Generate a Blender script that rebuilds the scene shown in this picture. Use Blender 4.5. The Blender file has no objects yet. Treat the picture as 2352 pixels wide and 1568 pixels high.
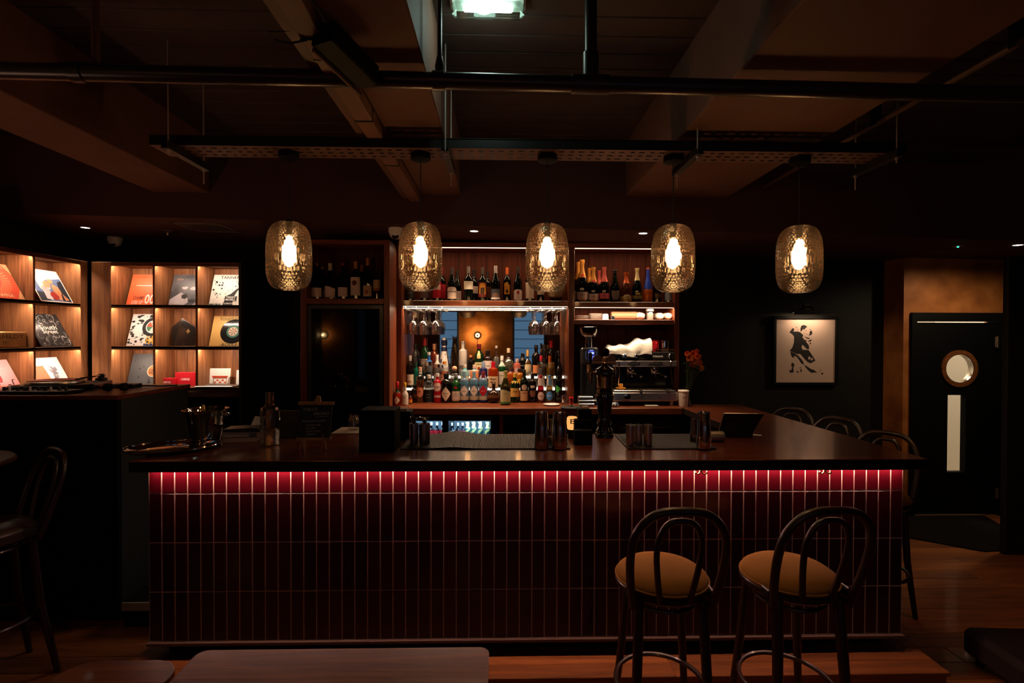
import bpy, bmesh, math, random
from mathutils import Vector, Matrix, geometry
RND = random.Random(11)
S = bpy.context.scene
COL = S.collection
PI = math.pi
# ------------------------------------------------------------------ camera
F = 1200.0                                     # focal length for a 2352 px wide frame
EYE = Vector((0, 0, 1.8))
M3 = (Matrix.Rotation(-math.radians(1.34), 3, 'Z') @ Matrix.Rotation(math.radians(90 - 0.668), 3, 'X')
      @ Matrix.Rotation(math.radians(0.15), 3, 'Z'))
cd = bpy.data.cameras.new('camera')
cam = bpy.data.objects.new('camera', cd)
COL.objects.link(cam)
cam.matrix_world = Matrix.Translation(EYE) @ M3.to_4x4()
cd.sensor_width = 36
cd.lens = 36 * F / 2352
cd.clip_start = 0.05
S.camera = cam
S.view_settings.view_transform = 'Standard'
S.view_settings.look = 'None'
S.view_settings.gamma = 1
S.view_settings.use_curve_mapping = False
S.view_settings.exposure = 0.0
S.cycles.caustics_refractive = False
S.cycles.caustics_reflective = False
S.cycles.sample_clamp_indirect = 4.0
S.cycles.max_bounces = 10
S.cycles.transparent_max_bounces = 24
w = bpy.data.worlds.new('dusk')
S.world = w
w.use_nodes = True
w.node_tree.nodes['Background'].inputs[0].default_value = (0.08, 0.15, 0.28, 1)
w.node_tree.nodes['Background'].inputs[1].default_value = 0.05


def light(name, kind, loc, power, col, size=0.1, target=None, spot=60, blend=.5, size_y=None, soft=None):
    d = bpy.data.lights.new(name, kind)
    d.energy = power
    d.color = col
    if kind == 'AREA':
        d.size = size
        if size_y:
            d.shape = 'RECTANGLE'
            d.size_y = size_y
    else:
        d.shadow_soft_size = size
    if kind == 'SPOT':
        d.spot_size = math.radians(spot)
        d.spot_blend = blend
    o = bpy.data.objects.new(name, d)
    COL.objects.link(o)
    o.location = loc
    if target is not None:
        o.rotation_euler = (Vector(target) - Vector(loc)).to_track_quat('-Z', 'Y').to_euler()
    return o


WARM = (1.0, .50, .20)
# sconces on the plaster wall behind the camera, and the ceiling spots of the front room
light('sconce_light', 'POINT', (-.56, -2.87, 1.80), 32, (1, .60, .24), .012)
light('sconce_light', 'POINT', (-4.0, -2.87, 1.80), 10, (1, .60, .24), .012)
# recessed spots
SPOTS = [  # px, py, power, target, angle
    ((196, 522), 9, None, 75), ((1089, 530), 75, None, 80), ((1477, 535), 75, None, 70), ((2338, 562), 44, None, 168)]
# ceiling spots over the front room (they hang on the ceiling nearer than the frame's edge)
light('front_spot', 'SPOT', (.75, 2.5, 3.34), 55, (1, .50, .20), .05, (.95, 2.4, .0), 62, .8)
light('front_spot', 'SPOT', (2.7, 2.05, 3.34), 80, (1, .50, .20), .05, (3.5, 4.4, .3), 62, .8)
light('left_beam_fill', 'SPOT', (-3.4, 1.2, 1.2), 26, (1, .55, .36), .05, (-2.5, 3.0, 2.92), 75, .8)  # unseen fill light, added to brighten the underside of the left beam
light('front_spot', 'SPOT', (-1.9, 2.3, 3.3), 6, (1, .52, .22), .05, (-2.1, 2.7, 0), 60, .8)


def ray(px, py):
    return M3 @ Vector(((px - 1176) / F, (784 - py) / F, -1))


def P(px, py, y):
    d = ray(px, py)
    return EYE + d * (y / d.y)


def PZ(px, py, z):
    d = ray(px, py)
    return EYE + d * ((z - EYE.z) / d.z)


def PX(px, py, x):
    d = ray(px, py)
    return EYE + d * (x / d.x)


def X(px, y, py=770):
    return P(px, py, y).x


def Z(py, y, px=1148):
    return P(px, py, y).z


# ------------------------------------------------------------------ geometry helpers
class G:
    def __init__(s):
        s.v = []
        s.f = []
        s.m = []
        s.s = []

    def add(s, vs, fs, mi=0, sm=False):
        o = len(s.v)
        s.v += [Vector(v) for v in vs]
        for f in fs:
            s.f.append([i + o for i in f])
            s.m.append(mi)
            s.s.append(sm)
        return s

    def box(s, x0, x1, y0, y1, z0, z1, b=0.0, mi=0):
        c = ((x0 + x1) / 2, (y0 + y1) / 2, (z0 + z1) / 2)
        h = (abs(x1 - x0) / 2, abs(y1 - y0) / 2, abs(z1 - z0) / 2)
        b = min(b, min(h) * .9)
        if b <= 0:
            vs = [(c[0] + i * h[0], c[1] + j * h[1], c[2] + k * h[2]) for i in (-1, 1) for j in (-1, 1) for k in (-1, 1)]
            return s.add(vs, [(0, 1, 3, 2), (4, 6, 7, 5), (0, 4, 5, 1), (2, 3, 7, 6), (0, 2, 6, 4), (1, 5, 7, 3)], mi)
        vs = []
        ix = {}
        for i in (-1, 1):
            for j in (-1, 1):
                for k in (-1, 1):
                    for a in range(3):
                        p = [i * (h[0] - b), j * (h[1] - b), k * (h[2] - b)]
                        p[a] = (i, j, k)[a] * h[a]
                        ix[(i, j, k, a)] = len(vs)
                        vs.append((c[0] + p[0], c[1] + p[1], c[2] + p[2]))
        fs = []
        q = ((-1, -1), (1, -1), (1, 1), (-1, 1))
        for a in range(3):
            for sg in (-1, 1):
                f = []
                for (u, v) in q:
                    t = [u, v]
                    t.insert(a, sg)
                    f.append(ix[(t[0], t[1], t[2], a)])
                fs.append(f)
        for a in range(3):
            o1, o2 = [t for t in range(3) if t != a]
            for u in (-1, 1):
                for v in (-1, 1):
                    def key(e, fa):
                        t = [0, 0, 0]
                        t[a] = e
                        t[o1] = u
                        t[o2] = v
                        return ix[(t[0], t[1], t[2], fa)]
                    fs.append([key(-1, o1), key(1, o1), key(1, o2), key(-1, o2)])
        for i in (-1, 1):
            for j in (-1, 1):
                for k in (-1, 1):
                    fs.append([ix[(i, j, k, 0)], ix[(i, j, k, 1)], ix[(i, j, k, 2)]])
        return s.add(vs, fs, mi)

    def lathe(s, prof, n=20, c=(0, 0, 0), mi=0, sm=True, rot=0.0, axis='z'):
        vs = []
        rings = []
        for r, z in prof:
            if r < 1e-6:
                rings.append([len(vs)])
                vs.append((0, 0, z))
            else:
                rings.append(list(range(len(vs), len(vs) + n)))
                for i in range(n):
                    a = rot + 2 * PI * i / n
                    vs.append((r * math.cos(a), r * math.sin(a), z))
        fs = []
        for A, B in zip(rings, rings[1:]):
            if len(A) == 1 and len(B) == 1:
                continue
            for i in range(n):
                j = (i + 1) % n
                if len(A) == 1:
                    fs.append([A[0], B[j], B[i]])
                elif len(B) == 1:
                    fs.append([A[i], A[j], B[0]])
                else:
                    fs.append([A[i], A[j], B[j], B[i]])
        if axis == 'y':
            vs = [(x, -z, y) for x, y, z in vs]
        elif axis == 'x':
            vs = [(z, y, -x) for x, y, z in vs]
        return s.add([(x + c[0], y + c[1], z + c[2]) for x, y, z in vs], fs, mi, sm)

    def cyl(s, c, r, z0, z1, n=16, mi=0, r2=None, axis='z', sm=True):
        r2 = r if r2 is None else r2
        return s.lathe([(0, z0), (r, z0), (r2, z1), (0, z1)], n, c, mi, sm, 0, axis)

    def tube(s, pts, r, n=8, closed=False, mi=0, caps=True):
        pts = [Vector(p) for p in pts]
        m = len(pts)
        rs = r if isinstance(r, (list, tuple)) else [r] * m
        tang = []
        for i in range(m):
            a = pts[(i - 1) % m] if (closed or i > 0) else pts[0]
            b = pts[(i + 1) % m] if (closed or i < m - 1) else pts[-1]
            tang.append((b - a).normalized())
        ref = Vector((0, 0, 1)) if abs(tang[0].z) < .9 else Vector((1, 0, 0))
        nrm = (ref - tang[0] * ref.dot(tang[0])).normalized()
        vs = []
        for i in range(m):
            nrm = (nrm - tang[i] * nrm.dot(tang[i])).normalized()
            bi = tang[i].cross(nrm)
            for k in range(n):
                a = 2 * PI * k / n
                vs.append(pts[i] + (nrm * math.cos(a) + bi * math.sin(a)) * rs[i])
        fs = []
        for i in range(m if closed else m - 1):
            j = (i + 1) % m
            for k in range(n):
                l = (k + 1) % n
                fs.append([i * n + k, i * n + l, j * n + l, j * n + k])
        s.add(vs, fs, mi, True)
        if caps and not closed:
            o = len(s.v) - len(vs)
            s.f.append([o + k for k in range(n)][::-1]); s.m.append(mi); s.s.append(False)
            s.f.append([o + (m - 1) * n + k for k in range(n)]); s.m.append(mi); s.s.append(False)
        return s

    def prism(s, poly, o, u, v, t, mi=0, holes=()):
        """poly (2D, in units of u and v about o), thickened along the vector t"""
        o, u, v, t = Vector(o), Vector(u), Vector(v), Vector(t)
        loops = [list(poly)] + [list(h) for h in holes]
        flat = [p for l in loops for p in l]
        tri = geometry.tessellate_polygon([[Vector((p[0], p[1], 0)) for p in l] for l in loops])
        n = len(flat)
        vs = [o + u * p[0] + v * p[1] for p in flat] + [o + u * p[0] + v * p[1] + t for p in flat]
        fs = [list(f) for f in tri] + [[i + n for i in reversed(f)] for f in tri]
        k = 0
        for l in loops:
            m = len(l)
            for i in range(m):
                j = (i + 1) % m
                fs.append([k + i, k + j, k + j + n, k + i + n])
            k += m
        return s.add(vs, fs, mi)

    def face(s, pts, mi=0):
        return s.add(pts, [list(range(len(pts)))], mi)

    def xf(s, M):
        s.v = [M @ v for v in s.v]
        return s

    def join(s, g, M=None, mi=0):
        o = len(s.v)
        s.v += [(M @ v if M else v) for v in g.v]
        s.f += [[i + o for i in f] for f in g.f]
        s.m += [a + mi for a in g.m]
        s.s += g.s
        return s


def mesh(name, g, mats):
    me = bpy.data.meshes.new(name)
    me.from_pydata([tuple(v) for v in g.v], [], g.f)
    if not isinstance(mats, (list, tuple)):
        mats = [mats]
    for m in mats:
        me.materials.append(m)
    me.polygons.foreach_set('material_index', g.m)
    me.polygons.foreach_set('use_smooth', g.s)
    bm = bmesh.new()
    bm.from_mesh(me)
    bmesh.ops.recalc_face_normals(bm, faces=bm.faces)
    bm.to_mesh(me)
    bm.free()
    if any(g.s):
        me.set_sharp_from_angle(angle=math.radians(38))
    me.update()
    return me


def obj(name, g, mats, parent=None, loc=None, rot=None, label=None):
    me = g if isinstance(g, bpy.types.Mesh) else mesh(name, g, mats)
    o = bpy.data.objects.new(name, me)
    COL.objects.link(o)
    if parent:
        o.parent = parent
    if loc is not None:
        o.location = loc
    if rot is not None:
        o.rotation_euler = rot
    if label:
        o['label'] = label
    return o


def thing(name, label, cat, loc=(0, 0, 0), rz=0, group=None):
    o = bpy.data.objects.new(name, None)
    COL.objects.link(o)
    o.location = loc
    o.rotation_euler = (0, 0, rz)
    o.empty_display_size = .05
    return tag(o, label, cat, group)


def tag(o, label, cat, group=None):
    o['label'] = label
    o['category'] = cat
    if group:
        o['group'] = group
    return o


def struct(name, g, mats, parent=None, label=None):
    o = obj(name, g, mats, parent, None, None, label)
    o['kind'] = 'structure'
    return o


def copy_tree(o, parent=None):
    c = o.copy()
    COL.objects.link(c)
    if parent:
        c.parent = parent
    for ch in list(o.children):
        copy_tree(ch, c)
    return c


def clone(root, loc, rz=0, label=None, group=None):
    c = copy_tree(root)
    c.location = loc
    c.rotation_euler = (0, 0, rz)
    if label:
        c['label'] = label
    if group:
        c['group'] = group
    return c


TXT = {}


def text2d(body, bold=0.0, width=None):
    """triangles of a word in flat letters: height of a capital about 1, centred"""
    key = (body, bold, width)
    if key in TXT:
        return TXT[key]
    c = bpy.data.curves.new('letters', 'FONT')
    c.body = body
    c.size = 1.4
    c.align_x = 'CENTER'
    c.align_y = 'CENTER'
    c.offset = bold
    c.resolution_u = 2
    t = bpy.data.objects.new('letters', c)
    COL.objects.link(t)
    dg = bpy.context.evaluated_depsgraph_get()
    me = bpy.data.meshes.new_from_object(t.evaluated_get(dg))
    vs = [(v.co.x, v.co.y) for v in me.vertices]
    fs = [list(p.vertices) for p in me.polygons]
    bpy.data.objects.remove(t)
    bpy.data.curves.remove(c)
    bpy.data.meshes.remove(me)
    if vs:
        x0, x1 = min(v[0] for v in vs), max(v[0] for v in vs)
        y0, y1 = min(v[1] for v in vs), max(v[1] for v in vs)
        k = (width / (x1 - x0)) if width else 1
        vs = [((v[0] - (x0 + x1) / 2) * k, v[1] - (y0 + y1) / 2) for v in vs]
    TXT[key] = (vs, fs)
    return TXT[key]


def text_on(g, body, o, u, v, size, width=None, mi=0, bold=.02):
    """letters lying in the plane o + u*x + v*y, letter height size, word width width (m)"""
    vs, fs = text2d(body, bold, (width / size) if width else None)
    o, u, v = Vector(o), Vector(u), Vector(v)
    g.add([o + u * (a * size) + v * (b * size) for a, b in vs], fs, mi)
    return g


def disc(r, n=24, cx=0, cy=0, ry=None, a0=0):
    ry = ry or r
    return [(cx + r * math.cos(a0 + 2 * PI * i / n), cy + ry * math.sin(a0 + 2 * PI * i / n)) for i in range(n)]


# ------------------------------------------------------------------ materials
MATS = {}


def lin(h):
    h = h.lstrip('#')
    c = [int(h[i:i + 2], 16) / 255 for i in (0, 2, 4)]
    return tuple((x / 12.92 if x <= .04045 else ((x + .055) / 1.055) ** 2.4) for x in c)


def mat(name, col=(.5, .5, .5), rough=.5, metal=0, spec=.5, coat=0, trans=0, ior=1.45, em=None, es=0,
        noise=None, bump=None, vary=0, sheen=0):
    if name in MATS:
        return MATS[name]
    m = bpy.data.materials.new(name)
    m.use_nodes = True
    nt = m.node_tree
    b = nt.nodes['Principled BSDF']
    if isinstance(col, str):
        col = lin(col)
    b.inputs['Base Color'].default_value = (*col, 1)
    b.inputs['Roughness'].default_value = rough
    b.inputs['Metallic'].default_value = metal
    b.inputs['Specular IOR Level'].default_value = spec
    b.inputs['Coat Weight'].default_value = coat
    b.inputs['Coat Roughness'].default_value = .06
    b.inputs['Transmission Weight'].default_value = trans
    b.inputs['IOR'].default_value = ior
    b.inputs['Sheen Weight'].default_value = sheen
    if em:
        b.inputs['Emission Color'].default_value = (*(lin(em) if isinstance(em, str) else em), 1)
        b.inputs['Emission Strength'].default_value = es
    tc = nt.nodes.new('ShaderNodeTexCoord')
    src = None
    if noise:      # (scale, colour2, contrast)
        n = nt.nodes.new('ShaderNodeTexNoise')
        n.inputs['Scale'].default_value = noise[0]
        n.inputs['Detail'].default_value = 5
        r = nt.nodes.new('ShaderNodeValToRGB')
        r.color_ramp.elements[0].position = .5 - noise[2]
        r.color_ramp.elements[1].position = .5 + noise[2]
        r.color_ramp.elements[0].color = (*col, 1)
        c2 = lin(noise[1]) if isinstance(noise[1], str) else noise[1]
        r.color_ramp.elements[1].color = (*c2, 1)
        nt.links.new(tc.outputs['Object'], n.inputs['Vector'])
        nt.links.new(n.outputs['Fac'], r.inputs['Fac'])
        src = r.outputs['Color']
    if vary:
        oi = nt.nodes.new('ShaderNodeObjectInfo')
        mr = nt.nodes.new('ShaderNodeMapRange')
        mr.inputs['To Min'].default_value = 1 - vary
        mr.inputs['To Max'].default_value = 1 + vary
        nt.links.new(oi.outputs['Random'], mr.inputs['Value'])
        hs = nt.nodes.new('ShaderNodeHueSaturation')
        hs.inputs['Color'].default_value = (*col, 1)
        nt.links.new(mr.outputs[0], hs.inputs['Value'])
        if src:
            nt.links.new(src, hs.inputs['Color'])
        src = hs.outputs['Color']
    if src:
        nt.links.new(src, b.inputs['Base Color'])
    if bump:       # (scale, strength)
        n = nt.nodes.new('ShaderNodeTexNoise')
        n.inputs['Scale'].default_value = bump[0]
        n.inputs['Detail'].default_value = 4
        bp = nt.nodes.new('ShaderNodeBump')
        bp.inputs['Strength'].default_value = bump[1]
        bp.inputs['Distance'].default_value = .01
        nt.links.new(tc.outputs['Object'], n.inputs['Vector'])
        nt.links.new(n.outputs['Fac'], bp.inputs['Height'])
        nt.links.new(bp.outputs['Normal'], b.inputs['Normal'])
    MATS[name] = m
    return m


def wood(name, c1, c2, grain=(1, 1, 1), rough=.45, coat=0, scale=9, spec=.4, vary=.12, bstr=.15):
    """grain: scale of the noise per axis (small along the fibre)"""
    if name in MATS:
        return MATS[name]
    m = mat(name, c1, rough, 0, spec, coat)
    nt = m.node_tree
    b = nt.nodes['Principled BSDF']
    tc = nt.nodes.new('ShaderNodeTexCoord')
    oi = nt.nodes.new('ShaderNodeObjectInfo')
    off = nt.nodes.new('ShaderNodeVectorMath')
    off.operation = 'SCALE'
    cx = nt.nodes.new('ShaderNodeCombineXYZ')
    for k in range(3):
        nt.links.new(oi.outputs['Random'], cx.inputs[k])
    nt.links.new(cx.outputs[0], off.inputs[0])
    off.inputs['Scale'].default_value = 13.0
    ad = nt.nodes.new('ShaderNodeVectorMath')
    nt.links.new(tc.outputs['Object'], ad.inputs[0])
    nt.links.new(off.outputs[0], ad.inputs[1])
    mp = nt.nodes.new('ShaderNodeMapping')
    mp.inputs['Scale'].default_value = grain
    nt.links.new(ad.outputs[0], mp.inputs['Vector'])
    n = nt.nodes.new('ShaderNodeTexNoise')
    n.inputs['Scale'].default_value = scale
    n.inputs['Detail'].default_value = 8
    n.inputs['Roughness'].default_value = .62
    n.inputs['Distortion'].default_value = .6
    nt.links.new(mp.outputs[0], n.inputs['Vector'])
    r = nt.nodes.new('ShaderNodeValToRGB')
    r.color_ramp.elements[0].position = .32
    r.color_ramp.elements[1].position = .68
    r.color_ramp.elements[0].color = (*(lin(c1) if isinstance(c1, str) else c1), 1)
    r.color_ramp.elements[1].color = (*(lin(c2) if isinstance(c2, str) else c2), 1)
    nt.links.new(n.outputs['Fac'], r.inputs['Fac'])
    hs = nt.nodes.new('ShaderNodeHueSaturation')
    mr = nt.nodes.new('ShaderNodeMapRange')
    mr.inputs['To Min'].default_value = 1 - vary
    mr.inputs['To Max'].default_value = 1 + vary
    nt.links.new(oi.outputs['Random'], mr.inputs['Value'])
    nt.links.new(mr.outputs[0], hs.inputs['Value'])
    nt.links.new(r.outputs['Color'], hs.inputs['Color'])
    nt.links.new(hs.outputs['Color'], b.inputs['Base Color'])
    bp = nt.nodes.new('ShaderNodeBump')
    bp.inputs['Strength'].default_value = bstr
    bp.inputs['Distance'].default_value = .004
    nt.links.new(n.outputs['Fac'], bp.inputs['Height'])
    nt.links.new(bp.outputs['Normal'], b.inputs['Normal'])
    return m


def emis(name, col, strength):
    if name in MATS:
        return MATS[name]
    m = bpy.data.materials.new(name)
    m.use_nodes = True
    nt = m.node_tree
    nt.nodes.clear()
    e = nt.nodes.new('ShaderNodeEmission')
    e.inputs[0].default_value = (*(lin(col) if isinstance(col, str) else col), 1)
    e.inputs[1].default_value = strength
    o = nt.nodes.new('ShaderNodeOutputMaterial')
    nt.links.new(e.outputs[0], o.inputs[0])
    MATS[name] = m
    return m


def thin(name, tint=(1, 1, 1), refl=.08, rough=.02, refr=0.0, edge=.6, haze=0.0):
    """thin-walled glass: clear (tinted) with a mirror sheen that grows towards the edge;
    refr mixes in real refraction for heavy or dimpled glass"""
    if name in MATS:
        return MATS[name]
    m = bpy.data.materials.new(name)
    m.use_nodes = True
    nt = m.node_tree
    nt.nodes.clear()
    o = nt.nodes.new('ShaderNodeOutputMaterial')
    t = nt.nodes.new('ShaderNodeBsdfTransparent')
    t.inputs[0].default_value = (*tint, 1)
    gl = nt.nodes.new('ShaderNodeBsdfGlossy')
    gl.inputs['Roughness'].default_value = rough
    lw = nt.nodes.new('ShaderNodeLayerWeight')
    lw.inputs['Blend'].default_value = .35
    mr = nt.nodes.new('ShaderNodeMapRange')
    mr.inputs['To Min'].default_value = refl
    mr.inputs['To Max'].default_value = edge
    nt.links.new(lw.outputs['Facing'], mr.inputs['Value'])
    mx = nt.nodes.new('ShaderNodeMixShader')
    first = t.outputs[0]
    if refr:
        rf = nt.nodes.new('ShaderNodeBsdfRefraction')
        rf.inputs['Color'].default_value = (*tint, 1)
        rf.inputs['IOR'].default_value = 1.3
        rf.inputs['Roughness'].default_value = .0
        m2 = nt.nodes.new('ShaderNodeMixShader')
        m2.inputs[0].default_value = refr
        nt.links.new(t.outputs[0], m2.inputs[1])
        nt.links.new(rf.outputs[0], m2.inputs[2])
        first = m2.outputs[0]
    if haze:
        tl = nt.nodes.new('ShaderNodeBsdfTranslucent')
        tl.inputs['Color'].default_value = (.75, .48, .28, 1)
        m3 = nt.nodes.new('ShaderNodeMixShader')
        m3.inputs[0].default_value = haze
        nt.links.new(first, m3.inputs[1])
        nt.links.new(tl.outputs[0], m3.inputs[2])
        first = m3.outputs[0]
    nt.links.new(mr.outputs[0], mx.inputs[0])
    nt.links.new(first, mx.inputs[1])
    nt.links.new(gl.outputs[0], mx.inputs[2])
    nt.links.new(mx.outputs[0], o.inputs[0])
    MATS[name] = m
    return m


blackpaint = mat('black_paint', (.0022, .0026, .0026), .6, 0, .15, bump=(40, .05))
darkgreen = mat('dark_green_paint', (.012, .017, .013), .5, bump=(60, .08))
ceilpaint = mat('dark_ceiling_paint', (.045, .027, .021), .7, noise=(3, (.03, .018, .014), .25), bump=(30, .1))
beampaint = mat('beam_paint', (.16, .075, .05), .75, noise=(4, (.12, .055, .035), .25), bump=(50, .1))
steelblack = mat('black_steel', (.012, .011, .010), .38, .3)
chrome = mat('chrome', (.75, .72, .68), .08, 1)
brushed = mat('brushed_steel', (.55, .5, .46), .28, 1)
brass = mat('brass', (.75, .45, .15), .25, 1)
copper = mat('copper_metal', (.6, .3, .14), .3, 1)
blackplastic = mat('black_plastic', (.01, .01, .01), .35)
blackrubber = mat('black_rubber', (.012, .012, .012), .6)
whitepaint = mat('white_paint', (.85, .82, .78), .45)
cream = mat('cream_paper', (.72, .62, .5), .7)
whitepaper = mat('white_paper', (.78, .74, .7), .7)
inkblack = mat('black_ink', (.012, .011, .011), .6)
inkwhite = mat('white_ink', (.8, .77, .72), .6)
inkred = mat('red_ink', (.55, .02, .03), .5)
oak = wood('oak_shelf', '#623b24', '#a06b44', (9, 9, .5), .5, 0, 4, .35, .08)
oakh = wood('oak_shelf_lengthwise', '#4a2d17', '#7a5029', (.6, 7, 7), .5, 0, 4, .35, .08)
walnut = wood('walnut_upright', '#4a2110', '#7d3c1c', (9, 9, .5), .42, .1, 4, .4, .08)
walnuth = wood('walnut_lengthwise', '#4a2110', '#85421f', (.5, 9, 9), .4, .15, 4, .4, .08)
counterwood = wood('counter_wood', '#3a180b', '#66301a', (.5, 8, 8), .27, .25, 4, .5, 0, .05)
floorwood = wood('floor_boards', '#5a3015', '#8f552a', (.7, 9, 9), .5, .05, 3, .4, .25)
bentwood = wood('dark_bentwood', '#160b07', '#2a140b', (6, 6, 1), .38, .15, 4, .45, .1)
plaster = mat('copper_plaster', (.24, .080, .018), .5, .2, noise=(4.5, (.42, .155, .04), .15), bump=(20, .15))
# ------------------------------------------------------------------ the room
ZC = 3.35


def zs(x):            # the lowered ceiling at the back runs slightly out of level
    return 2.672 - .0195 * x


YF, YB, YD = 4.2, 5.42, 5.15
g = G().box(-4.4, 5.8, -3.2, 5.9, -.12, -.02)
floor = struct('floor', g, mat('subfloor', (.03, .018, .012), .8))
bl = [1.7, 1.9, 1.5, 2.1]
for r in range(33):
    y0 = .85 + r * .14
    x = -4.2 - (r * .73) % 1.4
    k = r
    while x < 5.4:
        L = bl[k % 4]
        k += 1
        dy = RND.uniform(-.0008, .0008)
        xa, xb = max(x, -4.2), min(x + L, 5.4)
        hid = (xb < 2.0 and xa > -1.7 and y0 > 2.7) or (xb < -2.5 and y0 > 3.3) or (xb < 1.2 and xa > -1.6 and y0 > 2.6)
        if xb - xa > .1 and not hid and y0 < 5.2:
            obj('plank', G().box(xa + .0012, xb - .0012, y0 + .0012, y0 + .1388, -.02, dy, .0015), floorwood, floor)
        x += L
g = G()
g.prism([(2.92, 5.1), (4.85, 5.1), (4.6, 4.3), (4.05, 4.25)], (0, 0, .001), (1, 0, 0), (0, 1, 0), (0, 0, .012))
mt = obj('door_mat', g, mat('coir_mat', (.009, .007, .006), .95, 0, .1, bump=(300, .6)))
tag(mt, 'black coarse entrance mat on the boards before the porthole door', 'mat')

g = G().box(-4.4, 5.8, -3.2, 5.9, ZC + .03, ZC + .12)
ceiling = struct('ceiling', g, ceilpaint)
for bay in ((-2.3, -.72), (-.31, 1.0), (1.84, 5.4), (-4.2, -2.74)):
    for k in range(15):
        y0 = 1.72 + k * .166
        obj('ceiling_plank', G().box(bay[0] - .03, bay[1] + .03, y0 + .003, y0 + .163, ZC, ZC + .03, .004), ceilpaint, ceiling)
# beams and fascia
for nm, x0, x1 in (('beam', -2.73, -2.3), ('beam', -.63, -.316), ('beam', 1.01, 1.84)):
    struct('trim_1' if x0 < -2 else 'trim_2' if x0 < 0 else 'trim_3', G().box(x0, x1, -3.1, YF, 2.92, ZC + .03, .006), beampaint)
g = G()
xl, xr = -4.3, 5.6
vs = []
for x in (xl, xr):
    for y in (YF, 5.8):
        for z in (zs(x), 3.4):
            vs.append((x, y, z))
g.add(vs, [(0, 1, 3, 2), (4, 6, 7, 5), (0, 4, 5, 1), (2, 3, 7, 6), (0, 2, 6, 4), (1, 5, 7, 3)])
struct('ceiling_soffit', g, mat('soffit_paint', (.085, .038, .036), .85, 0, .15, noise=(2, (.06, .028, .026), .3)))
wallpaint = mat('wall_green_black', (.010, .010, .008), .6, 0, .25, noise=(5, (.007, .007, .006), .3), bump=(40, .1))
struct('wall_left', G().box(-4.3, -4.06, -3.1, 5.6, 0, 3.4), wallpaint)
struct('wall_back', G().box(-4.3, X(2028, YB) + .02, YB, 5.6, 0, 3.2), wallpaint)
# the bright wall around the door
xg0, xg1 = X(2075, YD), 5.5
dx0, dx1 = X(2090, YD), X(2303, YD)
ztop = Z(712, YD) - .01
g = G().box(xg0, dx0, YD, 5.6, 0, 2.75).box(dx0, dx1, YD, YD + .2, ztop, 2.75).box(dx1, xg1, YD, YD + .2, 0, 2.75)
wb2 = struct('wall_back', g, plaster)
wb2.name = 'wall_door'
struct('wall_right', G().box(5.3, 5.5, -3.1, 5.4, 0, 3.4), wallpaint)
struct('wall_side', G().box(X(2300, 4.24), 5.4, 4.19, 4.24, 0, Z(589, 4.19, 2330), .01), wallpaint)
# door with its frame
d3 = struct('door_1', G(), blackpaint) if False else None
fw = .05
g = G().box(dx0, dx0 + fw, YD - .03, YD + .12, 0, ztop).box(dx1 - fw, dx1, YD - .03, YD + .12, 0, ztop).box(dx0 + fw, dx1 - fw, YD - .03, YD + .12, ztop - .085, ztop)
door = struct('door_1', g, blackpaint)
lx0, lx1, lz1 = dx0 + fw + .01, dx1 - fw - .006, Z(737.5, YD)
pc = P(2202, 846, YD)
s0, s1 = P(2177, 907, YD), P(2214, 1083, YD)
hole1 = disc(.158, 36, pc.x, pc.z)
hole2 = [(s0.x, s0.z), (s1.x, s0.z), (s1.x, s1.z), (s0.x, s1.z)]
g = G().prism([(lx0, .01), (lx1, .01), (lx1, lz1), (lx0, lz1)], (0, YD + .0, 0), (1, 0, 0), (0, 0, 1), (0, .05, 0), 0, [hole1, hole2])
obj('door_leaf', g, blackpaint, door)
g = G().prism(disc(.186, 40, pc.x, pc.z), (0, YD - .018, 0), (1, 0, 0), (0, 0, 1), (0, .018, 0), 0, [disc(.146, 40, pc.x, pc.z)])
ring = obj('porthole_ring', g, wood('porthole_wood', '#5a3018', '#85522d', (3, 3, 3), .4, .2), door, None, None, 'round brown porthole ring')
g = G().lathe([(.140, .004), (.152, .004), (.15, -.06), (.140, -.06), (.137, -.03), (.140, .004)], 36, (pc.x, YD - .01, pc.z), 0, True, 0, 'y')
g.xf(Matrix.Identity(4))
obj('porthole_rim', g, chrome, ring)
g = G().prism(disc(.146, 36, pc.x, pc.z), (0, YD + .025, 0), (1, 0, 0), (0, 0, 1), (0, .004, 0))
pglass = obj('porthole_pane', g, thin('door_glass', (.95, .93, .88), .03, .02, 0, .3), ring)
g = G()
for i in range(-10, 11):
    t = i * .0135
    h = math.sqrt(max(.144 ** 2 - t * t, 0))
    g.box(pc.x + t - .0003, pc.x + t + .0003, YD + .0295, YD + .0305, pc.z - h, pc.z + h)
    g.box(pc.x - h, pc.x + h, YD + .0295, YD + .0305, pc.z + t - .0003, pc.z + t + .0003)
o = obj('wire_mesh', g, mat('wire', (.4, .36, .3), .4, .3), ring)
o['kind'] = 'stuff'
g = G().box(s0.x, s1.x, YD + .025, YD + .029, s1.z, s0.z)
obj('slot_pane', g, MATS['door_glass'], door)
g = G().box(s0.x - .012, s1.x + .02, YD - .012, YD - .002, s1.z - .03, s1.z).box(s1.x, s1.x + .03, YD - .012, YD - .002, s1.z, s0.z + .015)
obj('slot_frame', g, blackpaint, door)
for py in (785, 1132):
    p = P(2291, py, YD - .03)
    obj('hinge', G().cyl((p.x, p.y, p.z), .012, -.055, .055, 10).box(p.x - .02, p.x + .02, p.y + .005, p.y + .01, p.z - .05, p.z + .05), brushed, door)
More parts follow.
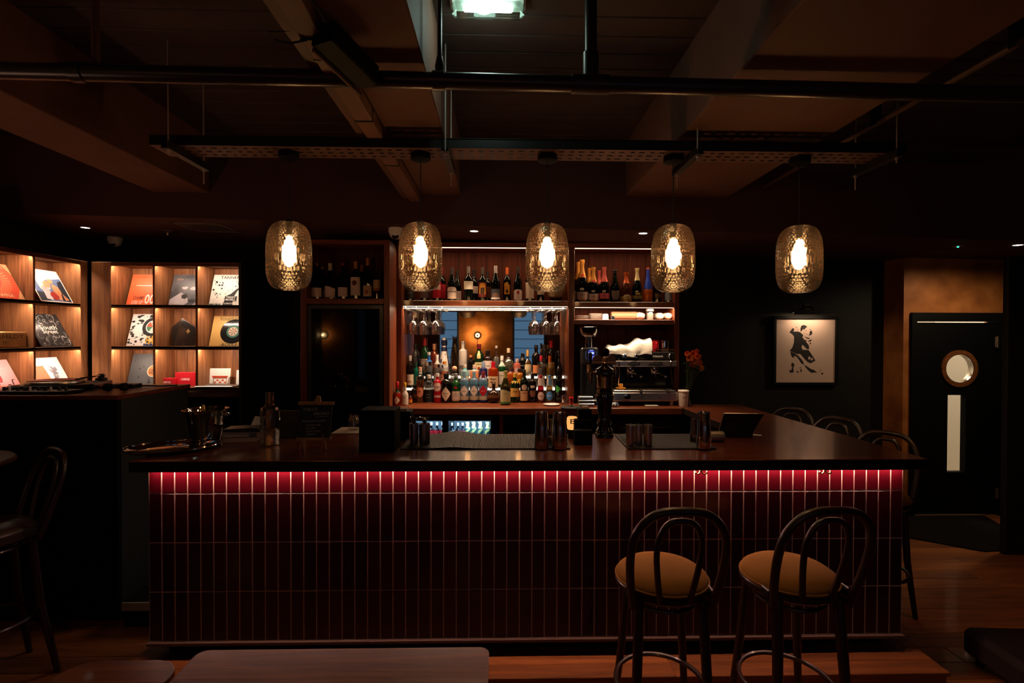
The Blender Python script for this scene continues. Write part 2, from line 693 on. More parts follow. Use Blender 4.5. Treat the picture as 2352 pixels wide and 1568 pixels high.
# the lit lobby behind the door
g = G().box(3.4, 5.6, 6.6, 6.7, 0, 2.8).box(3.3, 3.4, 5.62, 6.7, 0, 2.8).box(5.6, 5.7, 5.62, 6.7, 0, 2.8).box(3.3, 5.7, 5.62, 6.7, 2.8, 2.9).box(3.3, 5.7, 5.3, 6.7, -.03, 0)
struct('wall_lobby', g, mat('lobby_paint', (.78, .70, .58), .7))
light('lobby_light', 'AREA', (4.45, 6.1, 2.75), 38, (1, .92, .80), .8, (4.45, 6.1, 0))

# platform the bar stands on
g = G().box(-1.85, 2.21, 2.51, 5.4, 0, .148)
plat = struct('floor_platform', g, floorwood)
for r in range(2):
    for k in range(3):
        xa = -1.86 + k * 1.36
        obj('plank', G().box(xa, xa + 1.357, 2.495 + r * .105, 2.598 + r * .105, .128, .150, .003), floorwood, plat)
for r in range(2):
    obj('plank', G().box(2.10 + r * .062, 2.16 + r * .062, 2.70, 5.0, .128, .150, .003), wood('platform_edge', '#5a3015', '#8f552a', (9, .7, 9), .5, .05, 3, .4, .1), plat)
g = G().box(-2.315, -1.86, 3.25, 4.6, 0, .15, .004).box(-2.315, -1.86, 3.235, 3.25, .105, .155, .003, 1)
struct('trim_step', g, [blackpaint, mat('pale_nosing', (.3, .26, .22), .5)])

# wall behind the camera: copper plaster, windows onto the blue dusk, sconces (all of it shows in the bar mirror)
YR = -3.0
wins = [(-3.30, -3.02), (-1.56, -1.03), (.32, 1.17), (1.85, 2.9)]
g = G()
xs = [-4.3] + [v for a in wins for v in a] + [5.5]
for i in range(0, len(xs), 2):
    g.box(xs[i], xs[i + 1], YR - .15, YR, 0, 3.4)
for a, b in wins:
    g.box(a, b, YR - .15, YR, 2.45, 3.4).box(a, b, YR - .15, YR, 0, .75)
struct('wall_rear', g, plaster)
shut = emis('dusk_pane', (.10, .21, .36), .95)
shut1 = emis('dusk_pane_shaded', (.10, .21, .36), .16)
for i, (a, b) in enumerate(wins):
    wn = struct('window_%d' % (i + 1), G().box(a, a + .05, YR - .1, YR + .03, .75, 2.45).box(b - .05, b, YR - .1, YR + .03, .75, 2.45)
                .box(a + .05, b - .05, YR - .1, YR + .03, 2.4, 2.45).box(a + .05, b - .05, YR - .1, YR + .06, .72, .78), mat('window_frame_paint', (.05, .06, .09), .5))
    n = 7
    for k in range(n):
        z0 = .78 + k * (1.62 / n)
        obj('pane', G().box(a + .05, b - .05, YR - .075, YR - .07, z0 + .008, z0 + 1.62 / n - .008), shut1 if i == 0 else shut, wn)
for x in (-.56, -4.0):
    t = thing('wall_sconce', 'round brass disc sconce glowing on the copper wall, %s' % ('nearest the middle window' if x > -1 else 'furthest from the middle window'), 'lamp', (x, YR + .03, 1.8), 0, 'wall sconces behind the room')
    obj('back_plate', G().lathe([(0, -.02), (.06, -.02), (.06, .0), (0, .0)], 20, (0, -.01, 0), 0, True, 0, 'y'), brass, t)
    obj('disc', G().lathe([(0, -.004), (.024, -.004), (.024, .008), (0, .008)], 20, (0, .16, 0), 0, True, 0, 'y'), steelblack, t)
    obj('rod', G().tube([(0, .16, -.01), (0, .16, -.3), (0, .1, -.5), (0, 0, -.52)], .008, 6), steelblack, t)
    obj('lamp_glow', G().lathe([(0, -.01), (.055, -.01), (.055, .005), (0, .005)], 24, (0, .02, 0), 0, True, 0, 'y'), emis('sconce_glow', (1, .62, .25), 9), t)

# ------------------------------------------------------------------ the bar
YT = 2.685
bx0, bx1 = X(342, YT, 1100), X(2073, YT, 1100)
ZT = 1.174            # counter top
zb = .238
g = G().box(bx0 + .06, bx1 - .06, YT + .06, 3.2, .15, .225)
bar = thing('bar', 'long bar front of glossy oxblood tiles on a black plinth', 'bar', (0, 0, 0))
obj('plinth', g, blackpaint, bar)
obj('carcass', G().box(bx0 + .005, bx1 - .005, YT + .02, 3.22, .225, ZT - .056).box(1.66, bx1 - .01, 3.22, 4.7, .15, ZT - .056), blackpaint, bar)
obj('grout', G().box(bx0, bx1, YT - .0014, YT + .02, zb, ZT - .056), mat('pink_grout', (.52, .38, .31), .9), bar)
obj('bottom_trim', G().box(bx0 - .008, bx1 + .008, YT - .02, YT + .03, zb - .018, zb, .003), mat('dark_trim', (.10, .062, .048), .45), bar)
ncol = 60
pitch = (bx1 - bx0) / ncol
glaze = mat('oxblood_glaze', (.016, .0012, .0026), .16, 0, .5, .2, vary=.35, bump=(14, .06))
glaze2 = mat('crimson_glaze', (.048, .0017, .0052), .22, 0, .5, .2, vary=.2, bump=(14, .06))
rows = [zb + i * .252 for i in range(4)]
meshes = {}
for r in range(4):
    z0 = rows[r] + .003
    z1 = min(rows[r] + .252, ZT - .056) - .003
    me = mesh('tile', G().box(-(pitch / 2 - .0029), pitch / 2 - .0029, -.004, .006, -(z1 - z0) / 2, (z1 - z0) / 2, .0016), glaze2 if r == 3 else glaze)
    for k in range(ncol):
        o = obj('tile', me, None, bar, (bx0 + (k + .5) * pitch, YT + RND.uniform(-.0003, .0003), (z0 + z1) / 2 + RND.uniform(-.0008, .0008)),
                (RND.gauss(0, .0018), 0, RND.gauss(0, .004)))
ledpink = emis('counter_led', (1.0, .52, .40), 112)
obj('led_strip', G().box(bx0 + .02, bx1 - .01, YT - .034, YT - .022, ZT - .0575, ZT - .0555), ledpink, bar)
for px in (1609, 1893):
    p = P(px, 1080, YT - .035)
    hk = G()
    for s in (-1, 1):
        hk.tube([(p.x + s * .003, YT - .04, ZT - .057), (p.x + s * .004, YT - .041, ZT - .068), (p.x + s * .009, YT - .043, ZT - .077), (p.x + s * .018, YT - .045, ZT - .081), (p.x + s * .027, YT - .046, ZT - .077), (p.x + s * .031, YT - .046, ZT - .069)], .0038, 8)
    hk.box(p.x - .014, p.x + .014, YT - .05, YT - .036, ZT - .0585, ZT - .0555, .001)
    obj('hook', hk, brass, bar, None, None, 'brass double coat hook')
# counter
x0, x1 = X(294, 2.605, 1060), X(2137, 2.605, 1056)
poly = [(x0, 2.605), (x1, 2.605), (x1, 4.72), (1.66, 4.72), (1.66, 5.12), (1.595, 5.12), (1.595, 3.31), (x0, 3.31)]
g = G().prism(poly, (0, 0, ZT - .055), (1, 0, 0), (0, 1, 0), (0, 0, .055))
g.m = [0 if i < 2 * (len(poly) - 2) else 1 for i in range(len(g.f))]
ct = obj('counter_top', g, [counterwood, mat('counter_edge', (.010, .006, .005), .35, 0, .3)])
tag(ct, 'dark polished wooden counter turning the corner above the red tiles', 'counter')
bv = ct.modifiers.new('edge', 'BEVEL')
bv.width = .007
bv.segments = 2
# back worktop
wt = G().box(-.95, 1.593, 4.5, 5.14, ZT - .06, ZT, .006)
o = obj('back_worktop', wt, walnuth)
tag(o, 'reddish wooden worktop carrying the spirit bottles and coffee machine', 'worktop')
# ------------------------------------------------------------------ back bar shelving
YU = 4.8
ledw = emis('shelf_led', (1.0, .72, .50), 2.6)
ledw2 = emis('shelf_led_soft', (1.0, .72, .50), 4)
ledv = emis('shelf_led_dim', (1.0, .66, .40), 12)
zsh, zsh2 = Z(690, YU), Z(703, YU)
cx0, cx1 = X(909, YU) + .008, X(1313, YU)
rx1 = X(1560, YU)
ztp = Z(568, YU)
yb = 5.12
bk = thing('back_bar_shelf', 'tall walnut back bar with a mirror and lit shelves of bottles', 'shelving', (0, 0, 0))
for a, b in ((cx0, cx0 + .05), (cx1 - .03, cx1 + .025), (rx1 - .045, rx1)):
    obj('upright', G().box(a, b, YU, yb, ZT, ztp, .003), walnut, bk)
obj('top_rail', G().box(cx0, rx1, YU - .002, yb, ztp, ztp + .045, .003), walnuth, bk)
obj('shelf', G().box(cx0 + .05, cx1 - .03, YU + .004, yb, zsh2, zsh, .003), walnuth, bk)
obj('shelf', G().box(cx1 + .025, rx1 - .045, YU + .004, yb, zsh2 - .006, zsh - .008, .003), walnuth, bk)
z2a, z2b = Z(733, YU), Z(744, YU)
obj('shelf', G().box(cx1 + .025, rx1 - .045, YU + .006, yb, z2b, z2a, .003), walnuth, bk)
bkp = wood('walnut_back_panel', '#2c1007', '#54220f', (9, 9, .45), .6, 0, 4, .15, .05)
nb = 10
for k in range(nb):
    xa = cx0 + .05 + k * (cx1 - .08 - cx0) / nb
    obj('back_panel', G().box(xa + .001, xa + (cx1 - .08 - cx0) / nb - .001, yb - .012, yb, zsh, ztp, .001), bkp, bk)
for k in range(5):
    wd = (rx1 - .045 - cx1 - .025) / 5
    xa = cx1 + .025 + k * wd
    obj('back_panel', G().box(xa + .001, xa + wd - .001, yb - .012, yb, ZT, ztp, .001), bkp, bk)
obj('mirror', G().box(cx0 + .05, cx1 - .03, yb - .006, yb, ZT, zsh2), mat('mirror_silver', (.62, .6, .58), .015, 1), bk)
# side boards inside the niche
for a, b in ((cx0 + .05, cx0 + .056), (cx1 - .036, cx1 - .03)):
    obj('side_board', G().box(a, b, YU + .01, yb - .01, ZT, zsh2), walnut, bk)
# light strips
for a, b, z in ((cx0 + .055, cx1 - .035, ztp), (cx1 + .03, rx1 - .05, ztp)):
    obj('led_strip', G().box(a, b, YU + .012, YU + .022, z - .0045, z - .0005), ledw2, bk)
    light('bay_strip', 'AREA', ((a + b) / 2, YU + .03, z - .008), 3.2 * (b - a), (1, .64, .38), b - a - .04, ((a + b) / 2, YU + .09, z - .5), size_y=.015)
obj('led_strip', G().box(cx0 + .055, cx1 - .035, YU + .012, YU + .026, zsh2 - .0045, zsh2 - .0005), ledw, bk)
light('niche_strip', 'AREA', ((cx0 + cx1) / 2, YU + .03, zsh2 - .008), 17, (1, .66, .42), cx1 - cx0 - .12, ((cx0 + cx1) / 2, YU + .10, ZT), size_y=.015)
obj('led_strip', G().box(cx1 + .03, rx1 - .05, YU + .012, YU + .022, zsh2 - .0105, zsh2 - .0065), ledw, bk)
light('niche_strip', 'AREA', ((cx1 + rx1) / 2, YU + .03, zsh2 - .014), 7, (1, .66, .42), rx1 - cx1 - .1, ((cx1 + rx1) / 2, YU + .10, ZT), size_y=.015)
obj('led_strip', G().box(cx0 + .051, cx0 + .055, YU + .012, YU + .022, ZT + .3, zsh2 - .01), ledv, bk)
# tiers for bottles: dark steps with a frosted, glowing edge
ex0, ex1 = cx0 + .062, cx1 - .04
T2, T3 = 1.30, 1.405
st = thing('bottle_riser', 'stepped riser with glowing frosted edges under the rear spirit bottles', 'riser', (0, 0, 0))
frost = emis('frosted_edge', (1, .8, .6), 1.6)
obj('step', G().box(ex0, ex1, 4.95, 5.035, ZT, T2 - .02, .002).box(ex0, ex1, 5.037, 5.11, ZT, T3 - .02, .002), mat('riser_dark', (.03, .02, .016), .5), st)
for y, z in ((4.945, T2), (5.034, T3)):
    obj('frosted_ledge', G().box(ex0, ex1, y, y + (.088 if z == T2 else .076), z - .02, z, .002), frost, st)

# wine cabinet to its left, standing forward
YW = 4.5
wx0, wx1 = X(690, YW), X(895, YW)
wz1 = Z(550, YW, 790)
wsa, wsb = Z(685, YW, 790), Z(698, YW, 790)
wc = thing('wine_cabinet', 'tall dark wine cabinet with one open shelf above a black glass door', 'cabinet', (0, 0, 0))
obj('side_panel', G().box(wx0, wx0 + .05, YW, yb, 0.15, wz1, .003), walnut, wc)
obj('side_panel', G().box(wx1 - .05, wx1, YW, yb, 0.15, wz1, .003), walnut, wc)
obj('top_panel', G().box(wx0 + .05, wx1 - .05, YW, yb, wz1 - .04, wz1, .003), walnuth, wc)
obj('shelf', G().box(wx0 + .05, wx1 - .05, YW + .003, yb, wsb, wsa, .003), walnuth, wc)
obj('back_panel', G().box(wx0 + .05, wx1 - .05, yb - .3, yb - .28, wsa, wz1 - .04), bkp, wc)
dr = obj('door', G().box(wx0 + .055, wx1 - .055, YW + .012, YW + .05, .17, wsb - .006, .003), blackplastic, wc)
obj('glass_pane', G().box(wx0 + .09, wx1 - .09, YW + .008, YW + .013, .3, wsb - .04), mat('dark_glass', (.003, .003, .004), .03, 0, .55), dr)
obj('handle', G().box(wx1 - .08, wx1 - .068, YW - .012, YW + .006, .9, 1.3, .003), blackplastic, dr)

# fridges under the worktop
def fridge(xa, xb, lab):
    t = thing('bottle_fridge', lab, 'fridge', (xa, 4.55, .15), 0, 'bottle fridges under the worktop')
    w_ = xb - xa
    H = .945
    obj('body', G().box(0, .02, 0, .5, 0, H).box(w_ - .02, w_, 0, .5, 0, H).box(.02, w_ - .02, .48, .5, 0, H).box(.02, w_ - .02, 0, .5, H - .02, H).box(.02, w_ - .02, 0, .5, 0, .03), blackplastic, t)
    obj('rack', G().box(.022, w_ - .022, .03, .47, .70 - .04, .705 - .04), mat('rack_white', (.5, .55, .6), .4), t)
    obj('light_tube', G().box(.03, w_ - .03, .04, .05, H - .035, H - .024), emis('fridge_light', (.55, .8, 1), 90), t)
    d = obj('door', G().box(0, .02, -.03, -.004, 0, H).box(w_ - .02, w_, -.03, -.004, 0, H).box(.02, w_ - .02, -.03, -.004, H - .035, H).box(.02, w_ - .02, -.03, -.004, 0, .05), blackplastic, t)
    obj('pane', G().box(.02, w_ - .02, -.02, -.016, .05, H - .035), thin('fridge_glass', (.9, .95, 1), .02, .02, 0, .3), d)
    obj('liner', G().box(.022, w_ - .022, .47, .479, .03, H - .02), mat('fridge_liner', (.45, .55, .6), .5), t)
    return t
fx = [X(p, 4.55) for p in (924, 1022, 1026, 1133)]
fridge(fx[0], fx[1], 'black bottle fridge nearest the wine cabinet holding red-labelled bottles')
fridge(fx[2], fx[3], 'black bottle fridge holding the row of pale yellow labelled bottles')
g = G().box(fx[3] + .02, X(1400, 4.6), 5.0, 5.12, .15, ZT - .06)
g2 = thing('base_cabinet', 'dark open base cabinet under the worktop beside the fridges', 'cabinet', (0, 0, 0))
obj('carcass', g, blackpaint, g2)
for px in (1152, 1326):
    xx = X(px, 4.6)
    obj('post', G().box(xx - .016, xx + .016, 4.58, 5.0, .15, ZT - .06, .003), walnut, g2)
obj('shelf', G().box(fx[3] + .06, X(1320, 4.6), 4.62, 5.0, .78, .80), blackpaint, g2)
dw = thing('glass_washer', 'black under-counter glass washer below the coffee machine', 'dishwasher', (0, 0, 0))
xa, xb = X(1412, 4.6), X(1570, 4.6)
obj('body', G().box(xa, xb, 4.6, 5.0, .15, ZT - .065, .006), blackplastic, dw)
obj('handle', G().box(xa + .06, xb - .06, 4.575, 4.6, .985, .993, .002), brushed, dw)

# ------------------------------------------------------------------ record shelving
def led_cell(par, a, b, y, z, ax='x'):
    if ax == 'x':
        obj('led_strip', G().box(a + .004, b - .004, y + .013, y + .022, z + .0085, z + .0115), LEDR, par)
    else:
        obj('led_strip', G().box(y - .022, y - .013, a + .004, b - .004, z + .0085, z + .0115), LEDR, par)
LEDR = emis('record_shelf_led', (1.0, .75, .56), 235)
RZ = [2.41, 2.036, 1.661]         # underside above each row of cells
SZ = [2.066, 1.694, 1.323]          # shelf tops of the rows
YS = 4.75
rs = thing('record_shelf', 'oak cube shelving facing the bar with lit record sleeves', 'shelving', (0, 0, 0))
bxs = [-3.47, -3.085, -2.708, -2.345]
yk = 5.04
obj('stile', G().box(-3.642, bxs[0], YS, yk, 0, 2.446, .003), oak, rs)
obj('top_panel', G().box(bxs[0], bxs[3] + .0, YS, yk, RZ[0] + .012, 2.446, .003).box(bxs[0], bxs[3], YS, YS + .012, RZ[0], RZ[0] + .02), oakh, rs)
for z in (SZ[0], SZ[1], SZ[2]):
    obj('shelf', G().box(bxs[0], bxs[3], YS + .002, yk, z - .020, z, .002).box(bxs[0], bxs[3], YS + .002, YS + .012, z - .031, z - .001), oakh, rs)
for i in (1, 2):
    for j in range(3):
        obj('divider', G().box(bxs[i] - .022, bxs[i], YS + .003, yk, SZ[j], RZ[j] + .012, .002), oak, rs)
for i in range(3):
    for j in range(3):
        obj('back_board', G().box(bxs[i], bxs[i + 1] - .022 * (i < 2), yk - .01, yk, SZ[j], RZ[j] + .012), oak, rs)
        led_cell(rs, bxs[i], bxs[i + 1] - .022, YS, RZ[j])
obj('end_panel', G().box(bxs[3], bxs[3] + .022, YS - .002, yk + .1, 0, 2.446, .002), darkgreen, rs, None, None, 'dark green end panel')
obj('base_shelf', G().box(bxs[0], bxs[3], YS + .02, yk, 1.10, 1.13).box(bxs[0], bxs[3], yk - .01, yk, 0, SZ[2] - .04).box(bxs[0], bxs[3], YS + .02, yk, 0, .2), blackpaint, rs)
obj('plinth_rail', G().box(bxs[0], bxs[3], YS, YS + .02, SZ[2] - .085, SZ[2] - .034, .002), mat('dark_rail', (.03, .014, .01), .5), rs)
# the one along the side wall
XL = -3.669
xk = -3.95
oaks = wood('oak_shelf_sideways', '#4a2d17', '#7a5029', (7, .6, 7), .5, 0, 4, .35, .08)
ls = thing('record_shelf', 'oak cube shelving along the side wall behind the turntable', 'shelving', (0, 0, 0))
dys = [3.309, 3.761, 4.213, 4.665]
obj('stile', G().box(xk, XL, 4.665, YS - .005, 0, 2.446, .003), oak, ls)
obj('top_panel', G().box(xk, XL, 3.31, 4.665, RZ[0] + .012, 2.446, .003).box(XL - .012, XL, 3.31, 4.665, RZ[0], RZ[0] + .02), oaks, ls)
for z in (SZ[0], SZ[1], SZ[2]):
    obj('shelf', G().box(xk, XL - .002, 3.31, 4.665, z - .020, z, .002).box(XL - .012, XL - .002, 3.31, 4.665, z - .031, z - .001), oaks, ls)
for i in (0, 1, 2):
    for j in range(3):
        obj('divider', G().box(xk, XL - .003, dys[i] - .011, dys[i] + .011, SZ[j], RZ[j] + .012, .002), oak, ls)
for i in range(3):
    for j in range(3):
        obj('back_board', G().box(xk - .01, xk + .002, dys[i], dys[i + 1], SZ[j], RZ[j] + .012), oak, ls)
        led_cell(ls, dys[i] + .011, dys[i + 1] - .011, XL, RZ[j], 'y')
obj('base_panel', G().box(xk, XL - .02, 3.31, 4.665, 0, SZ[2] - .033), blackpaint, ls)

# ---- sleeves: local frame, u across, v up the face, n towards the room
SLV = .312


def sleeve(lab, cat, o, u, lean, n, size, base, name='record_sleeve', group='record sleeves on show', th=.004, bow=0):
    """o: bottom centre; u: unit vector across; n: horizontal unit vector out of the shelf; lean: radians. Returns root, (O,U,V,N) on the front face"""
    u, n = Vector(u), Vector(n)
    v = (Vector((0, 0, 1)) * math.cos(lean) - n * math.sin(lean)).normalized()
    nn = (n * math.cos(lean) + Vector((0, 0, 1)) * math.sin(lean)).normalized()
    t = thing(name, lab, cat, o, 0, group)
    w_, h_ = size
    obj('sleeve' if name == 'record_sleeve' else 'board', G().prism([(-w_ / 2, 0), (w_ / 2, 0), (w_ / 2, h_), (-w_ / 2, h_)], -nn * th, u, v, nn * th), base, t)
    return t, u, v, nn


def art(t, nm, polys, u, v, n, m, lift=.0006, label=None):
    g = G()
    for p in polys:
        g.prism(p, n * lift * .2, u, v, n * lift)
    o = obj(nm, g, m, t, None, None, label)
    if len(polys) > 1:
        o['kind'] = 'stuff'
    return o


def words(t, items, u, v, n, m, lift=.0009, nm='lettering'):
    g = G()
    for body, cx, cy, size, width in items:
        text_on(g, body, n * lift + u * cx + v * cy, u, v, size, width)
    return obj(nm, g, m, t)


def rect(x0, y0, x1, y1):
    return [(x0, y0), (x1, y0), (x1, y1), (x0, y1)]


UX, NY = (1, 0, 0), (0, -1, 0)
def cell(i, j, dx=0):
    return Vector(((bxs[i] + bxs[i + 1] - .022) / 2 + .008 + dx, 4.885, SZ[j] + .001))
LEAN = .33
A = lambda h: mat('print_' + h.strip('#'), h, .55, 0, .3)
# orange sleeve
t, u, v, n = sleeve('orange record sleeve with large white numerals and a thin white rule', 'record', cell(0, 0), UX, LEAN, NY, (SLV, SLV), mat('sleeve_orange', (.75, .12, .035), .45))
art(t, 'rule', [rect(-.10, .196, .15, .201), [(.1, .235), (.15, .235), (.15, .245), (.11, .245)]], u, v, n, inkwhite)
words(t, [('00', .048, .062, .095, .088), ('LTD 12"', -.058, .030, .03, .10)], u, v, n, inkwhite)
words(t, [('CHAMP', -.055, .075, .032, .098), ('limited edition', -.06, .28, .008, .11)], u, v, n, mat('ink_brown', (.12, .02, .01), .6))
# grey photographic sleeve
t, u, v, n = sleeve('charcoal record sleeve with a blurred grey photograph of clouds', 'record', cell(1, 0), UX, LEAN, NY, (SLV, SLV), mat('sleeve_grey', (.035, .035, .04), .4, noise=(7, (.10, .10, .11), .2)))
def blob(cx, cy, r, k, ry=1):
    q = random.Random(k)
    return [(cx + r * q.uniform(.65, 1.1) * math.cos(a), cy + ry * r * q.uniform(.65, 1.1) * math.sin(a)) for a in [2 * PI * i / 14 for i in range(14)]]
art(t, 'pale_cloud', [blob(-.03, .175, .035, 1, .5), blob(.045, .17, .03, 2, .7), [(-.15, .0), (-.15, .06), (-.06, .13), (.0, .10), (.02, .03), (-.02, 0)], [(.05, .0), (.15, .0), (.15, .07), (.09, .03)]], u, v, n, A('#a9a3a6'))
art(t, 'dark_rose', [blob(-.02, .09, .03, 3), blob(.05, .05, .035, 4, .5), blob(.09, .1, .02, 5)], u, v, n, inkblack, .0012)
words(t, [('ROSE GARDEN', .02, .285, .016, .2)], u, v, n, inkblack)
words(t, [('dym', -.09, .262, .018, .06)], u, v, n, A('#a08070'))
# white drawn sleeve
t, u, v, n = sleeve('white record sleeve covered with black ink drawing and lettering', 'record', cell(2, 0), UX, LEAN, NY, (SLV, SLV), mat('sleeve_white', (.72, .68, .62), .45))
pl = [[(-.035, 0), (.06, 0), (.055, .08), (.09, .16), (.075, .17), (.03, .12), (-.005, .10)], [(.12, .08), (.15, .12), (.14, .17), (.125, .14)]]
q = random.Random(5)
for k in range(26):
    pl.append(blob(q.uniform(-.14, -.06) if k < 15 else q.uniform(.06, .145), q.uniform(.08, .25), q.uniform(.005, .012), k))
for k in range(30):
    a, b = q.uniform(-.15, .14), q.uniform(.0, .26)
    pl.append([(a, b), (a + q.uniform(-.01, .03), b + q.uniform(.01, .03)), (a + .004, b + .004)])
art(t, 'ink_drawing', pl, u, v, n, inkblack)
words(t, [('TANNER SU', .03, .284, .028, .24), ('MMNVMNM', -.1, .012, .018, .1)], u, v, n, inkblack, .0012)
art(t, 'black_panel', [rect(-.02, .045, .09, .095)], u, v, n, inkblack, .0014)
words(t, [('TESSY', .035, .083, .017, .09), ('MUSELL', .035, .06, .017, .09), ('ROMANTICA', .03, .022, .014, .1)], u, v, n, inkwhite, .0017)
# doodle sleeve
t, u, v, n = sleeve('black and white doodled record sleeve with a coloured wheel and yellow letters', 'record', cell(0, 1), UX, LEAN, NY, (SLV, SLV), mat('sleeve_doodle', (.66, .63, .60), .45))
pl = []
q = random.Random(9)
for k in range(70):
    pl.append(blob(q.uniform(-.145, .14), q.uniform(.01, .3), q.uniform(.008, .02), k, q.uniform(.3, 1)))
art(t, 'doodles', pl, u, v, n, inkblack)
art(t, 'disc', [disc(.095, 30, .05, .185)], u, v, n, A('#181412'), .0012)
art(t, 'ring', [disc(.062, 30, .05, .185)], u, v, n, inkwhite, .0018)
for k, c in enumerate(('#27407c', '#c9a092', '#b5452c', '#2f6a4c', '#c8c0b8', '#394a86')):
    art(t, 'wheel_sector', [[(.05, .185)] + [(.05 + .054 * math.cos(a), .185 + .054 * math.sin(a)) for a in [2 * PI * (k + i / 6) / 6 for i in range(7)]]], u, v, n, A(c), .0024)
words(t, [('HARD', .085, .055, .085, .14)], u, v, n, A('#d9a63c'), .0028)
art(t, 'blue_corner', [rect(.0, .0, .15, .022)], u, v, n, A('#2b3d77'), .002)
# black tilted box
t = thing('record_box', 'black box set tilted on its corner with a small gold emblem', 'box', cell(1, 1) + Vector((.0, .0, 0)), 0)
c_, s_ = math.cos(.58), math.sin(.58)
sq = [(-.125, -.115), (.16, -.125), (.16, .13), (-.06, .15), (-.135, .06)]
rot = [(-.115, .0), (.155, .0), (.168, .115), (-.06, .262), (-.147, .175)]
vv = Vector((0, .22, .975)).normalized()
nn = Vector((0, -.975, .22)).normalized()
obj('case', G().prism(rot, (0, -.0, 0), (1, 0, 0), vv, -nn * .05), mat('black_lacquer', (.006, .006, .006), .2, coat=.4), t)
obj('edge_line', G().tube([Vector((-.06, 0, 0)) + vv * .264 + nn * .001, Vector((.168, 0, 0)) + vv * .117 + nn * .001], .0012, 5), mat('pale_edge', (.4, .33, .28), .4), t)
sp = [(0, .03), (.012, .014), (.02, .002), (.014, -.008), (.004, -.006), (.008, -.02), (-.008, -.02), (-.004, -.006), (-.014, -.008), (-.02, .002), (-.012, .014)]
obj('emblem', G().prism([(a * .9 + .01, b * .9 + .135) for a, b in sp], nn * .0008, (1, 0, 0), vv, nn * .0006), mat('gold_foil', (.6, .34, .12), .3, .7), t)
# gold sleeve with black disc
t, u, v, n = sleeve('mustard gold record sleeve with a big black record pictured on it', 'record', cell(2, 1), UX, LEAN, NY, (SLV, .295), mat('sleeve_gold', (.50, .30, .085), .45))
art(t, 'printed_disc', [disc(.118, 40, .045, .142)], u, v, n, mat('print_disc_black', (.01, .01, .01), .12), .001)
art(t, 'green_ring', [disc(.062, 36, .045, .142)], u, v, n, A('#2c5f50'), .0016)
art(t, 'pale_ring', [disc(.043, 30, .045, .142)], u, v, n, A('#b7a08c'), .0022)
art(t, 'rays', [[(.045, .142), (.045 + .036 * math.cos(a - .13), .142 + .036 * math.sin(a - .13)), (.045 + .036 * math.cos(a + .13), .142 + .036 * math.sin(a + .13))] for a in [2 * PI * k / 7 for k in range(7)]], u, v, n, A('#4c2d28'), .0028)
words(t, [('TOGETHER', .0, .262, .022, .19), ('WE KNOW LOVE TO GIVE', .0, .285, .01, .2), ('-ROULE-', .03, .013, .026, .17)], u, v, n, inkblack)
# dark grey sleeve with copper label
t, u, v, n = sleeve('slate grey record sleeve with a round copper centre label', 'record', cell(0, 2), UX, LEAN, NY, (SLV, SLV), mat('sleeve_slate', (.045, .05, .055), .5))
art(t, 'label_ring', [disc(.056, 30, .06, .145)], u, v, n, A('#c9b7a2'))
art(t, 'centre_label', [disc(.05, 30, .06, .145)], u, v, n, A('#b5713f'), .0012)
words(t, [('HOT', .062, .13, .036, .07), ('ITALO', .05, .155, .018, .06)], u, v, n, inkblack, .0016)
q = random.Random(3)
art(t, 'small_motifs', [disc(r, 10, q.uniform(-.13, .13), q.uniform(.02, .29)) for r in (.008, .006, .01, .005, .008, .007, .004, .009, .006, .005, .012)], u, v, n, A('#20252b'))
# two red boxes
for k, (x0p, x1p, tp, lab) in enumerate(((363, 399, 869, 'small bright red carton with white lettering, the lower of two'), (401.5, 448, 856, 'wide bright red carton with white lettering, the taller of two'))):
    yy = 4.86 + .05 * k
    a, b = X(x0p, yy), X(x1p, yy)
    h = Z(tp, yy) - SZ[2]
    t = thing('red_box', lab, 'box', ((a + b) / 2, yy, SZ[2]), 0, 'red cartons on the record shelf')
    obj('carton', G().box(-(b - a) / 2, (b - a) / 2, 0, .08, 0, h, .002), mat('carton_red', (.55, .012, .025), .45), t)
    gg = G()
    text_on(gg, 'CAMPARI', (0, -.001, h * (.5 if k else .52)), (1, 0, 0), (0, 0, 1), .020 + .002 * k, .082)
    obj('lettering', gg, inkwhite, t)
# white cards and the laptop
x_, y_ = X(504, 4.93), 4.93
t, u, v, n = sleeve('white square card printed with a little red bar counter', 'card', (x_, y_, SZ[2] + .018), UX, .1, NY, (.19, .145), whitepaper, 'greeting_card', None, .003)
art(t, 'print_awning', [[(-.075, .075), (.075, .075), (.065, .055), (-.065, .055)]], u, v, n, A('#b5452c'))
art(t, 'print_tiles', [rect(-.055 + .024 * k, .005 + .02 * (k % 2), -.035 + .024 * k, .022 + .02 * (k % 2)) for k in range(5)], u, v, n, A('#c05a3c'))
art(t, 'print_posts', [rect(-.062, .0, -.058, .055), rect(.058, 0, .062, .055), rect(-.065, .05, .065, .055)], u, v, n, A('#55504c'))
art(t, 'print_wall', [[(.07, 0), (.095, 0), (.095, .07), (.08, .06)]], u, v, n, A('#a08a78'))
t, u, v, n = sleeve('plain white card half hidden by the green end panel', 'card', (X(549, 4.9), 4.9, SZ[2] + .018), UX, .1, NY, (.06, .13), whitepaper, 'greeting_card', None, .003)
lp = thing('laptop', 'closed silver laptop lying at the end of the record shelf', 'laptop', (X(500, 4.78), 4.78, SZ[2]), 0)
obj('base', G().box(-.175, .165, -.06, .14, .001, .009, .003), brushed, lp)
obj('lid', G().box(-.175, .165, -.06, .14, .010, .016, .003), mat('silver_lid', (.6, .56, .54), .3, .9), lp)

# side-wall sleeves (face +x)
UY, NX = (0, 1, 0), (1, 0, 0)
def cellL(i, j, dy=0, x=-3.72):
    return Vector((x, (dys[i] + dys[i + 1]) / 2 + dy, SZ[j] + .001))
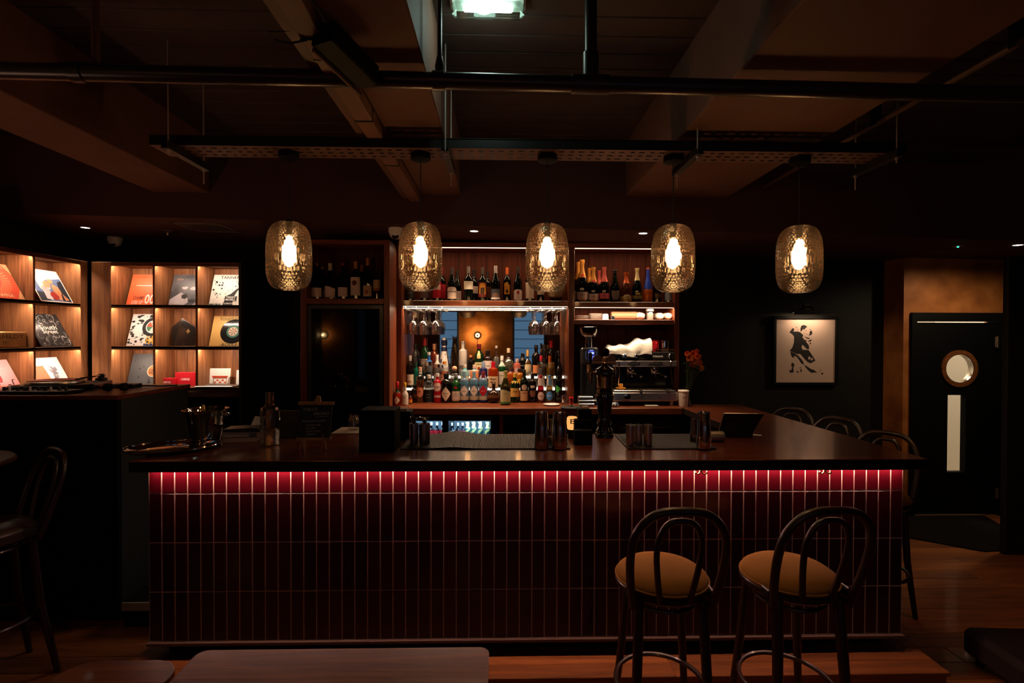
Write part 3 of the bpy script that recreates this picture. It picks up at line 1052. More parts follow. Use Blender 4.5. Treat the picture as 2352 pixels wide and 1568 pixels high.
# generic painting of draped figures: plain colour shapes only
t, u, v, n = sleeve('white bordered sleeve with a blurred blue, flesh and red painting', 'record', cellL(2, 0, .055), UY, .5, NX, (.32, .315), mat('sleeve_border', (.75, .71, .66), .4))
art(t, 'painted_ground', [rect(-.15, .012, .148, .30)], u, v, n, A('#5a6f96'), .0006)
art(t, 'painted_sky', [[(-.15, .19), (.148, .24), (.148, .30), (-.15, .30)]], u, v, n, A('#d8d6d8'), .001)
art(t, 'painted_dark', [[(.06, .02), (.148, .012), (.148, .22), (.1, .2)], [(-.15, .012), (-.06, .012), (-.07, .09), (-.15, .1)]], u, v, n, A('#1f2530'), .0012)
art(t, 'painted_veil', [blob(-.05, .16, .06, 3, 1.2), [(-.09, .03), (-.03, .02), (-.02, .13), (-.08, .17)]], u, v, n, A('#c9c2c2'), .0016)
art(t, 'painted_flesh', [blob(-.02, .17, .04, 7, 1.1), blob(.05, .12, .05, 8, 1.3), [(.03, .03), (.06, .02), (.08, .1), (.03, .1)], [(.09, .02), (.13, .03), (.09, .09)], blob(.03, .2, .03, 5)], u, v, n, A('#c9855f'), .002)
art(t, 'painted_red', [blob(.0, .06, .04, 6, 1.1)], u, v, n, A('#9c2a20'), .0024)
# orange sunburst sleeve
t, u, v, n = sleeve('red orange record sleeve with sunburst rays around a centre hole', 'record', cellL(1, 0, .045), UY, .5, NX, (.315, .315), mat('sleeve_red', (.62, .07, .03), .45))
cxx, cyy = -.03, .16
art(t, 'rays', [[(cxx + .07 * math.cos(a - .025), cyy + .07 * math.sin(a - .025)), (cxx + .14 * math.cos(a - .025), cyy + .14 * math.sin(a - .025)), (cxx + .14 * math.cos(a + .025), cyy + .14 * math.sin(a + .025)), (cxx + .07 * math.cos(a + .025), cyy + .07 * math.sin(a + .025))] for a in [2 * PI * k / 34 for k in range(34)]], u, v, n, A('#d98a60'))
art(t, 'corner_print', [[(.157, .31), (.157, .22), (.1, .31)], [(.157, 0), (.157, .09), (.1, 0)]], u, v, n, A('#d59a70'))
art(t, 'hole_shadow', [disc(.055, 30, cxx, cyy)], u, v, n, A('#5c1a10'), .001)
art(t, 'record_label', [disc(.05, 30, cxx, cyy)], u, v, n, A('#b9a86c'), .0016)
words(t, [('MANGA', .02, .285, .035, .17), ('WNA', .02, .03, .03, .12)], u, v, n, A('#e2b08c'), .0012)
# long gilt wooden block
t = thing('wooden_block', 'gilded wooden block with dark carved lettering lying on the side shelf', 'block', (-3.74, 3.945, SZ[1]), 0)
obj('block', G().box(-.03, .03, -.26, .245, .0, .125, .008), mat('gilt_wood', (.42, .22, .07), .35, .5, noise=(14, (.30, .15, .05), .2)), t)
gg = G()
text_on(gg, 'ABERFELDY', (.031, .05, .088), (0, 1, 0), (0, 0, 1), .03, .33)
text_on(gg, '12', (.031, .06, .045), (0, 1, 0), (0, 0, 1), .018, .03)
obj('lettering', gg, A('#4a2a12'), t)
# black curl sleeve
t, u, v, n = sleeve('black record sleeve with silver scrolls and old-style lettering', 'record', cellL(2, 1, .055), UY, .5, NX, (.315, .315), mat('sleeve_black', (.018, .02, .022), .25))
gg = G()
q = random.Random(21)
for k in range(34):
    cx, cy, r, a0 = q.uniform(-.14, .14), q.choice([q.uniform(.02, .12), q.uniform(.2, .3)]), q.uniform(.014, .03), q.uniform(0, 6)
    pts = [(cx + r * math.cos(a0 + i * .42), cy + r * math.sin(a0 + i * .42)) for i in range(10)]
    pts = [p for p in pts if abs(p[0]) < .153 and .004 < p[1] < .31]
    if len(pts) > 3:
        gg.tube([u * p[0] + v * p[1] + n * .0008 for p in pts], .0016, 4)
o = obj('silver_scrolls', gg, A('#b9b0a6'), t)
o['kind'] = 'stuff'
words(t, [('South', .0, .185, .042, .17), ('Street', .0, .145, .036, .15)], u, v, n, A('#c4bbb2'))
# pink sleeve
t, u, v, n = sleeve('pink record sleeve with a round hole and a small saxophone drawing', 'record', cellL(1, 2, .045), UY, .5, NX, (.315, .315), mat('sleeve_pink', (.72, .26, .27), .5))
art(t, 'hole_shadow', [disc(.058, 30, -.02, .16)], u, v, n, A('#4a1014'), .0006)
art(t, 'record_label', [disc(.054, 30, -.022, .157)], u, v, n, A('#c23a40'), .0012)
gg = G()
gg.tube([u * a + v * b + n * .001 for a, b in ((.128, .135), (.112, .142), (.106, .125), (.104, .09), (.098, .06), (.085, .05), (.078, .065), (.074, .085))], [.003, .003, .004, .005, .007, .008, .009, .011], 6)
gg.prism(disc(.02, 16, .072, .092, .012), n * .001, u, v, n * .001)
obj('saxophone_drawing', gg, A('#2c1418'), t)
words(t, [('jazz wax', -.02, .115, .012, .08), ('. . . .', .08, .24, .01, .08)], u, v, n, inkwhite, .0016)
# salmon and white sleeve
t, u, v, n = sleeve('salmon and white record sleeve with grey brush strokes', 'record', cellL(2, 2, .055), UY, .5, NX, (.315, .315), mat('sleeve_pale', (.75, .68, .6), .45))
art(t, 'salmon_field', [[(-.157, 0), (.06, 0), (.02, .06), (-.01, .12), (-.02, .24), (-.157, .24)]], u, v, n, A('#b96a49'))
art(t, 'brush_strokes', [[(q.uniform(.0, .09), y + .05), (q.uniform(.02, .1), y + .01), (q.uniform(.02, .1), y)] for y in [.05 + .008 * k for k in range(20)]], u, v, n, A('#77747a'), .0012)
# ------------------------------------------------------------------ bottles
def prof(kind, H, R):
    """outer profile, bottom to top of the glass (without the cap)"""
    k = {
        'bordeaux': [(0, .004), (.86, 0), (1, .02), (1, .60), (.93, .66), (.5, .73), (.36, .77), (.34, .97), (.38, .975), (.38, 1), (0, 1)],
        'burgundy': [(0, .004), (.86, 0), (1, .02), (1, .46), (.92, .55), (.62, .68), (.4, .77), (.34, .82), (.33, .97), (.37, .975), (.37, 1), (0, 1)],
        'champagne': [(0, .004), (.86, 0), (1, .03), (1, .42), (.93, .50), (.65, .63), (.42, .74), (.35, .82), (.33, .93), (.44, .95), (.42, .985), (.3, 1), (0, 1)],
        'spirit': [(0, .004), (.88, 0), (1, .02), (1, .62), (.94, .68), (.6, .74), (.40, .78), (.37, .84), (.37, 1), (0, 1)],
        'shoulder': [(0, .004), (.88, 0), (1, .02), (1, .68), (.9, .74), (.45, .78), (.38, .80), (.38, 1), (0, 1)],
        'cone': [(0, .004), (.85, 0), (1, .02), (1, .2), (.9, .4), (.62, .62), (.40, .82), (.36, .95), (.42, .96), (.42, 1), (0, 1)],
        'tall': [(0, .004), (.85, 0), (1, .02), (.98, .32), (.86, .55), (.52, .80), (.42, .92), (.46, 1), (0, 1)],
        'squat': [(0, .004), (.92, 0), (1, .03), (1, .66), (.9, .74), (.55, .80), (.44, .82), (.44, 1), (0, 1)],
        'globe': [(0, .004), (.5, 0), (.62, .03), (.9, .14), (1, .30), (.96, .44), (.75, .56), (.4, .64), (.26, .68), (.25, 1), (0, 1)],
        'sauce': [(0, .004), (.9, 0), (1, .03), (1, .45), (.85, .54), (.45, .64), (.40, .66), (.40, 1), (0, 1)],
        'bell': [(0, .004), (.85, 0), (.95, .03), (1, .16), (.92, .36), (.62, .5), (.42, .58), (.48, .66), (.5, .70), (.36, .74), (.34, 1), (0, 1)],
        'drop': [(0, .004), (.8, 0), (.95, .02), (1, .25), (.85, .42), (.5, .62), (.3, .74), (.27, .96), (.32, .965), (.32, 1), (0, 1)],
    }[kind]
    return [(r * R, z * H) for r, z in k]


def rad_at(pr, z):
    for (r0, z0), (r1, z1) in zip(pr[1:], pr[2:]):
        if z0 <= z <= z1 and z1 > z0:
            return r0 + (r1 - r0) * (z - z0) / (z1 - z0)
    return pr[2][0]


def patch(pr, z0, z1, half, shape='rect', lift=.0006, n=10, cols=None):
    """curved label on the front (towards -y)"""
    g = G()
    cols = []
    for i in range(n + 1):
        s = -1 + 2 * i / n
        lo, hi = -1, 1
        if shape == 'disc':
            hi = math.sqrt(max(1 - s * s, 0)); lo = -hi
        elif shape == 'diamond':
            hi = 1 - abs(s); lo = -hi
        elif shape == 'arch':
            hi = .55 + .45 * math.sqrt(max(1 - s * s, 0))
        elif shape == 'shield':
            lo = -math.sqrt(max(1 - abs(s) ** 2.4, 0))
            hi = 1 - .12 * math.cos(s * PI) * (1 if abs(s) < .5 else -.3)
        elif shape == 'wave':
            hi = .8 + .2 * math.cos(s * 2.2 + .9)
        elif shape == 'tri':
            hi = (1 - s) / 2; lo = -hi
        cols.append((s, lo, hi))
    zc, zh = (z0 + z1) / 2, (z1 - z0) / 2
    m = 1 if shape == 'rect' and abs(rad_at(pr, z0) - rad_at(pr, z1)) < 1e-4 else 4
    vs = []
    for s, lo, hi in cols:
        for k in range(m + 1):
            z = zc + zh * (lo + (hi - lo) * k / m)
            r = rad_at(pr, z) + lift
            a = s * half
            vs.append((r * math.sin(a), -r * math.cos(a), z))
    fs = [[i * (m + 1) + k, (i + 1) * (m + 1) + k, (i + 1) * (m + 1) + k + 1, i * (m + 1) + k + 1] for i in range(n) for k in range(m)]
    return g.add(vs, fs, 0, True)


def letter_patch(pr, body, zc, size, width, lift=.0012):
    g = G()
    vs, fs = text2d(body, .03, width / size)
    out = []
    for a, b in vs:
        z = zc + b * size
        r = rad_at(pr, z) + lift
        t = a * size / r
        out.append((r * math.sin(t), -r * math.cos(t), z))
    return g.add(out, fs)


glassclear = thin('bottle_glass', (.93, .95, .95), .08, .02, 0, .75)
GL = {}


def bglass(h, rough=.05, trans=0):
    k = 'glass_' + h.strip('#')
    return mat(k, h, rough, 0, .6, trans=trans, ior=1.4)


def liquid(h):
    return mat('liquid_' + h.strip('#'), h, .05, 0, .5, trans=.72, ior=1.34)


CAPM = lambda h, me=0: mat('cap_%s_%d' % (h.strip('#'), me), h, .35, me)
PAP = lambda h: mat('label_' + h.strip('#'), h, .6, 0, .3)
dark = '#070a06'


def bottle(lab, px, top, w, y, zbase, kind, glass, cap=None, labels=(), group=None, liq=None, name='bottle', box=None, base=None):
    """px/top/w: centre, top and width in the photo's pixels at depth y; labels: (shape, z0, z1, half angle, colour[, text, text colour])"""
    k = y / F
    x = X(px, y, 850)
    H = P(px, top, y).z - zbase
    R = w * k / 2
    t = thing(name, lab, 'bottle', (x, y, zbase + .0004), 0, group)
    capz = H
    if cap:
        capz = H - cap[1] * H
    pr = prof(kind, H, R)
    seg = 20
    if glass == 'clear':
        obj('glass', G().lathe(pr, seg), glassclear, t)
        if liq:
            lv = .62
            lp_ = [(r * .93, z) for r, z in pr if z < lv * H]
            r = rad_at(pr, lv * H) * .93
            obj('liquid', G().lathe([(a, max(z, .004)) for a, z in lp_] + [(r, lv * H), (0, lv * H)], 16), liquid(liq), t)
    else:
        obj('glass', G().lathe(pr, seg), bglass(glass), t)
    if cap:
        col, fr, sty = cap[0], cap[1], (cap[2] if len(cap) > 2 else 'cap')
        if sty == 'cap' and fr > .19 and kind != 'globe':
            sty = 'foil'
        me = cap[3] if len(cap) > 3 else 0
        if sty == 'foil':          # sleeve that follows the neck
            zz = [H * (1 - fr) + H * fr * i / 8 for i in range(9)]
            cp = [(rad_at(pr, z) + .0012, z) for z in zz[:-1]]
            cp += [(cp[-1][0] * .95, H + .001), (0, H + .0012)]
            g = G().lathe([(cp[0][0] - .002, cp[0][1])] + cp, 16)
        elif sty == 'ball':
            rr = fr * H * .55
            g = G().lathe([(0, H - rr * .2), (rr * .5, H - rr * .2)] + [(rr * math.sin(a), H + rr * .8 - rr * math.cos(a)) for a in [PI * (.2 + .8 * i / 7) for i in range(8)]], 14)
        else:
            r0 = rad_at(pr, H * (1 - fr) + .001) * (1.12 if sty == 'cap' else 1.35)
            g = G().lathe([(r0 * .9, H * (1 - fr)), (r0, H * (1 - fr) + .001), (r0, H), (r0 * .9, H + .002), (0, H + .002)], 14)
        obj('cap', g, CAPM(col, me), t)
    for L in labels:
        sh, a, b, half, col = L[:5]
        obj('label', patch(pr, a * H, b * H, half, sh, .0006 + .0003 * (labels.index(L))), PAP(col), t)
        if len(L) > 5 and L[5]:
            for q_, (body, zc, sz, wd) in enumerate(L[5]):
                obj('lettering', letter_patch(pr, body, zc * H, sz, wd, .0014 + .0003 * labels.index(L)), PAP(L[6]), t)
    return t


ws = zsh - .008 + .0
gw = 'wines on the shelf of the dark cabinet'
LW = '#e6c8b4'
yw = 4.64
bottle('wine bottle with a rust cap, first from the cabinet\'s left side', 728, 604, 24, yw, wsa, 'burgundy', dark, ('#7a4020', .09, 'foil'), [('rect', .06, .31, 1.3, LW)], gw)
bottle('wine bottle with a tan cap half hidden behind the rust-capped one', 741, 612, 22, yw + .12, wsa, 'burgundy', dark, ('#7a5020', .09, 'foil'), [('rect', .06, .28, 1.3, LW)], gw)
bottle('wine bottle with a tall white cap and a wavy topped label', 759, 605, 24, yw, wsa, 'burgundy', dark, ('#cdbba0', .2, 'foil'), [('wave', .04, .36, 1.3, LW)], gw)
bottle('slim dark wine bottle with a small red cap and a low square label', 788, 605, 22, yw, wsa, 'bordeaux', '#0b0604', ('#7a1512', .06, 'foil'), [('rect', .07, .33, 1.35, LW)], gw)
bottle('wine bottle with a gold cap and a tall label bearing a brown animal', 817, 601, 22, yw, wsa, 'bordeaux', dark, ('#b8782e', .19, 'foil'), [('rect', .1, .58, 1.35, '#ecd0bc'), ('disc', .36, .5, .5, '#6a3a1c')], gw)
bottle('wine bottle with a thin copper neck behind the animal-labelled one', 831, 608, 20, yw + .13, wsa, 'bordeaux', dark, ('#8a4a26', .2, 'foil'), (), gw)
bottle('tall wine bottle with an orange gold neck and a small square label', 845, 593, 21, yw, wsa, 'burgundy', dark, ('#b8702a', .18, 'foil'), [('rect', .07, .33, 1.1, '#d0b08c'), ('disc', .13, .23, .35, '#a8532c')], gw)
bottle('small clear dessert wine bottle banded in orange near the upright', 866, 619, 17, yw, wsa, 'bordeaux', '#140a08', ('#3a1410', .1, 'foil'), [('rect', .36, .65, 1.3, '#c2a06a'), ('rect', .28, .37, 1.3, '#9a5a1c')], gw)

gc = 'wines on the middle top shelf'
yc = 4.93
W2 = '#d8bca8'
bottle('dark wine bottle with a grey lettered label, first behind the second lamp', 942, 614, 19, yc, zsh, 'bordeaux', dark, ('#201010', .18, 'foil'), [('rect', .06, .36, 1.3, '#2e2c2e', [('CASTAN', .24, .007, .05)], '#a09890')], gc)
bottle('wine bottle with a dusky grey label behind the second hanging lamp', 975, 612, 21, yc, zsh, 'burgundy', dark, ('#2a1a14', .18, 'foil'), [('rect', .08, .42, 1.3, '#6e5a52')], gc)
bottle('wine bottle with a bright red label partly behind the second lamp', 1004, 608, 19, yc - .03, zsh, 'bordeaux', dark, ('#2a1210', .18, 'foil'), [('rect', .08, .52, 1.35, '#c01c2c'), ('rect', .3, .44, 1.0, '#d8a890')], gc)
bottle('wine bottle with a red label, standing behind its red-labelled twin', 1014, 614, 19, yc + .08, zsh, 'bordeaux', dark, ('#7a1018', .2, 'foil'), [('rect', .08, .5, 1.35, '#a81826')], gc)
bottle('sloping wine bottle with a white arched label and a black line', 1038, 615, 21, yc - .03, zsh, 'burgundy', dark, ('#3a3430', .2, 'foil'), [('arch', .06, .42, 1.3, W2), ('rect', .26, .28, 1.3, '#30241e')], gc)
bottle('wine bottle with a white label behind the one with the arched label', 1050, 622, 19, yc + .09, zsh, 'burgundy', dark, ('#1a1816', .2, 'foil'), [('rect', .06, .34, 1.3, W2)], gc)
bottle('tall wine bottle with a high cream label and a silver-topped cap', 1076, 611, 21, yc - .03, zsh, 'bordeaux', dark, ('#8a8078', .22, 'foil', .5), [('rect', .33, .56, 1.35, '#dcc8b0')], gc)
bottle('wine bottle with a cream label, standing behind the high-labelled one', 1088, 620, 19, yc + .09, zsh, 'bordeaux', dark, ('#14100e', .2, 'foil'), [('rect', .26, .48, 1.35, W2)], gc)
bottle('wine bottle with a red and orange pictured label and grey cap', 1108, 615, 19, yc - .02, zsh, 'bordeaux', dark, ('#4c4640', .2, 'foil'), [('rect', .12, .56, 1.3, '#5c1a16'), ('arch', .2, .54, .8, '#c07a24'), ('rect', .2, .4, .5, '#3a2414')], gc)
bottle('wine bottle with a dim pictured label hidden behind the orange one', 1119, 624, 18, yc + .09, zsh, 'bordeaux', dark, ('#1a1614', .2, 'foil'), [('rect', .12, .5, 1.3, '#5a2c14')], gc)
bottle('dark wine bottle with a slate label showing a brown hill', 1138, 611, 22, yc - .03, zsh, 'burgundy', dark, ('#b8b0a8', .2, 'foil', .4), [('rect', .05, .34, 1.3, '#3c3a3e'), ('rect', .05, .10, 1.3, '#b8aca4'), ('arch', .11, .22, .7, '#6a4a3a')], gc)
bottle('wine bottle with an orange cap and an ochre horse head on its glass', 1164, 614, 18, yc - .02, zsh, 'bordeaux', dark, ('#c8602c', .22, 'foil'), [('wave', .2, .54, .75, '#c07a1c'), ('disc', .42, .56, .35, '#c98a24'), ('disc', .24, .34, .3, dark)], gc)
bottle('black-capped wine bottle with a white arched label beside the ivory-labelled one', 1189, 613, 20, yc - .02, zsh, 'burgundy', dark, ('#2c2420', .18, 'foil'), [('arch', .04, .34, 1.2, '#d8c2b4'), ('disc', .2, .3, .35, '#a83a34')], gc)
bottle('wine bottle with a tall ivory label beside the third hanging lamp', 1216, 614, 20, yc - .02, zsh, 'bordeaux', dark, ('#30241c', .2, 'foil'), [('rect', .08, .55, 1.2, '#dcc2a8'), ('disc', .44, .52, .25, '#b87a2c')], gc)
bottle('wine bottle with a short pale label below the third hanging lamp', 1241, 618, 17, yc - .02, zsh, 'bordeaux', dark, ('#30241c', .2, 'foil'), [('rect', .2, .34, 1.2, '#cdb6a0')], gc)
# straw flask
t = bottle('round straw-covered wine flask at the end of the middle shelf', 1277, 613, 34, yc, zsh, 'globe', '#101a0c', ('#3a1a10', .1, 'foil'), (), gc, None, 'straw_flask')
g = G()
Rw = 38 * yc / F / 2
g.lathe([(0, 0), (.028, 0), (.03, .012), (.026, .02), (Rw * .98, .045), (Rw, .09), (Rw * .97, .13), (Rw * .8, .15), (Rw * .75, .15)], 24)
obj('straw_basket', g, mat('straw', (.36, .22, .10), .8, bump=(60, .6)), t)
g = G()
for k in range(20):
    a = 2 * PI * k / 20
    g.tube([(r * math.cos(a), r * math.sin(a), z) for r, z in ((Rw * .86, .035), (Rw + .001, .06), (Rw + .002, .1), (Rw * .98, .135))], .0022, 4)
o = obj('straw_ribs', g, mat('straw', (.36, .22, .10)), t)
o['kind'] = 'stuff'

gr = 'sparkling wines on the top shelf'
zr = zsh - .008
G1, PK = '#c88a3c', '#c05a50'
def fizz(lab, px, top, w, y, foil, labels, frac=.42, glass='#070b05'):
    return bottle(lab, px, top, w, y, zr, 'champagne', glass, (foil, frac, 'foil', .35), labels, gr)
fizz('gold-necked magnum half behind the upright of the right bay', 1327, 602, 22, 5.03, G1, [('rect', .06, .3, 1.3, '#caa890')])
fizz('tallest champagne magnum with a gold neck and a red seal', 1336, 597, 27, 4.9, G1, [('rect', .07, .24, 1.2, '#c8a494', [('MOUSSEUX', .17, .007, .05)], '#4a3028'), ('rect', .04, .07, .7, '#b07a30'), ('disc', .60, .66, .5, '#c02a34')])
fizz('gold-necked champagne bottle standing behind the pale labelled one', 1352, 616, 20, 5.02, '#b8782c', [('rect', .06, .3, 1.3, '#caa890')])
fizz('champagne bottle with a gold neck, red seal and pale label', 1362, 614, 23, 4.9, G1, [('rect', .07, .24, 1.2, '#c8a898', [('MOUSSEUX', .16, .006, .045)], '#4a3028'), ('rect', .03, .07, .7, '#b07a30'), ('disc', .56, .63, .5, '#c02a34')])
fizz('rose foiled champagne bottle standing behind the pink labelled one', 1375, 622, 20, 5.02, '#a84a40', [('rect', .06, .3, 1.3, '#b85058')])
fizz('champagne bottle with a shiny pink neck and a pink label', 1387, 614, 23, 4.9, PK, [('rect', .1, .26, 1.2, '#c45a60', [('ROSE BRUT', .18, .006, .045)], '#501820')])
fizz('black champagne bottle with a grey shield label', 1411, 619, 23, 4.9, '#2c2826', [('shield', .08, .36, .85, '#6c5a4e')], .1)
fizz('clear rose champagne bottle with an orange neck and an oval label', 1437, 626, 26, 4.9, '#a8491c', [('disc', .08, .26, .75, '#d0b48c'), ('rect', .02, .2, 1.4, '#8a6a24')], .36, '#3a1a0c')
fizz('dark prosecco bottle with a cream neck and an olive label', 1462, 616, 22, 4.9, '#bfae7c', [('rect', .1, .2, 1.3, '#7a6630'), ('rect', .22, .28, .5, '#b8944c')], .36)
t = bottle('slender bottle blue above and orange below with bright stripes', 1487, 615, 22, 4.9, zr, 'drop', '#b0501a', ('#1c3a9c', .62, 'foil'), [('rect', .04, .3, .7, '#7c3410')], gr)
for k in (-1, 0, 1):
    obj('stripe', patch(prof('drop', P(1487, 615, 4.9).z - zr, 22 * 4.9 / F / 2), .02, .07, .09, 'rect', .0016, 2).xf(Matrix.Rotation(k * .42, 4, 'Z')), PAP('#e0803c'), t)
bottle('dark bottle with thin gold lines on a black label below the fourth lamp', 1508, 620, 20, 4.9, zr, 'burgundy', dark, ('#2a2420', .2, 'foil'), [('rect', .12, .3, .9, '#1c1612'), ('rect', .16, .17, .7, '#b07a3c'), ('rect', .20, .21, .7, '#b07a3c'), ('rect', .24, .25, .7, '#b07a3c')], gr)
bottle('dark bottle with a bluish white label at the shelf end', 1534, 622, 20, 4.9, zr, 'burgundy', dark, ('#2a2420', .2, 'foil'), [('rect', .06, .3, 1.2, '#8c9098')], gr)

# ---- spirits on the worktop: front row, then the two raised rows
Y1, Y2, Y3 = 4.88, 4.99, 5.07
g1, g2_, g3 = 'spirits in the front row', 'spirits on the first step', 'spirits on the top step'
Cr, Wh = '#d8b898', '#dccabc'
b = bottle
b('small hot sauce bottle with a red cap and white diamond label', 912.5, 877, 17, 4.66, ZT, 'sauce', '#8a1c0c', ('#b01420', .14), [('diamond', .06, .42, .9, Wh, [('SAUCE', .22, .006, .022)], '#3a3028'), ('rect', .54, .72, 3.1, '#12301c')], g1)
b('small white-wrapped bitters bottle with a yellow cap', 930, 879, 16, 4.67, ZT, 'sauce', '#c0b0a4', ('#c08a1c', .14), [('rect', .05, .5, 1.4, '#cbbab0', [('BITTERS', .38, .006, .03)], '#4a4038'), ('rect', .66, .8, 3.1, '#c8b8ac')], g1)
b('tiny bitters bottle with an orange and red label', 941, 897, 12, 4.78, ZT, 'sauce', '#1a0e08', ('#1a1412', .2), [('rect', .08, .34, 1.4, '#c8741c'), ('rect', .34, .48, 1.4, '#7a1a14')], g1)
b('dark brown liqueur jar with a black lid behind the bitters', 953, 884, 17, Y1, ZT, 'squat', '#140c08', ('#12100e', .16), [('rect', .3, .5, 1.3, '#4a2418')], g1)
b('amber whisky bottle with a cream cap and a round pinkish label', 965, 843, 19, Y1, ZT, 'shoulder', 'clear', ('#d0a088', .12), [('disc', .16, .44, 1.0, '#c87a5c', [('80', .32, .012, .02)], '#5a2010')], g1, '#9a4a08')
b('clear gin bottle with a big black label on its lower half', 985, 861, 21, Y1, ZT, 'shoulder', 'clear', ('#c8c0b8', .12), [('rect', .04, .48, 1.45, '#16161a', [('LONDON', .3, .006, .036), ('DRY GIN', .2, .006, .036)], '#8a8884')], g1, '#b8b4ae')
b('red bottle with a large round white label on its neck', 1005, 858, 19, Y1, ZT, 'shoulder', '#96101c', ('#d0c8c0', .1), [('disc', .40, .70, 1.1, '#d8b8ac', [('SANTI', .55, .009, .045)], '#7a2028'), ('rect', .18, .26, .9, '#c8a098')], g1)
b('squat black gin bottle with a white diamond label', 1025, 858, 25, Y1, ZT, 'squat', '#070706', ('#0a0908', .12), [('diamond', .06, .56, 1.0, '#d8bca8', [('HENDRICK\'S', .33, .008, .058), ('GIN', .24, .006, .02)], '#2c2420')], g1)
b('green gin bottle with a white label and a red seal', 1047, 858, 20, Y1, ZT, 'spirit', '#0d3a16', ('#a8a8a8', .13, 'cap', .6), [('rect', .1, .4, 1.35, '#d4beb0', [('GIN', .32, .008, .02), ('IMPORTED', .24, .005, .04)], '#7a2028'), ('disc', .48, .57, .4, '#9a1c24'), ('rect', .06, .1, 1.35, '#b88464')], g1)
for k, (px, c, tc, cc) in enumerate(((1067, '#dccabc', '#4a4038', 'nearest the green bottle'), (1089, '#e0cfc0', '#4a4038', 'in the middle of the three'), (1110, '#b81c2c', '#e0c0b8', 'with the red diamond'))):
    b('clear and blue gin bottle of three, the one ' + cc, px, 853, 20.5, Y1, ZT, 'shoulder', '#566c84', ('#7c98a4' if k < 2 else '#7a2a34', .2), [('diamond', .2, .56, 1.05, c, [('DISTILL', .38, .007, .036)], tc), ('rect', .09, .22, 1.4, '#b8a890'), ('rect', .0, .09, 1.45, '#17245e'), ('rect', .58, .66, 1.4, '#4a7f98')], g1)
b('squat ribbed brown glass decanter with a low round belly', 1134, 880, 30, Y1 - .02, ZT, 'globe', '#2a140a', ('#3a2014', .14), [('rect', .24, .4, 1.3, '#6a4028')], g1)
b('olive white-wine bottle with a cream label striped green below', 1161, 852, 24, 4.72, ZT, 'burgundy', '#241e0a', ('#a89a5c', .2, 'foil'), [('wave', .1, .46, 1.25, '#c4b88c', [('COLLIO', .34, .007, .04)], '#5a5030'), ('rect', .04, .1, 1.25, '#4f8a3c')], g1)
b('green herbal liqueur bottle with an orange cream label', 1183, 857, 21, Y1, ZT, 'spirit', '#0a1c08', ('#c89a3c', .14), [('rect', .2, .5, 1.4, '#cf9a4c', [('JAGER', .38, .012, .045)], '#2a1c10'), ('rect', .66, .74, 3.1, '#c8963c')], g1)
b('dark amaro bottle with a round emblem above a beige label', 1204, 849, 19, Y1, ZT, 'spirit', '#081008', ('#12100c', .12), [('rect', .06, .36, 1.4, '#c89c74', [('AMARO', .3, .009, .045)], '#3a2014'), ('disc', .38, .56, .7, '#b89c88')], g1)
b('black cream-liqueur bottle with a small pictured label', 1223, 858, 19, Y1, ZT, 'shoulder', '#120c0c', ('#1c1410', .16), [('shield', .2, .42, .7, '#7a4a3c'), ('rect', .52, .6, .5, '#c0b0a0')], g1)
b('red aperitif bottle with a white oval label below clear shoulders', 1242, 862, 19, Y1, ZT, 'cone', 'clear', ('#a81c24', .1), [('disc', .1, .4, .95, '#d4b8ac', [('SANTI', .25, .009, .04)], '#7a2028')], g1, '#b0101c')
b('golden vermouth bottle with a blue oval label', 1262, 862, 19, Y1, ZT, 'cone', 'clear', ('#4f7fae', .12), [('disc', .1, .42, .95, '#3f78b8', [('SANTI', .26, .009, .04)], '#e0d8d0')], g1, '#9a6a34')
b('matt black bottle with a green triangle on its label', 1283, 846, 17, Y1, ZT, 'spirit', '#0a0b0c', ('#0a0b0c', .1), [('tri', .28, .52, .8, '#3f9a3c'), ('rect', .08, .16, .8, '#2c2c2c')], g1)

b('dark bitter bottle with a white cap and a red lettered label', 942, 817, 17, Y2, T2, 'shoulder', '#140c0a', ('#d0c4b8', .16), [('rect', .0, .42, 1.35, '#cdb49c', [('IMERA', .2, .014, .045)], '#a03018')], g2_)
b('narrow teal green bottle behind the dark bitter', 956, 833, 14, Y2 + .01, T2, 'shoulder', '#0c5a4a', ('#0c3a30', .16), (), g2_)
b('black-capped bottle peeping up behind the amber whisky', 967, 838, 15, Y2, T2, 'spirit', '#0f1a14', ('#0a0a0c', .3), [('rect', .62, .76, .5, '#cfc8c0')], g2_)
b('clear vodka bottle with a blue collar and a black label', 985, 809, 18, Y2, T2, 'shoulder', 'clear', ('#b8b4b0', .08), [('rect', .1, .45, .7, '#15181c'), ('rect', .74, .92, 3.1, '#2a62a8')], g2_, '#b0b4b8')
b('clear white rum bottle with a white collar and a pale label', 1004, 815, 16, Y2, T2, 'shoulder', 'clear', ('#c8c4c0', .1), [('rect', .05, .42, 1.3, '#b4a898'), ('rect', .72, .98, 3.1, '#d4ccc4')], g2_, '#b8b8b4')
b('orange spiced rum bottle with a peach label and round badge', 1021, 830, 20, Y2 - .02, T2, 'shoulder', 'clear', ('#c87a1c', .1), [('rect', .02, .5, 1.35, '#d49a84', [('BACARDI', .42, .011, .06)], '#7a2418'), ('disc', .48, .64, .6, '#b05a3c')], g2_, '#b04a0a')
b('clear tequila bottle with a round cork ball stopper', 1044, 851, 19, Y2 - .01, T2, 'squat', 'clear', ('#d09a78', .28, 'ball'), (), g2_, '#b8b4ac')
b('teal labelled gin bottle, first on the step above the blue trio', 1068, 838, 19, Y2, T2, 'shoulder', '#7c9a9a', ('#d0b8a8', .12), [('rect', .55, .85, 3.1, '#5aa4b0'), ('rect', .0, .5, 1.4, '#d8c49a')], g2_)
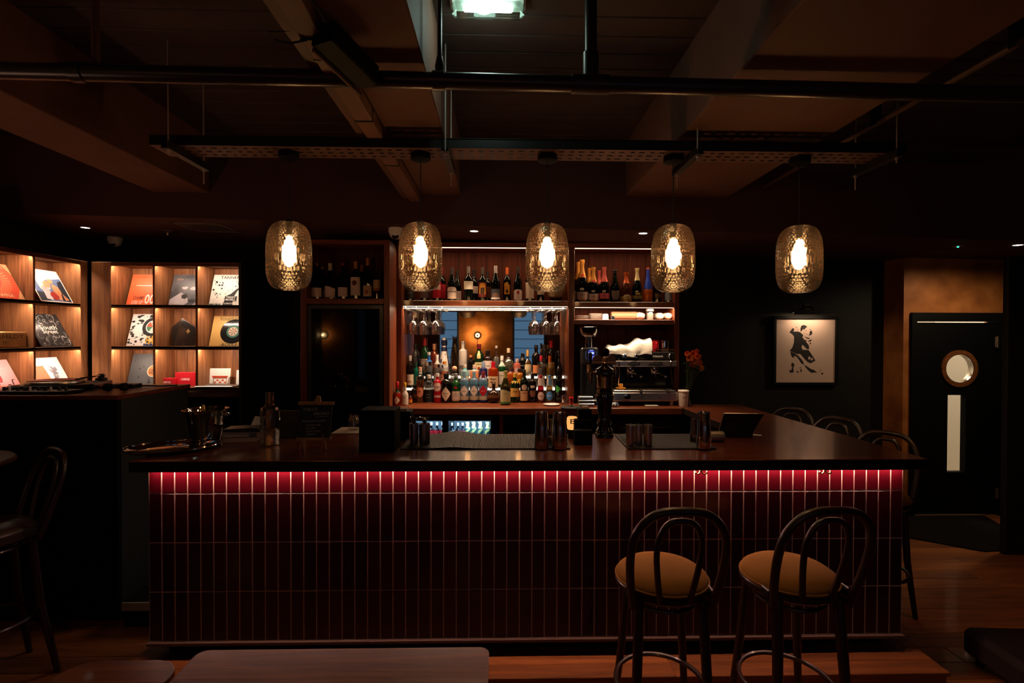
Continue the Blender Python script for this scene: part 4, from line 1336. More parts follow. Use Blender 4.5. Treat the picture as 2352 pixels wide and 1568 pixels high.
b('orange gin bottle with a teal collar above the blue trio', 1090, 838, 21, Y2, T2, 'shoulder', '#d07a4c', ('#dcb8a4', .14), [('rect', .66, .86, 3.1, '#7aa8b4'), ('disc', .12, .5, .9, '#3f8fa8')], g2_)
b('navy gin bottle with a white hexagon label above the blue trio', 1110, 831, 20, Y2, T2, 'shoulder', '#1a2048', ('#8a9cb8', .2), [('diamond', .1, .62, 1.1, '#cfd0d8', [('GIN', .36, .01, .02)], '#2a2c48')], g2_)
b('square bourbon bottle with a dripping red wax top and cream label', 1133, 831, 24, Y2 - .03, T2, 'shoulder', '#7a2408', ('#b01226', .21), [('rect', .04, .46, 1.2, '#d8b088', [('Maker', .36, .016, .06), ('Mark', .24, .016, .055)], '#4a2414')], g2_)
b('green scotch bottle with a tall white label and white collar', 1153, 818, 18, Y2, T2, 'spirit', '#0c3c1c', ('#cfc4bc', .14), [('rect', .0, .52, 1.35, '#cdc0b4', [('SINGLE MALT', .4, .006, .045)], '#4a4440'), ('rect', .68, .84, 3.1, '#d0c8c0')], g2_)
b('round orange liqueur bottle with a dark cap', 1173, 845, 20, Y2, T2, 'squat', '#8c3c12', ('#4a2c20', .22), (), g2_)
b('round amber liqueur bottle beside the orange one', 1194, 847, 20, Y2, T2, 'squat', '#8a4c12', ('#2a1a10', .16), [('disc', .2, .5, .7, '#d09a3c')], g2_)
b('clear liqueur bottle with a red cap and a round white label', 1243, 817, 18, Y2, T2, 'shoulder', 'clear', ('#a0182c', .16), [('disc', .04, .36, 1.0, '#d8b8a8')], g2_, '#b89a90')
b('golden liqueur bottle with an orange cap and a blue label', 1263, 817, 18, Y2, T2, 'shoulder', 'clear', ('#b8541c', .2), [('disc', .04, .36, 1.0, '#d8c0a8'), ('rect', .1, .28, .4, '#3f78a8')], g2_, '#c08a24')
b('black glass bottle, second from the top on the niche\'s bare side', 1284, 826, 15, Y2, T2, 'spirit', '#101012', ('#18181a', .1), [('rect', .3, .42, .5, '#3a3634')], g2_)

b('clear bottle with a black cap on the top step by the side board', 953, 790, 15, Y3, T3, 'spirit', 'clear', ('#1a1410', .14), (), g3, '#8a7a64')
b('green dry vermouth bottle with a red cap and pale label', 975, 777, 19, Y3, T3, 'bordeaux', '#0e3a16', ('#b01c24', .19), [('rect', .08, .46, 1.35, '#cdb8a4', [('MARTINI', .42, .008, .05), ('DRY', .3, .008, .03)], '#8a3028')], g3)
b('amber rum bottle with a copper cap and a red badge', 997, 790, 17, Y3, T3, 'spirit', '#5c1c08', ('#b07850', .18), [('rect', .05, .36, 1.3, '#b06a50', [('CLUB', .2, .012, .035)], '#8a1c1c')], g3)
tal = b('white and blue hand-painted ceramic bottle with a domed cap', 1019, 782, 22, Y3 - .01, T3, 'cone', '#d4ccc8', ('#181c34', .14, 'knob'), (), g3)
H_ = P(1019, 782, Y3 - .01).z - T3
pr = prof('cone', H_, 22 * (Y3 - .01) / F / 2)
q = random.Random(4)
for k in range(9):
    zc = H_ * q.uniform(.08, .62)
    obj('painted_leaf', patch(pr, zc, zc + H_ * q.uniform(.05, .1), q.uniform(.15, .3), q.choice(['disc', 'diamond'])).xf(Matrix.Rotation(q.uniform(-1.1, 1.1), 4, 'Z')), PAP('#1a2244'), tal)
obj('painted_collar', patch(pr, H_ * .70, H_ * .82, 3.1, 'rect', .001, 20), PAP('#141a38'), tal)
g = G().lathe([(0, H_), (.020, H_), (.021, H_ + .004), (.019, H_ + .008), (.014, H_ + .022), (.006, H_ + .028), (0, H_ + .029)], 18)
obj('domed_cap', g, PAP('#c8c0bc'), tal)
obj('cap_band', G().lathe([(.0215, H_ + .002), (.0225, H_ + .004), (.0215, H_ + .006)], 18), PAP('#1a2244'), tal)
antl = b('very tall dark tapering bottle crowned with a small antlered head', 1044, 775, 20, Y3, T3, 'tall', '#160f06', ('#2a1c10', .05), (), g3)
H_ = P(1044, 775, Y3).z - T3
g = G()
for s in (-1, 1):
    g.tube([(s * .004, 0, H_), (s * .012, 0, H_ + .008), (s * .024, 0, H_ + .010), (s * .030, 0, H_ + .022)], .0018, 5)
    g.tube([(s * .018, 0, H_ + .009), (s * .020, 0, H_ + .020)], .0015, 5)
obj('antlers', g, PAP('#14100e'), antl)
obj('neck_ring', G().lathe([(.0085, H_ * .90), (.0105, H_ * .92), (.0085, H_ * .94)], 12), CAPM('#7a4a1c', .5), antl)
b('tall frosted white vodka bottle with a grey landscape label', 1063, 784, 19, Y3, T3, 'shoulder', '#b8aca4', ('#c0b4ac', .05), [('rect', .16, .44, 1.3, '#a89e98'), ('arch', .2, .32, 1.0, '#5c5450')], g3)
b('dark rum bottle with a cork stopper and a white label', 1081, 816, 16, Y3, T3, 'shoulder', '#0c0a0a', ('#a86a3c', .1), [('rect', .02, .3, 1.3, '#cdc0b8')], g3)
b('green whiskey bottle with a cream label and a wine-red cap', 1100, 791, 20, Y3, T3, 'spirit', '#0a2410', ('#6a1220', .14), [('rect', .05, .44, 1.35, '#d8c494', [('JAMESON', .38, .009, .055)], '#3a3424'), ('disc', .2, .3, .3, '#8a2c1c'), ('rect', .56, .80, .4, '#cdb47c')], g3)
b('dark dome-topped whisky bottle with a broad white label', 1120, 806, 20, Y3, T3, 'squat', '#1c0c08', ('#140a08', .14), [('rect', .03, .62, 1.35, '#d4c4bc', [('XOLLUS', .42, .009, .05), ('12', .28, .009, .012)], '#4a4440')], g3)
b('clear round-shouldered bottle with a long thin neck', 1140, 794, 19, Y3, T3, 'globe', 'clear', ('#b0a49c', .08), (), g3, '#a8a098')
b('clear flask-shaped bottle with a wide round body', 1168, 800, 26, Y3, T3, 'globe', 'clear', ('#c0a890', .16), (), g3, '#9a8c74')
b('pinkish square liqueur bottle with a pale printed label', 1188, 825, 18, Y3, T3, 'shoulder', '#a8584c', ('#c0a098', .16), [('rect', .1, .5, .7, '#b89490')], g3)
b('matt black squared bottle standing upright before the blue window reflection', 1201, 812, 16, Y3, T3, 'squat', '#08080a', ('#08080a', .3), [('rect', .45, .5, .9, '#5a5854')], g3)
b('clear bourbon bottle with a gold neck and a cream label', 1212, 804, 20, Y3, T3, 'globe', 'clear', ('#c89a54', .24), [('rect', .1, .46, 1.0, '#d4bc94')], g3, '#b07a40')
b('dark brandy bottle with an orange label', 1232, 793, 18, Y3, T3, 'spirit', '#0c0806', ('#1c120c', .1), [('rect', .1, .36, 1.2, '#c87a4c')], g3)
b('smoky crystal decanter with a faceted head-shaped top', 1250, 792, 19, Y3, T3, 'bell', '#1c1a18', ('#3a3634', .16, 'knob'), [('rect', .3, .36, 1.2, '#5a5450')], g3)
b('dark wine-red bottle with a bright red foil top and orange label', 1266, 782, 18, Y3, T3, 'bordeaux', '#10080a', ('#b8182c', .2, 'foil'), [('rect', .05, .4, .9, '#c08a4c')], g3)
b('grey-black bottle with a ball neck at the end of the top step', 1283, 806, 18, Y3, T3, 'bell', '#141618', ('#1c1e20', .08), (), g3)

# fridge bottles (seen through the fridge doors)
ZF = .15 + .665
gf = 'chilled bottles in the fridges'
for k, px in enumerate((991, 1004, 1017)):
    b('red-labelled cola bottle in the fridge, %s' % ('nearest the wine cabinet', 'in the middle of three', 'nearest the second fridge')[k], px, 970, 13, 4.66, ZF, 'spirit', '#12060a', ('#c8d0d8', .12), [('rect', .4, .68, 1.4, '#b8202c')], gf)
for k, (px, c) in enumerate(((1038, '#a8bccc'), (1052, '#b04a6a'), (1063, '#b85a72'))):
    b('small dark mixer bottle in the second fridge, %s' % ('with the white label', 'with the pink label beside the white one', 'with the pink label beside the yellow ones')[k], px, 971, 12, 4.66, ZF, 'spirit', '#0c1018', ('#d0d8e0', .12), [('rect', .4, .68, 1.4, c)], gf)
for k, px in enumerate((1075, 1089, 1104, 1121)):
    b('clear tonic bottle with a slanting pale yellow label, %s of four' % ('first', 'second', 'third', 'last')[k], px, 969, 13.5, 4.66, ZF, 'squat', '#2c6a70', ('#d8d88c', .16), [('tri', .45, 1.05, 1.3, '#d4d084')], gf)
# ------------------------------------------------------------------ ceiling fittings
# pendants
YP = 2.945
def make_pendant(lab, px, cable_top):
    pt, pb = P(px, 510, YP), P(px, 667, YP)
    h = .380
    t = thing('pendant_lamp', lab, 'lamp', (pt.x, YP, pt.z), 0, 'hanging lamps over the counter')
    R0, n, m = .124, 208, 144
    vs, fs = [], []
    sup = lambda s: (abs(math.sin(s)) ** .55)
    for j in range(m + 1):
        s = PI * j / m
        zc = math.cos(s)
        z = -h / 2 + (h / 2) * (abs(zc) ** .62) * (1 if zc >= 0 else -1)
        r = R0 * sup(s) * (.965 - .035 * zc)
        if j in (0, m):
            r = .012
        for i in range(n):
            a = 2 * PI * i / n
            # rows of dimples in a diamond lattice
            v_ = (j / m) * 26
            b_ = 0
            for row in (math.floor(v_), math.floor(v_) + 1):
                u_ = a * 34 / (2 * PI) + (.5 if row % 2 else 0)
                d2 = ((u_ - round(u_)) ** 2 + ((v_ - row) * .9) ** 2) / .30
                b_ = max(b_, 1 - d2)
            k = min(1, (math.sin(s) * 1.6)) * .0017 * b_
            vs.append(((r + k) * math.cos(a), (r + k) * math.sin(a), z))
    for j in range(m):
        for i in range(n):
            k = (i + 1) % n
            fs.append([j * n + i, j * n + k, (j + 1) * n + k, (j + 1) * n + i])
    g = G().add(vs, fs, 0, True)
    shade = obj('glass_shade', g, thin('smoked_dimple_glass', (.70, .56, .45), .06, .06, .58, .34, .016), t)
    obj('cap', G().lathe([(0, .012), (.016, .012), (.022, .004), (.022, -.004), (0, -.004)], 16), steelblack, t)
    obj('bulb_holder', G().lathe([(0, -.002), (.017, -.002), (.017, -.07), (.013, -.08), (0, -.08)], 14), steelblack, t)
    obj('bulb', G().lathe([(0, -.08), (.012, -.085), (.018, -.11), (.030, -.15), (.032, -.19), (.026, -.225), (.012, -.245), (0, -.25)], 18), emis('bulb_glow', (1, .62, .28), 60), t)
    obj('cable', G().tube([(0, 0, .01), (0, 0, cable_top - pt.z)], .0032, 6), blackrubber, t)
    obj('ceiling_rose', G().lathe([(0, cable_top - pt.z + .0), (.055, cable_top - pt.z + .0), (.055, cable_top - pt.z - .032), (.04, cable_top - pt.z - .04), (0, cable_top - pt.z - .04)], 22), blackpaint, t)
    return t
ZTR = 2.815
pend = make_pendant('dimpled smoked-glass pendant lamp nearest the record shelves, left end of the row', 664, ZTR - .002)
place = [(966, 'dimpled smoked-glass pendant lamp, second in the row, beside the security camera'),
         (1257, 'dimpled smoked-glass pendant lamp, middle one of the row of five'),
         (1546, 'dimpled smoked-glass pendant lamp, fourth in the row, above the coffee machine'),
         (1836, 'dimpled smoked-glass pendant lamp above the tango picture, right end of the row')]
lamps = [pend]
for px, lab in place:
    p = P(px, 510, YP)
    c = clone(pend, (p.x, YP, pend.location.z), 0, lab)
    lamps.append(c)
for l in lamps:
    q = l.location
    o = light('pendant_light', 'POINT', (0, 0, -.17), 34, (1, .52, .20), .03)
    o.parent = l

# cable tray with the lamps hung under it
ty0, ty1 = 2.855, 3.04
tx0, tx1 = X(343, ty0, 340), X(2083, ty0, 356)
tr = thing('cable_tray', 'long perforated steel cable tray carrying the lamps', 'cable tray', (0, 0, 0))
# slotted bottom plate: built as strips round the slots
ns = 74
stp = (tx1 - tx0) / ns
g = G()
ys = [ty0, ty0 + .030, ty0 + .046, ty0 + .085, ty0 + .101, ty0 + .14, ty0 + .156, ty1]
for a in (0, 2, 4, 6):
    g.box(tx0, tx1, ys[a], ys[a + 1], ZTR, ZTR + .002)
for a in (1, 3, 5):
    for k in range(ns):
        g.box(tx0 + k * stp, tx0 + k * stp + stp * (.45 if (k + a // 2) % 2 else .62), ys[a], ys[a + 1], ZTR, ZTR + .002)
gal = mat('tray_paint', (.17, .095, .075), .5, .2, noise=(6, (.10, .055, .045), .3))
obj('bottom_plate', g, gal, tr)
for y in (ty0, ty1):
    obj('side_flange', G().box(tx0, tx1, y - .001, y + .001, ZTR, ZTR + .052).box(tx0, tx1, y - .006, y + .006, ZTR + .05, ZTR + .053), steelblack, tr)
rodm = mat('threaded_rod', (.55, .46, .42), .45, .7)
for k, (pa, pb_) in enumerate(((386, 474), (1022, 1046), (1601, 1551), (2058, 1966))):
    xa = X(pa, 2.80)
    t = thing('tray_hanger', ('threaded rod hanger holding the tray end over the record shelves', 'threaded rod hanger holding the tray beside the second lamp', 'threaded rod hanger holding the tray beside the fourth lamp', 'threaded rod hanger holding the tray end over the side wall')[k], 'hanger', (xa, 2.95, ZTR), 0, 'hangers of the cable tray')
    obj('channel', G().box(-.02, .02, -.17, .22, -.042, -.039).box(-.02, -.017, -.17, .22, -.039, -.001).box(.017, .02, -.17, .22, -.039, -.001), steelblack, t)
    for yy, low in ((-.14, -.07), (.19, -.125)):
        obj('rod', G().tube([(0, yy, low), (0, yy, ZC - ZTR)], .0042, 6), rodm, t)
        obj('nut', G().lathe([(0, -.052), (.010, -.052), (.010, -.042), (0, -.042)], 6, (0, yy, 0), 0, False), rodm, t)

# sprinkler pipe
pp = thing('sprinkler_pipe', 'long black sprinkler pipe crossing the room under the beams', 'pipe', (0, 0, 0))
yp = 2.2
A0, A1 = P(-200, 157, 2.17), P(2560, 222, 2.23)
pipem = mat('pipe_paint', (.03, .02, .016), .35, .1)
def pat(px):
    f = (X(px, 2.2, 180) - A0.x) / (A1.x - A0.x)
    return A0 + (A1 - A0) * f
obj('pipe', G().tube([A0, A1], .034, 20), pipem, pp)
for px, wd in ((190, .05), (1008, .05), (1356, .16)):
    q = pat(px)
    d = (A1 - A0).normalized()
    obj('coupling', G().tube([q - d * wd / 2, q + d * wd / 2], .040, 18), pipem, pp)
q = pat(1357)
obj('riser', G().tube([q, (q.x, q.y, ZC)], .026, 14), pipem, pp)
obj('riser_collar', G().tube([(q.x, q.y, q.z + .02), (q.x, q.y, q.z + .13)], .034, 14), pipem, pp)
q = pat(1010)
obj('drop_rod', G().tube([q, (q.x, q.y, ZC)], .010, 8), pipem, pp)
obj('drop_clip', G().lathe([(0, .03), (.016, .03), (.020, .06), (.012, .10), (0, .10)], 10, tuple(q)), pipem, pp)
q = pat(229)
obj('drop_rod', G().tube([q, (q.x, q.y, ZC)], .015, 8), mat('old_pipe', (.10, .045, .03), .5), pp)
# trunking along the beam, and a second conduit
tk = thing('timber_trunking', 'brown cable trunking running along the middle beam', 'trunking', (0, 0, 0))
obj('trunk', G().box(-.72, -.635, 1.2, 4.19, 2.862, 2.93, .004), mat('trunk_paint', (.20, .10, .06), .6, noise=(4, (.14, .07, .045), .3)), tk)
obj('trunk_lip', G().box(-.775, -.72, 1.2, 4.19, 2.885, 2.93, .003), mat('trunk_lip_paint', (.12, .06, .04), .6), tk)
for y in (2.05, 2.62, 3.3):
    obj('joint_strap', G().box(-.722, -.633, y, y + .012, 2.859, 2.932), steelblack, tk)
cn = thing('conduit', 'thin dark conduit running along the ceiling over the side wall', 'conduit', (0, 0, 0))
obj('tube', G().tube([(2.12, 1.3, 3.0), (2.12, 4.19, 3.0)], .016, 8), mat('conduit_paint', (.09, .05, .035), .5), cn)
for y in (2.1, 2.9):
    obj('saddle', G().box(2.10, 2.14, y, y + .03, 2.99, ZC), steelblack, cn)
# black fixture hanging below the trunking
fx_ = thing('track_fixture', 'black angled box fixture with loose cables under the brown trunking', 'fixture', (0, 0, 0))
a, b_ = P(735, 92, 1.86), P(842, 196, 2.08)
d = (b_ - a)
L = d.length
d.normalize()
sd = d.cross(Vector((0, 0, 1))).normalized()
up = sd.cross(d)
Mx = Matrix((sd, d, up)).transposed().to_4x4()
Mx.translation = a
obj('box', G().box(-.045, .055, 0, L, -.01, .07, .006).xf(Mx), blackpaint, fx_)
obj('side_rail', G().box(-.056, -.046, .02, L + .03, -.018, .0, .001).xf(Mx), mat('trunk_paint', (.2, .1, .06)), fx_)
c = P(790, 100, 1.98)
obj('stem', G().tube([c, (c.x, c.y, 2.93)], .022, 10).tube([c, (c.x, c.y, c.z - .08)], .03, 10), steelblack, fx_)
obj('cable', G().tube([P(705, 92, 1.9), P(670, 99, 1.9), P(645, 96, 1.9), P(632, 90, 1.9)], .004, 6).tube([P(745, 95, 1.9), P(722, 90, 1.9), P(700, 88, 1.9), P(690, 93, 1.9)], .006, 6).tube([P(676, 70, 1.9), P(618, 73, 1.9)], .003, 6), blackrubber, fx_)
# bulkhead light
bl_ = thing('bulkhead_light', 'white glowing oblong emergency light on the ceiling', 'light fitting', (X(1121, 2.43, 10), 2.43, ZC))
obj('body', G().box(-.175, .175, -.06, .06, -.028, .001, .012), whitepaint, bl_)
obj('diffuser', G().box(-.170, .170, -.055, .055, -.075, -.028, .022), thin('bulkhead_glass', (.85, .95, .9), .06, .1, 0, .4), bl_)
obj('tube', G().box(-.115, .115, -.02, .02, -.055, -.03, .008), emis('bulkhead_tube', (.72, 1, .86), 14), bl_)
light('bulkhead_glow', 'POINT', (X(1121, 2.43, 10) - .02, 2.43, ZC - .12), 2.2, (.72, 1, .88), .06)

# on the lowered ceiling
def soff(px, py):
    d = ray(px, py)
    # intersection with the slightly sloping soffit
    s = (zs(0) - EYE.z) / (d.z + .0195 * d.x)
    p = EYE + d * s
    return p
sl = math.atan(.0195)
for (q, pw, tg, ang), lab in zip(SPOTS, ('recessed downlight over the record shelves', 'recessed downlight above the middle bay of the back bar', 'recessed downlight above the coffee machine bay', 'recessed downlight beside the porthole door')):
    p = soff(*q)
    t = thing('downlight', lab, 'downlight', (p.x, p.y, p.z), 0, 'recessed downlights in the lowered ceiling')
    t.rotation_euler = (0, sl, 0)
    obj('trim_ring', G().lathe([(.034, .0), (.034, -.004), (.050, -.003), (.052, .0)], 24), mat('downlight_trim', (.12, .1, .09), .4, .5), t)
    obj('lens', G().lathe([(0, -.001), (.034, -.001), (.034, -.003), (0, -.003)], 20), emis('downlight_lens', (1, .88, .74), 6), t)
    light('downlight_beam', 'SPOT', (p.x, p.y, p.z - .012), pw, (1, .72, .45), .03, (p.x, p.y + (.62 if q[0] == 1089 else .06), 0), ang, .6)
p = soff(478, 522)
t = thing('air_vent', 'rectangular slotted air vent set in the lowered ceiling', 'vent', tuple(p))
t.rotation_euler = (0, sl, 0)
c1, c2 = soff(410, 512), soff(545, 532)
hw, hd = .2, .19
obj('frame', G().box(-hw, hw, -hd, -hd + .03, -.006, 0).box(-hw, hw, hd - .03, hd, -.006, 0).box(-hw, -hw + .03, -hd, hd, -.006, 0).box(hw - .03, hw, -hd, hd, -.006, 0), mat('vent_frame', (.16, .12, .11), .5), t)
obj('recess', G().box(-hw + .03, hw - .03, -hd + .03, hd - .03, -.0016, -.0006), blackpaint, t)
for k in range(9):
    y = -hd + .045 + k * .036
    obj('slat', G().box(-hw + .03, hw - .03, y, y + .016, -.005, -.002), mat('vent_slat', (.08, .06, .055), .5), t)
def dome(px, py, lab):
    p = soff(px, py)
    t = thing('security_camera', lab, 'camera', tuple(p), 0, 'dome cameras')
    obj('housing', G().lathe([(0, 0), (.062, 0), (.064, -.03), (.058, -.045), (.030, -.05)] , 22).lathe([(.058, -.04)] + [(.055 * math.cos(a), -.045 - .048 * math.sin(a)) for a in [PI / 2 * k / 7 for k in range(8)]], 22), whitepaint, t)
    M = Matrix.Translation((.0, -.038, -.066)) @ Matrix.Rotation(math.radians(64), 4, 'X')
    obj('lens', G().lathe([(0, .006), (.026, .006), (.030, -.002), (.030, -.012), (0, -.012)], 20).xf(M), blackplastic, t)
    return t
dome(264, 545, 'white dome security camera above the oak record shelves')
dome(910, 524, 'white dome security camera by the wine cabinet, behind the second lamp')
p = soff(386, 529)
t = thing('smoke_detector', 'small round dark detector on the lowered ceiling beside the vent', 'detector', tuple(p))
obj('base', G().lathe([(0, 0), (.045, 0), (.045, -.012), (.03, -.018), (0, -.018)], 20), mat('detector_dark', (.10, .075, .07), .4), t)
obj('sensor', G().lathe([(.016, -.018), (.018, -.03), (.008, -.045), (0, -.045)], 12), brushed, t)
p = soff(2200, 562)
t = thing('smoke_detector', 'small detector with a tiny green lamp on the ceiling near the door', 'detector', tuple(p))
obj('base', G().lathe([(0, 0), (.045, 0), (.045, -.012), (.03, -.018), (0, -.018)], 20), mat('detector_dark', (.1, .075, .07)), t)
obj('indicator', G().lathe([(0, -.018), (.008, -.018), (.006, -.026), (0, -.027)], 10, (-.012, -.015, 0)), emis('green_led', (.05, .9, .5), 4), t)
# ------------------------------------------------------------------ things on the shelves of the back bar
def at(px, y, z):
    return (X(px, y, 850), y, z)
# hanging wine glasses and their rails
rk = thing('glass_rack', 'steel rail under the lit shelf from which the wine glasses hang', 'rack', (0, 0, 0))
zr_ = 2.035
for px in (937, 961, 988, 1018, 1216, 1240, 1265, 1290):
    xx = X(px, 4.95, 715)
    obj('rail', G().box(xx - .006, xx + .006, 4.83, 5.09, zr_ - .003, zr_ + .0).box(xx - .0015, xx + .0015, 4.83, 5.09, zr_, zsh2 - .002), brushed, rk)
obj('cross_bar', G().tube([(cx0 + .057, 4.845, zr_ + .012), (cx1 - .037, 4.845, zr_ + .012)], .006, 8), chrome, rk)
def wineglass(lab, loc, grp):
    t = thing('wine_glass', lab, 'glass', loc, 0, grp)
    # upside down: foot at the top
    obj('foot', G().lathe([(0, .002), (.034, .001), (.034, -.001), (.012, -.004), (.005, -.012)], 20), GLS, t)
    obj('stem', G().lathe([(.005, -.010), (.0036, -.03), (.0036, -.085), (.006, -.098)], 10), GLS, t)
    obj('bowl', G().lathe([(0, -.097), (.012, -.099), (.028, -.115), (.038, -.14), (.040, -.165), (.036, -.20), (.031, -.232)], 22), GLS, t)
    return t
GLS = thin('wine_glass', (.96, .95, .94), .36, .08, .0, .95)
w0 = wineglass('front hanging wine glass in the first column from the cabinet, cluster near the wine cabinet', at(949, 4.87, zr_ + .003), 'glasses hanging near the wine cabinet')
first = True
ORD = ('first', 'second', 'third', 'fourth', 'fifth', 'sixth', 'seventh', 'eighth')
for grp, lab, cols in (('glasses hanging near the wine cabinet', None, (949, 975, 1003)),
                       ('glasses hanging near the coffee bay', 'clear wine glass hanging upside down in the cluster near the coffee bay', (1228, 1253, 1278))):
    for px in cols:
        for y in (4.87, 4.955, 5.04):
            if first:
                first = False
                continue
            side = 'near the wine cabinet' if px < 1100 else 'near the coffee bay'
            clone(w0, (X(px, 4.95, 715), y, zr_ + .003), 0, '%s hanging wine glass in the %s column from the cabinet, cluster %s' % (('front', 'middle', 'rearmost')[int(round((y - 4.87) / .085))], ORD[cols.index(px)], side), grp)

zp = z2a
china = mat('white_china', (.72, .68, .63), .25, coat=.3)
for i, (px, w_, n, lab) in enumerate(((1336, 34, 4, 'white plate in the low stack beside the upright'), (1368, 31, 8, 'white plate in the tall stack beside the white cup'))):
    r = w_ * 4.93 / F / 2
    p0 = None
    for k in range(n):
        z = zp + .0008 + k * (.0105 if n == 4 else .0073)
        if p0 is None:
            p0 = obj('plate', G().lathe([(0, 0), (r * .55, 0), (r * .62, .002), (r, .0062), (r, .0072), (r * .6, .0042), (0, .003)], 24), china)
            p0.location = at(px, 4.93, z)
            tag(p0, 'lowest ' + lab, 'plate', 'white plates stacked on the shelf')
        else:
            c = copy_tree(p0)
            c.location = at(px, 4.93, z)
            c['label'] = ORD[k] + ' plate up ' + lab[12:]
c = obj('espresso_cup', G().lathe([(0, .056), (.022, .056), (.026, .05), (.030, .004), (.031, 0), (.028, 0), (.024, .045), (0, .048)], 20), china)
c.location = at(1390, 4.9, zp + .0005)
tag(c, 'white cup turned upside down beside the tall plate stack', 'cup')
t = thing('paper_roll', 'brown paper-wrapped roll of cups lying on the shelf', 'roll', at(1433, 4.96, zp + .042))
kraft = mat('kraft_paper', (.34, .18, .10), .6, bump=(25, .5))
obj('wrap', G().lathe([(.0, -.125), (.036, -.125), (.041, -.115), (.040, -.03), (.041, .06), (.042, .11), (.036, .115), (.0, .10)], 16, (0, 0, 0), 0, True, 0, 'x'), kraft, t)
obj('twist', G().lathe([(.03, .105), (.040, .128), (.034, .132), (.0, .11)], 14, (0, 0, 0), 0, True, 0, 'x'), mat('clear_wrap', (.45, .32, .25), .25, coat=.3), t)
t = thing('pepper_tin', 'small dark round tin in front of the paper roll', 'tin', at(1407, 4.87, zp + .018))
obj('tin', G().lathe([(0, .01), (.016, .01), (.018, .006), (.018, -.03), (0, -.03)], 18, (0, 0, 0), 0, True, 0, 'y'), chrome, t)
obj('mouth', G().lathe([(0, .0106), (.010, .0106), (.010, .0116), (0, .0116)], 16, (0, -.001, 0), 0, True, 0, 'y'), blackplastic, t)
def crumple(r, seed, flat=.8):
    bm = bmesh.new()
    bmesh.ops.create_icosphere(bm, subdivisions=3, radius=r)
    q = random.Random(seed)
    for v in bm.verts:
        v.co *= q.uniform(.86, 1.08)
        v.co.z *= flat
    me = bpy.data.meshes.new('bag')
    bm.to_mesh(me)
    bm.free()
    me.materials.append(mat('clear_bag', (.50, .38, .33), .2, coat=.5))
    return me
o = obj('paper_bag', crumple(.046, 3), None, None, at(1470, 4.93, zp + .04))
tag(o, 'crumpled shiny bag between the paper roll and the jar', 'bag')
t = thing('glass_jar', 'tall clear glass jar with a steel lid on the cup shelf', 'jar', at(1492, 4.92, zp))
obj('glass', G().lathe([(0, .003), (.033, 0), (.036, .006), (.036, .075), (.031, .084)], 18), glassclear, t)
obj('lid', G().lathe([(.031, .083), (.037, .084), (.037, .104), (.034, .107), (0, .107)], 18), mat('lid_pale', (.6, .52, .46), .3, .4), t)
obj('contents', G().lathe([(0, .005), (.031, .005), (.031, .07), (0, .072)], 14), mat('jar_contents', (.35, .30, .27), .6, bump=(80, .5)), t)
for px, yy, lab in ((1513, 4.93, 'sleeve of white paper cups lying on its side next to the jar'), (1532, 4.92, 'sleeve of white paper cups lying nearest the right upright')):
    t = thing('paper_cups', lab, 'paper cups', at(px, yy, zp + .0365), 0, 'paper cups lying on the shelf')
    obj('cup', G().lathe([(0, .060), (.024, .060), (.025, .055), (.030, .05), (.0355, -.04), (.034, -.1), (0, -.1)], 20, (0, 0, 0), 0, True, 0, 'y'), mat('paper_cup', (.74, .64, .54), .55), t)
    obj('cup_base', G().lathe([(0, .058), (.020, .058), (.020, .0605), (0, .0605)], 18, (0, -.001, 0), 0, True, 0, 'y'), mat('cup_base', (.66, .58, .5), .5), t)

# coffee grinder
t = thing('coffee_grinder', 'black coffee grinder with a clear hopper and a blue lit display', 'grinder', at(1351, 4.78, ZT))
k = 4.78 / F
zz = lambda py: P(1351, py, 4.78).z - ZT
obj('base', G().box(-.085, .085, -.12, .16, 0, .05, .01).box(-.07, .07, .0, .15, .05, zz(832), .012), blackplastic, t)
obj('head', G().box(-.075, .085, -.06, .15, zz(836), zz(797), .016), blackplastic, t)
d = obj('display', G().box(-.03, .062, -.066, -.058, zz(832), zz(800), .006), blackplastic, t)
obj('bezel', G().tube([(.016 + .052 * math.cos(a), -.062, (zz(815)) + .068 * math.sin(a)) for a in [2 * PI * i / 24 for i in range(24)]], .003, 6, True), chrome, d)
g = G().box(-.012, .045, -.068, -.066, zz(826), zz(804))
obj('screen', g, emis('screen_blue', (.02, .03, .30), 1.2), d)
g = G().box(-.008, .04, -.0695, -.068, zz(812), zz(808))
text_on(g, 'Ready', (.018, -.0692, zz(804)), (1, 0, 0), (0, 0, 1), .009, .03)
text_on(g, '8.2', (.020, -.0692, zz(820)), (1, 0, 0), (0, 0, 1), .018, .04)
obj('screen_digits', g, emis('screen_white', (.45, .55, 1), 1.5), d)
obj('neck', G().lathe([(.038, zz(797)), (.038, zz(778))], 18), thin('hopper_glass', (.5, .42, .38), .10, .03, 0, .8), t)
obj('hopper', G().lathe([(.040, zz(778)), (.07, zz(772)), (.092, zz(762)), (.095, zz(751)), (.088, zz(750)), (0, zz(749))], 26), MATS['hopper_glass'], t)
obj('beans', G().lathe([(0, zz(790)), (.033, zz(790)), (.034, zz(777)), (.055, zz(772)), (0, zz(769))], 16), mat('coffee_beans', (.05, .02, .012), .5, bump=(120, 1)), t)
obj('fork', G().tube([(-.03, -.06, zz(850)), (-.03, -.12, zz(853))], .006, 6).tube([(.03, -.06, zz(850)), (.03, -.12, zz(853))], .006, 6).cyl((0, -.06, 0), .026, zz(850), zz(836), 14), chrome, t)
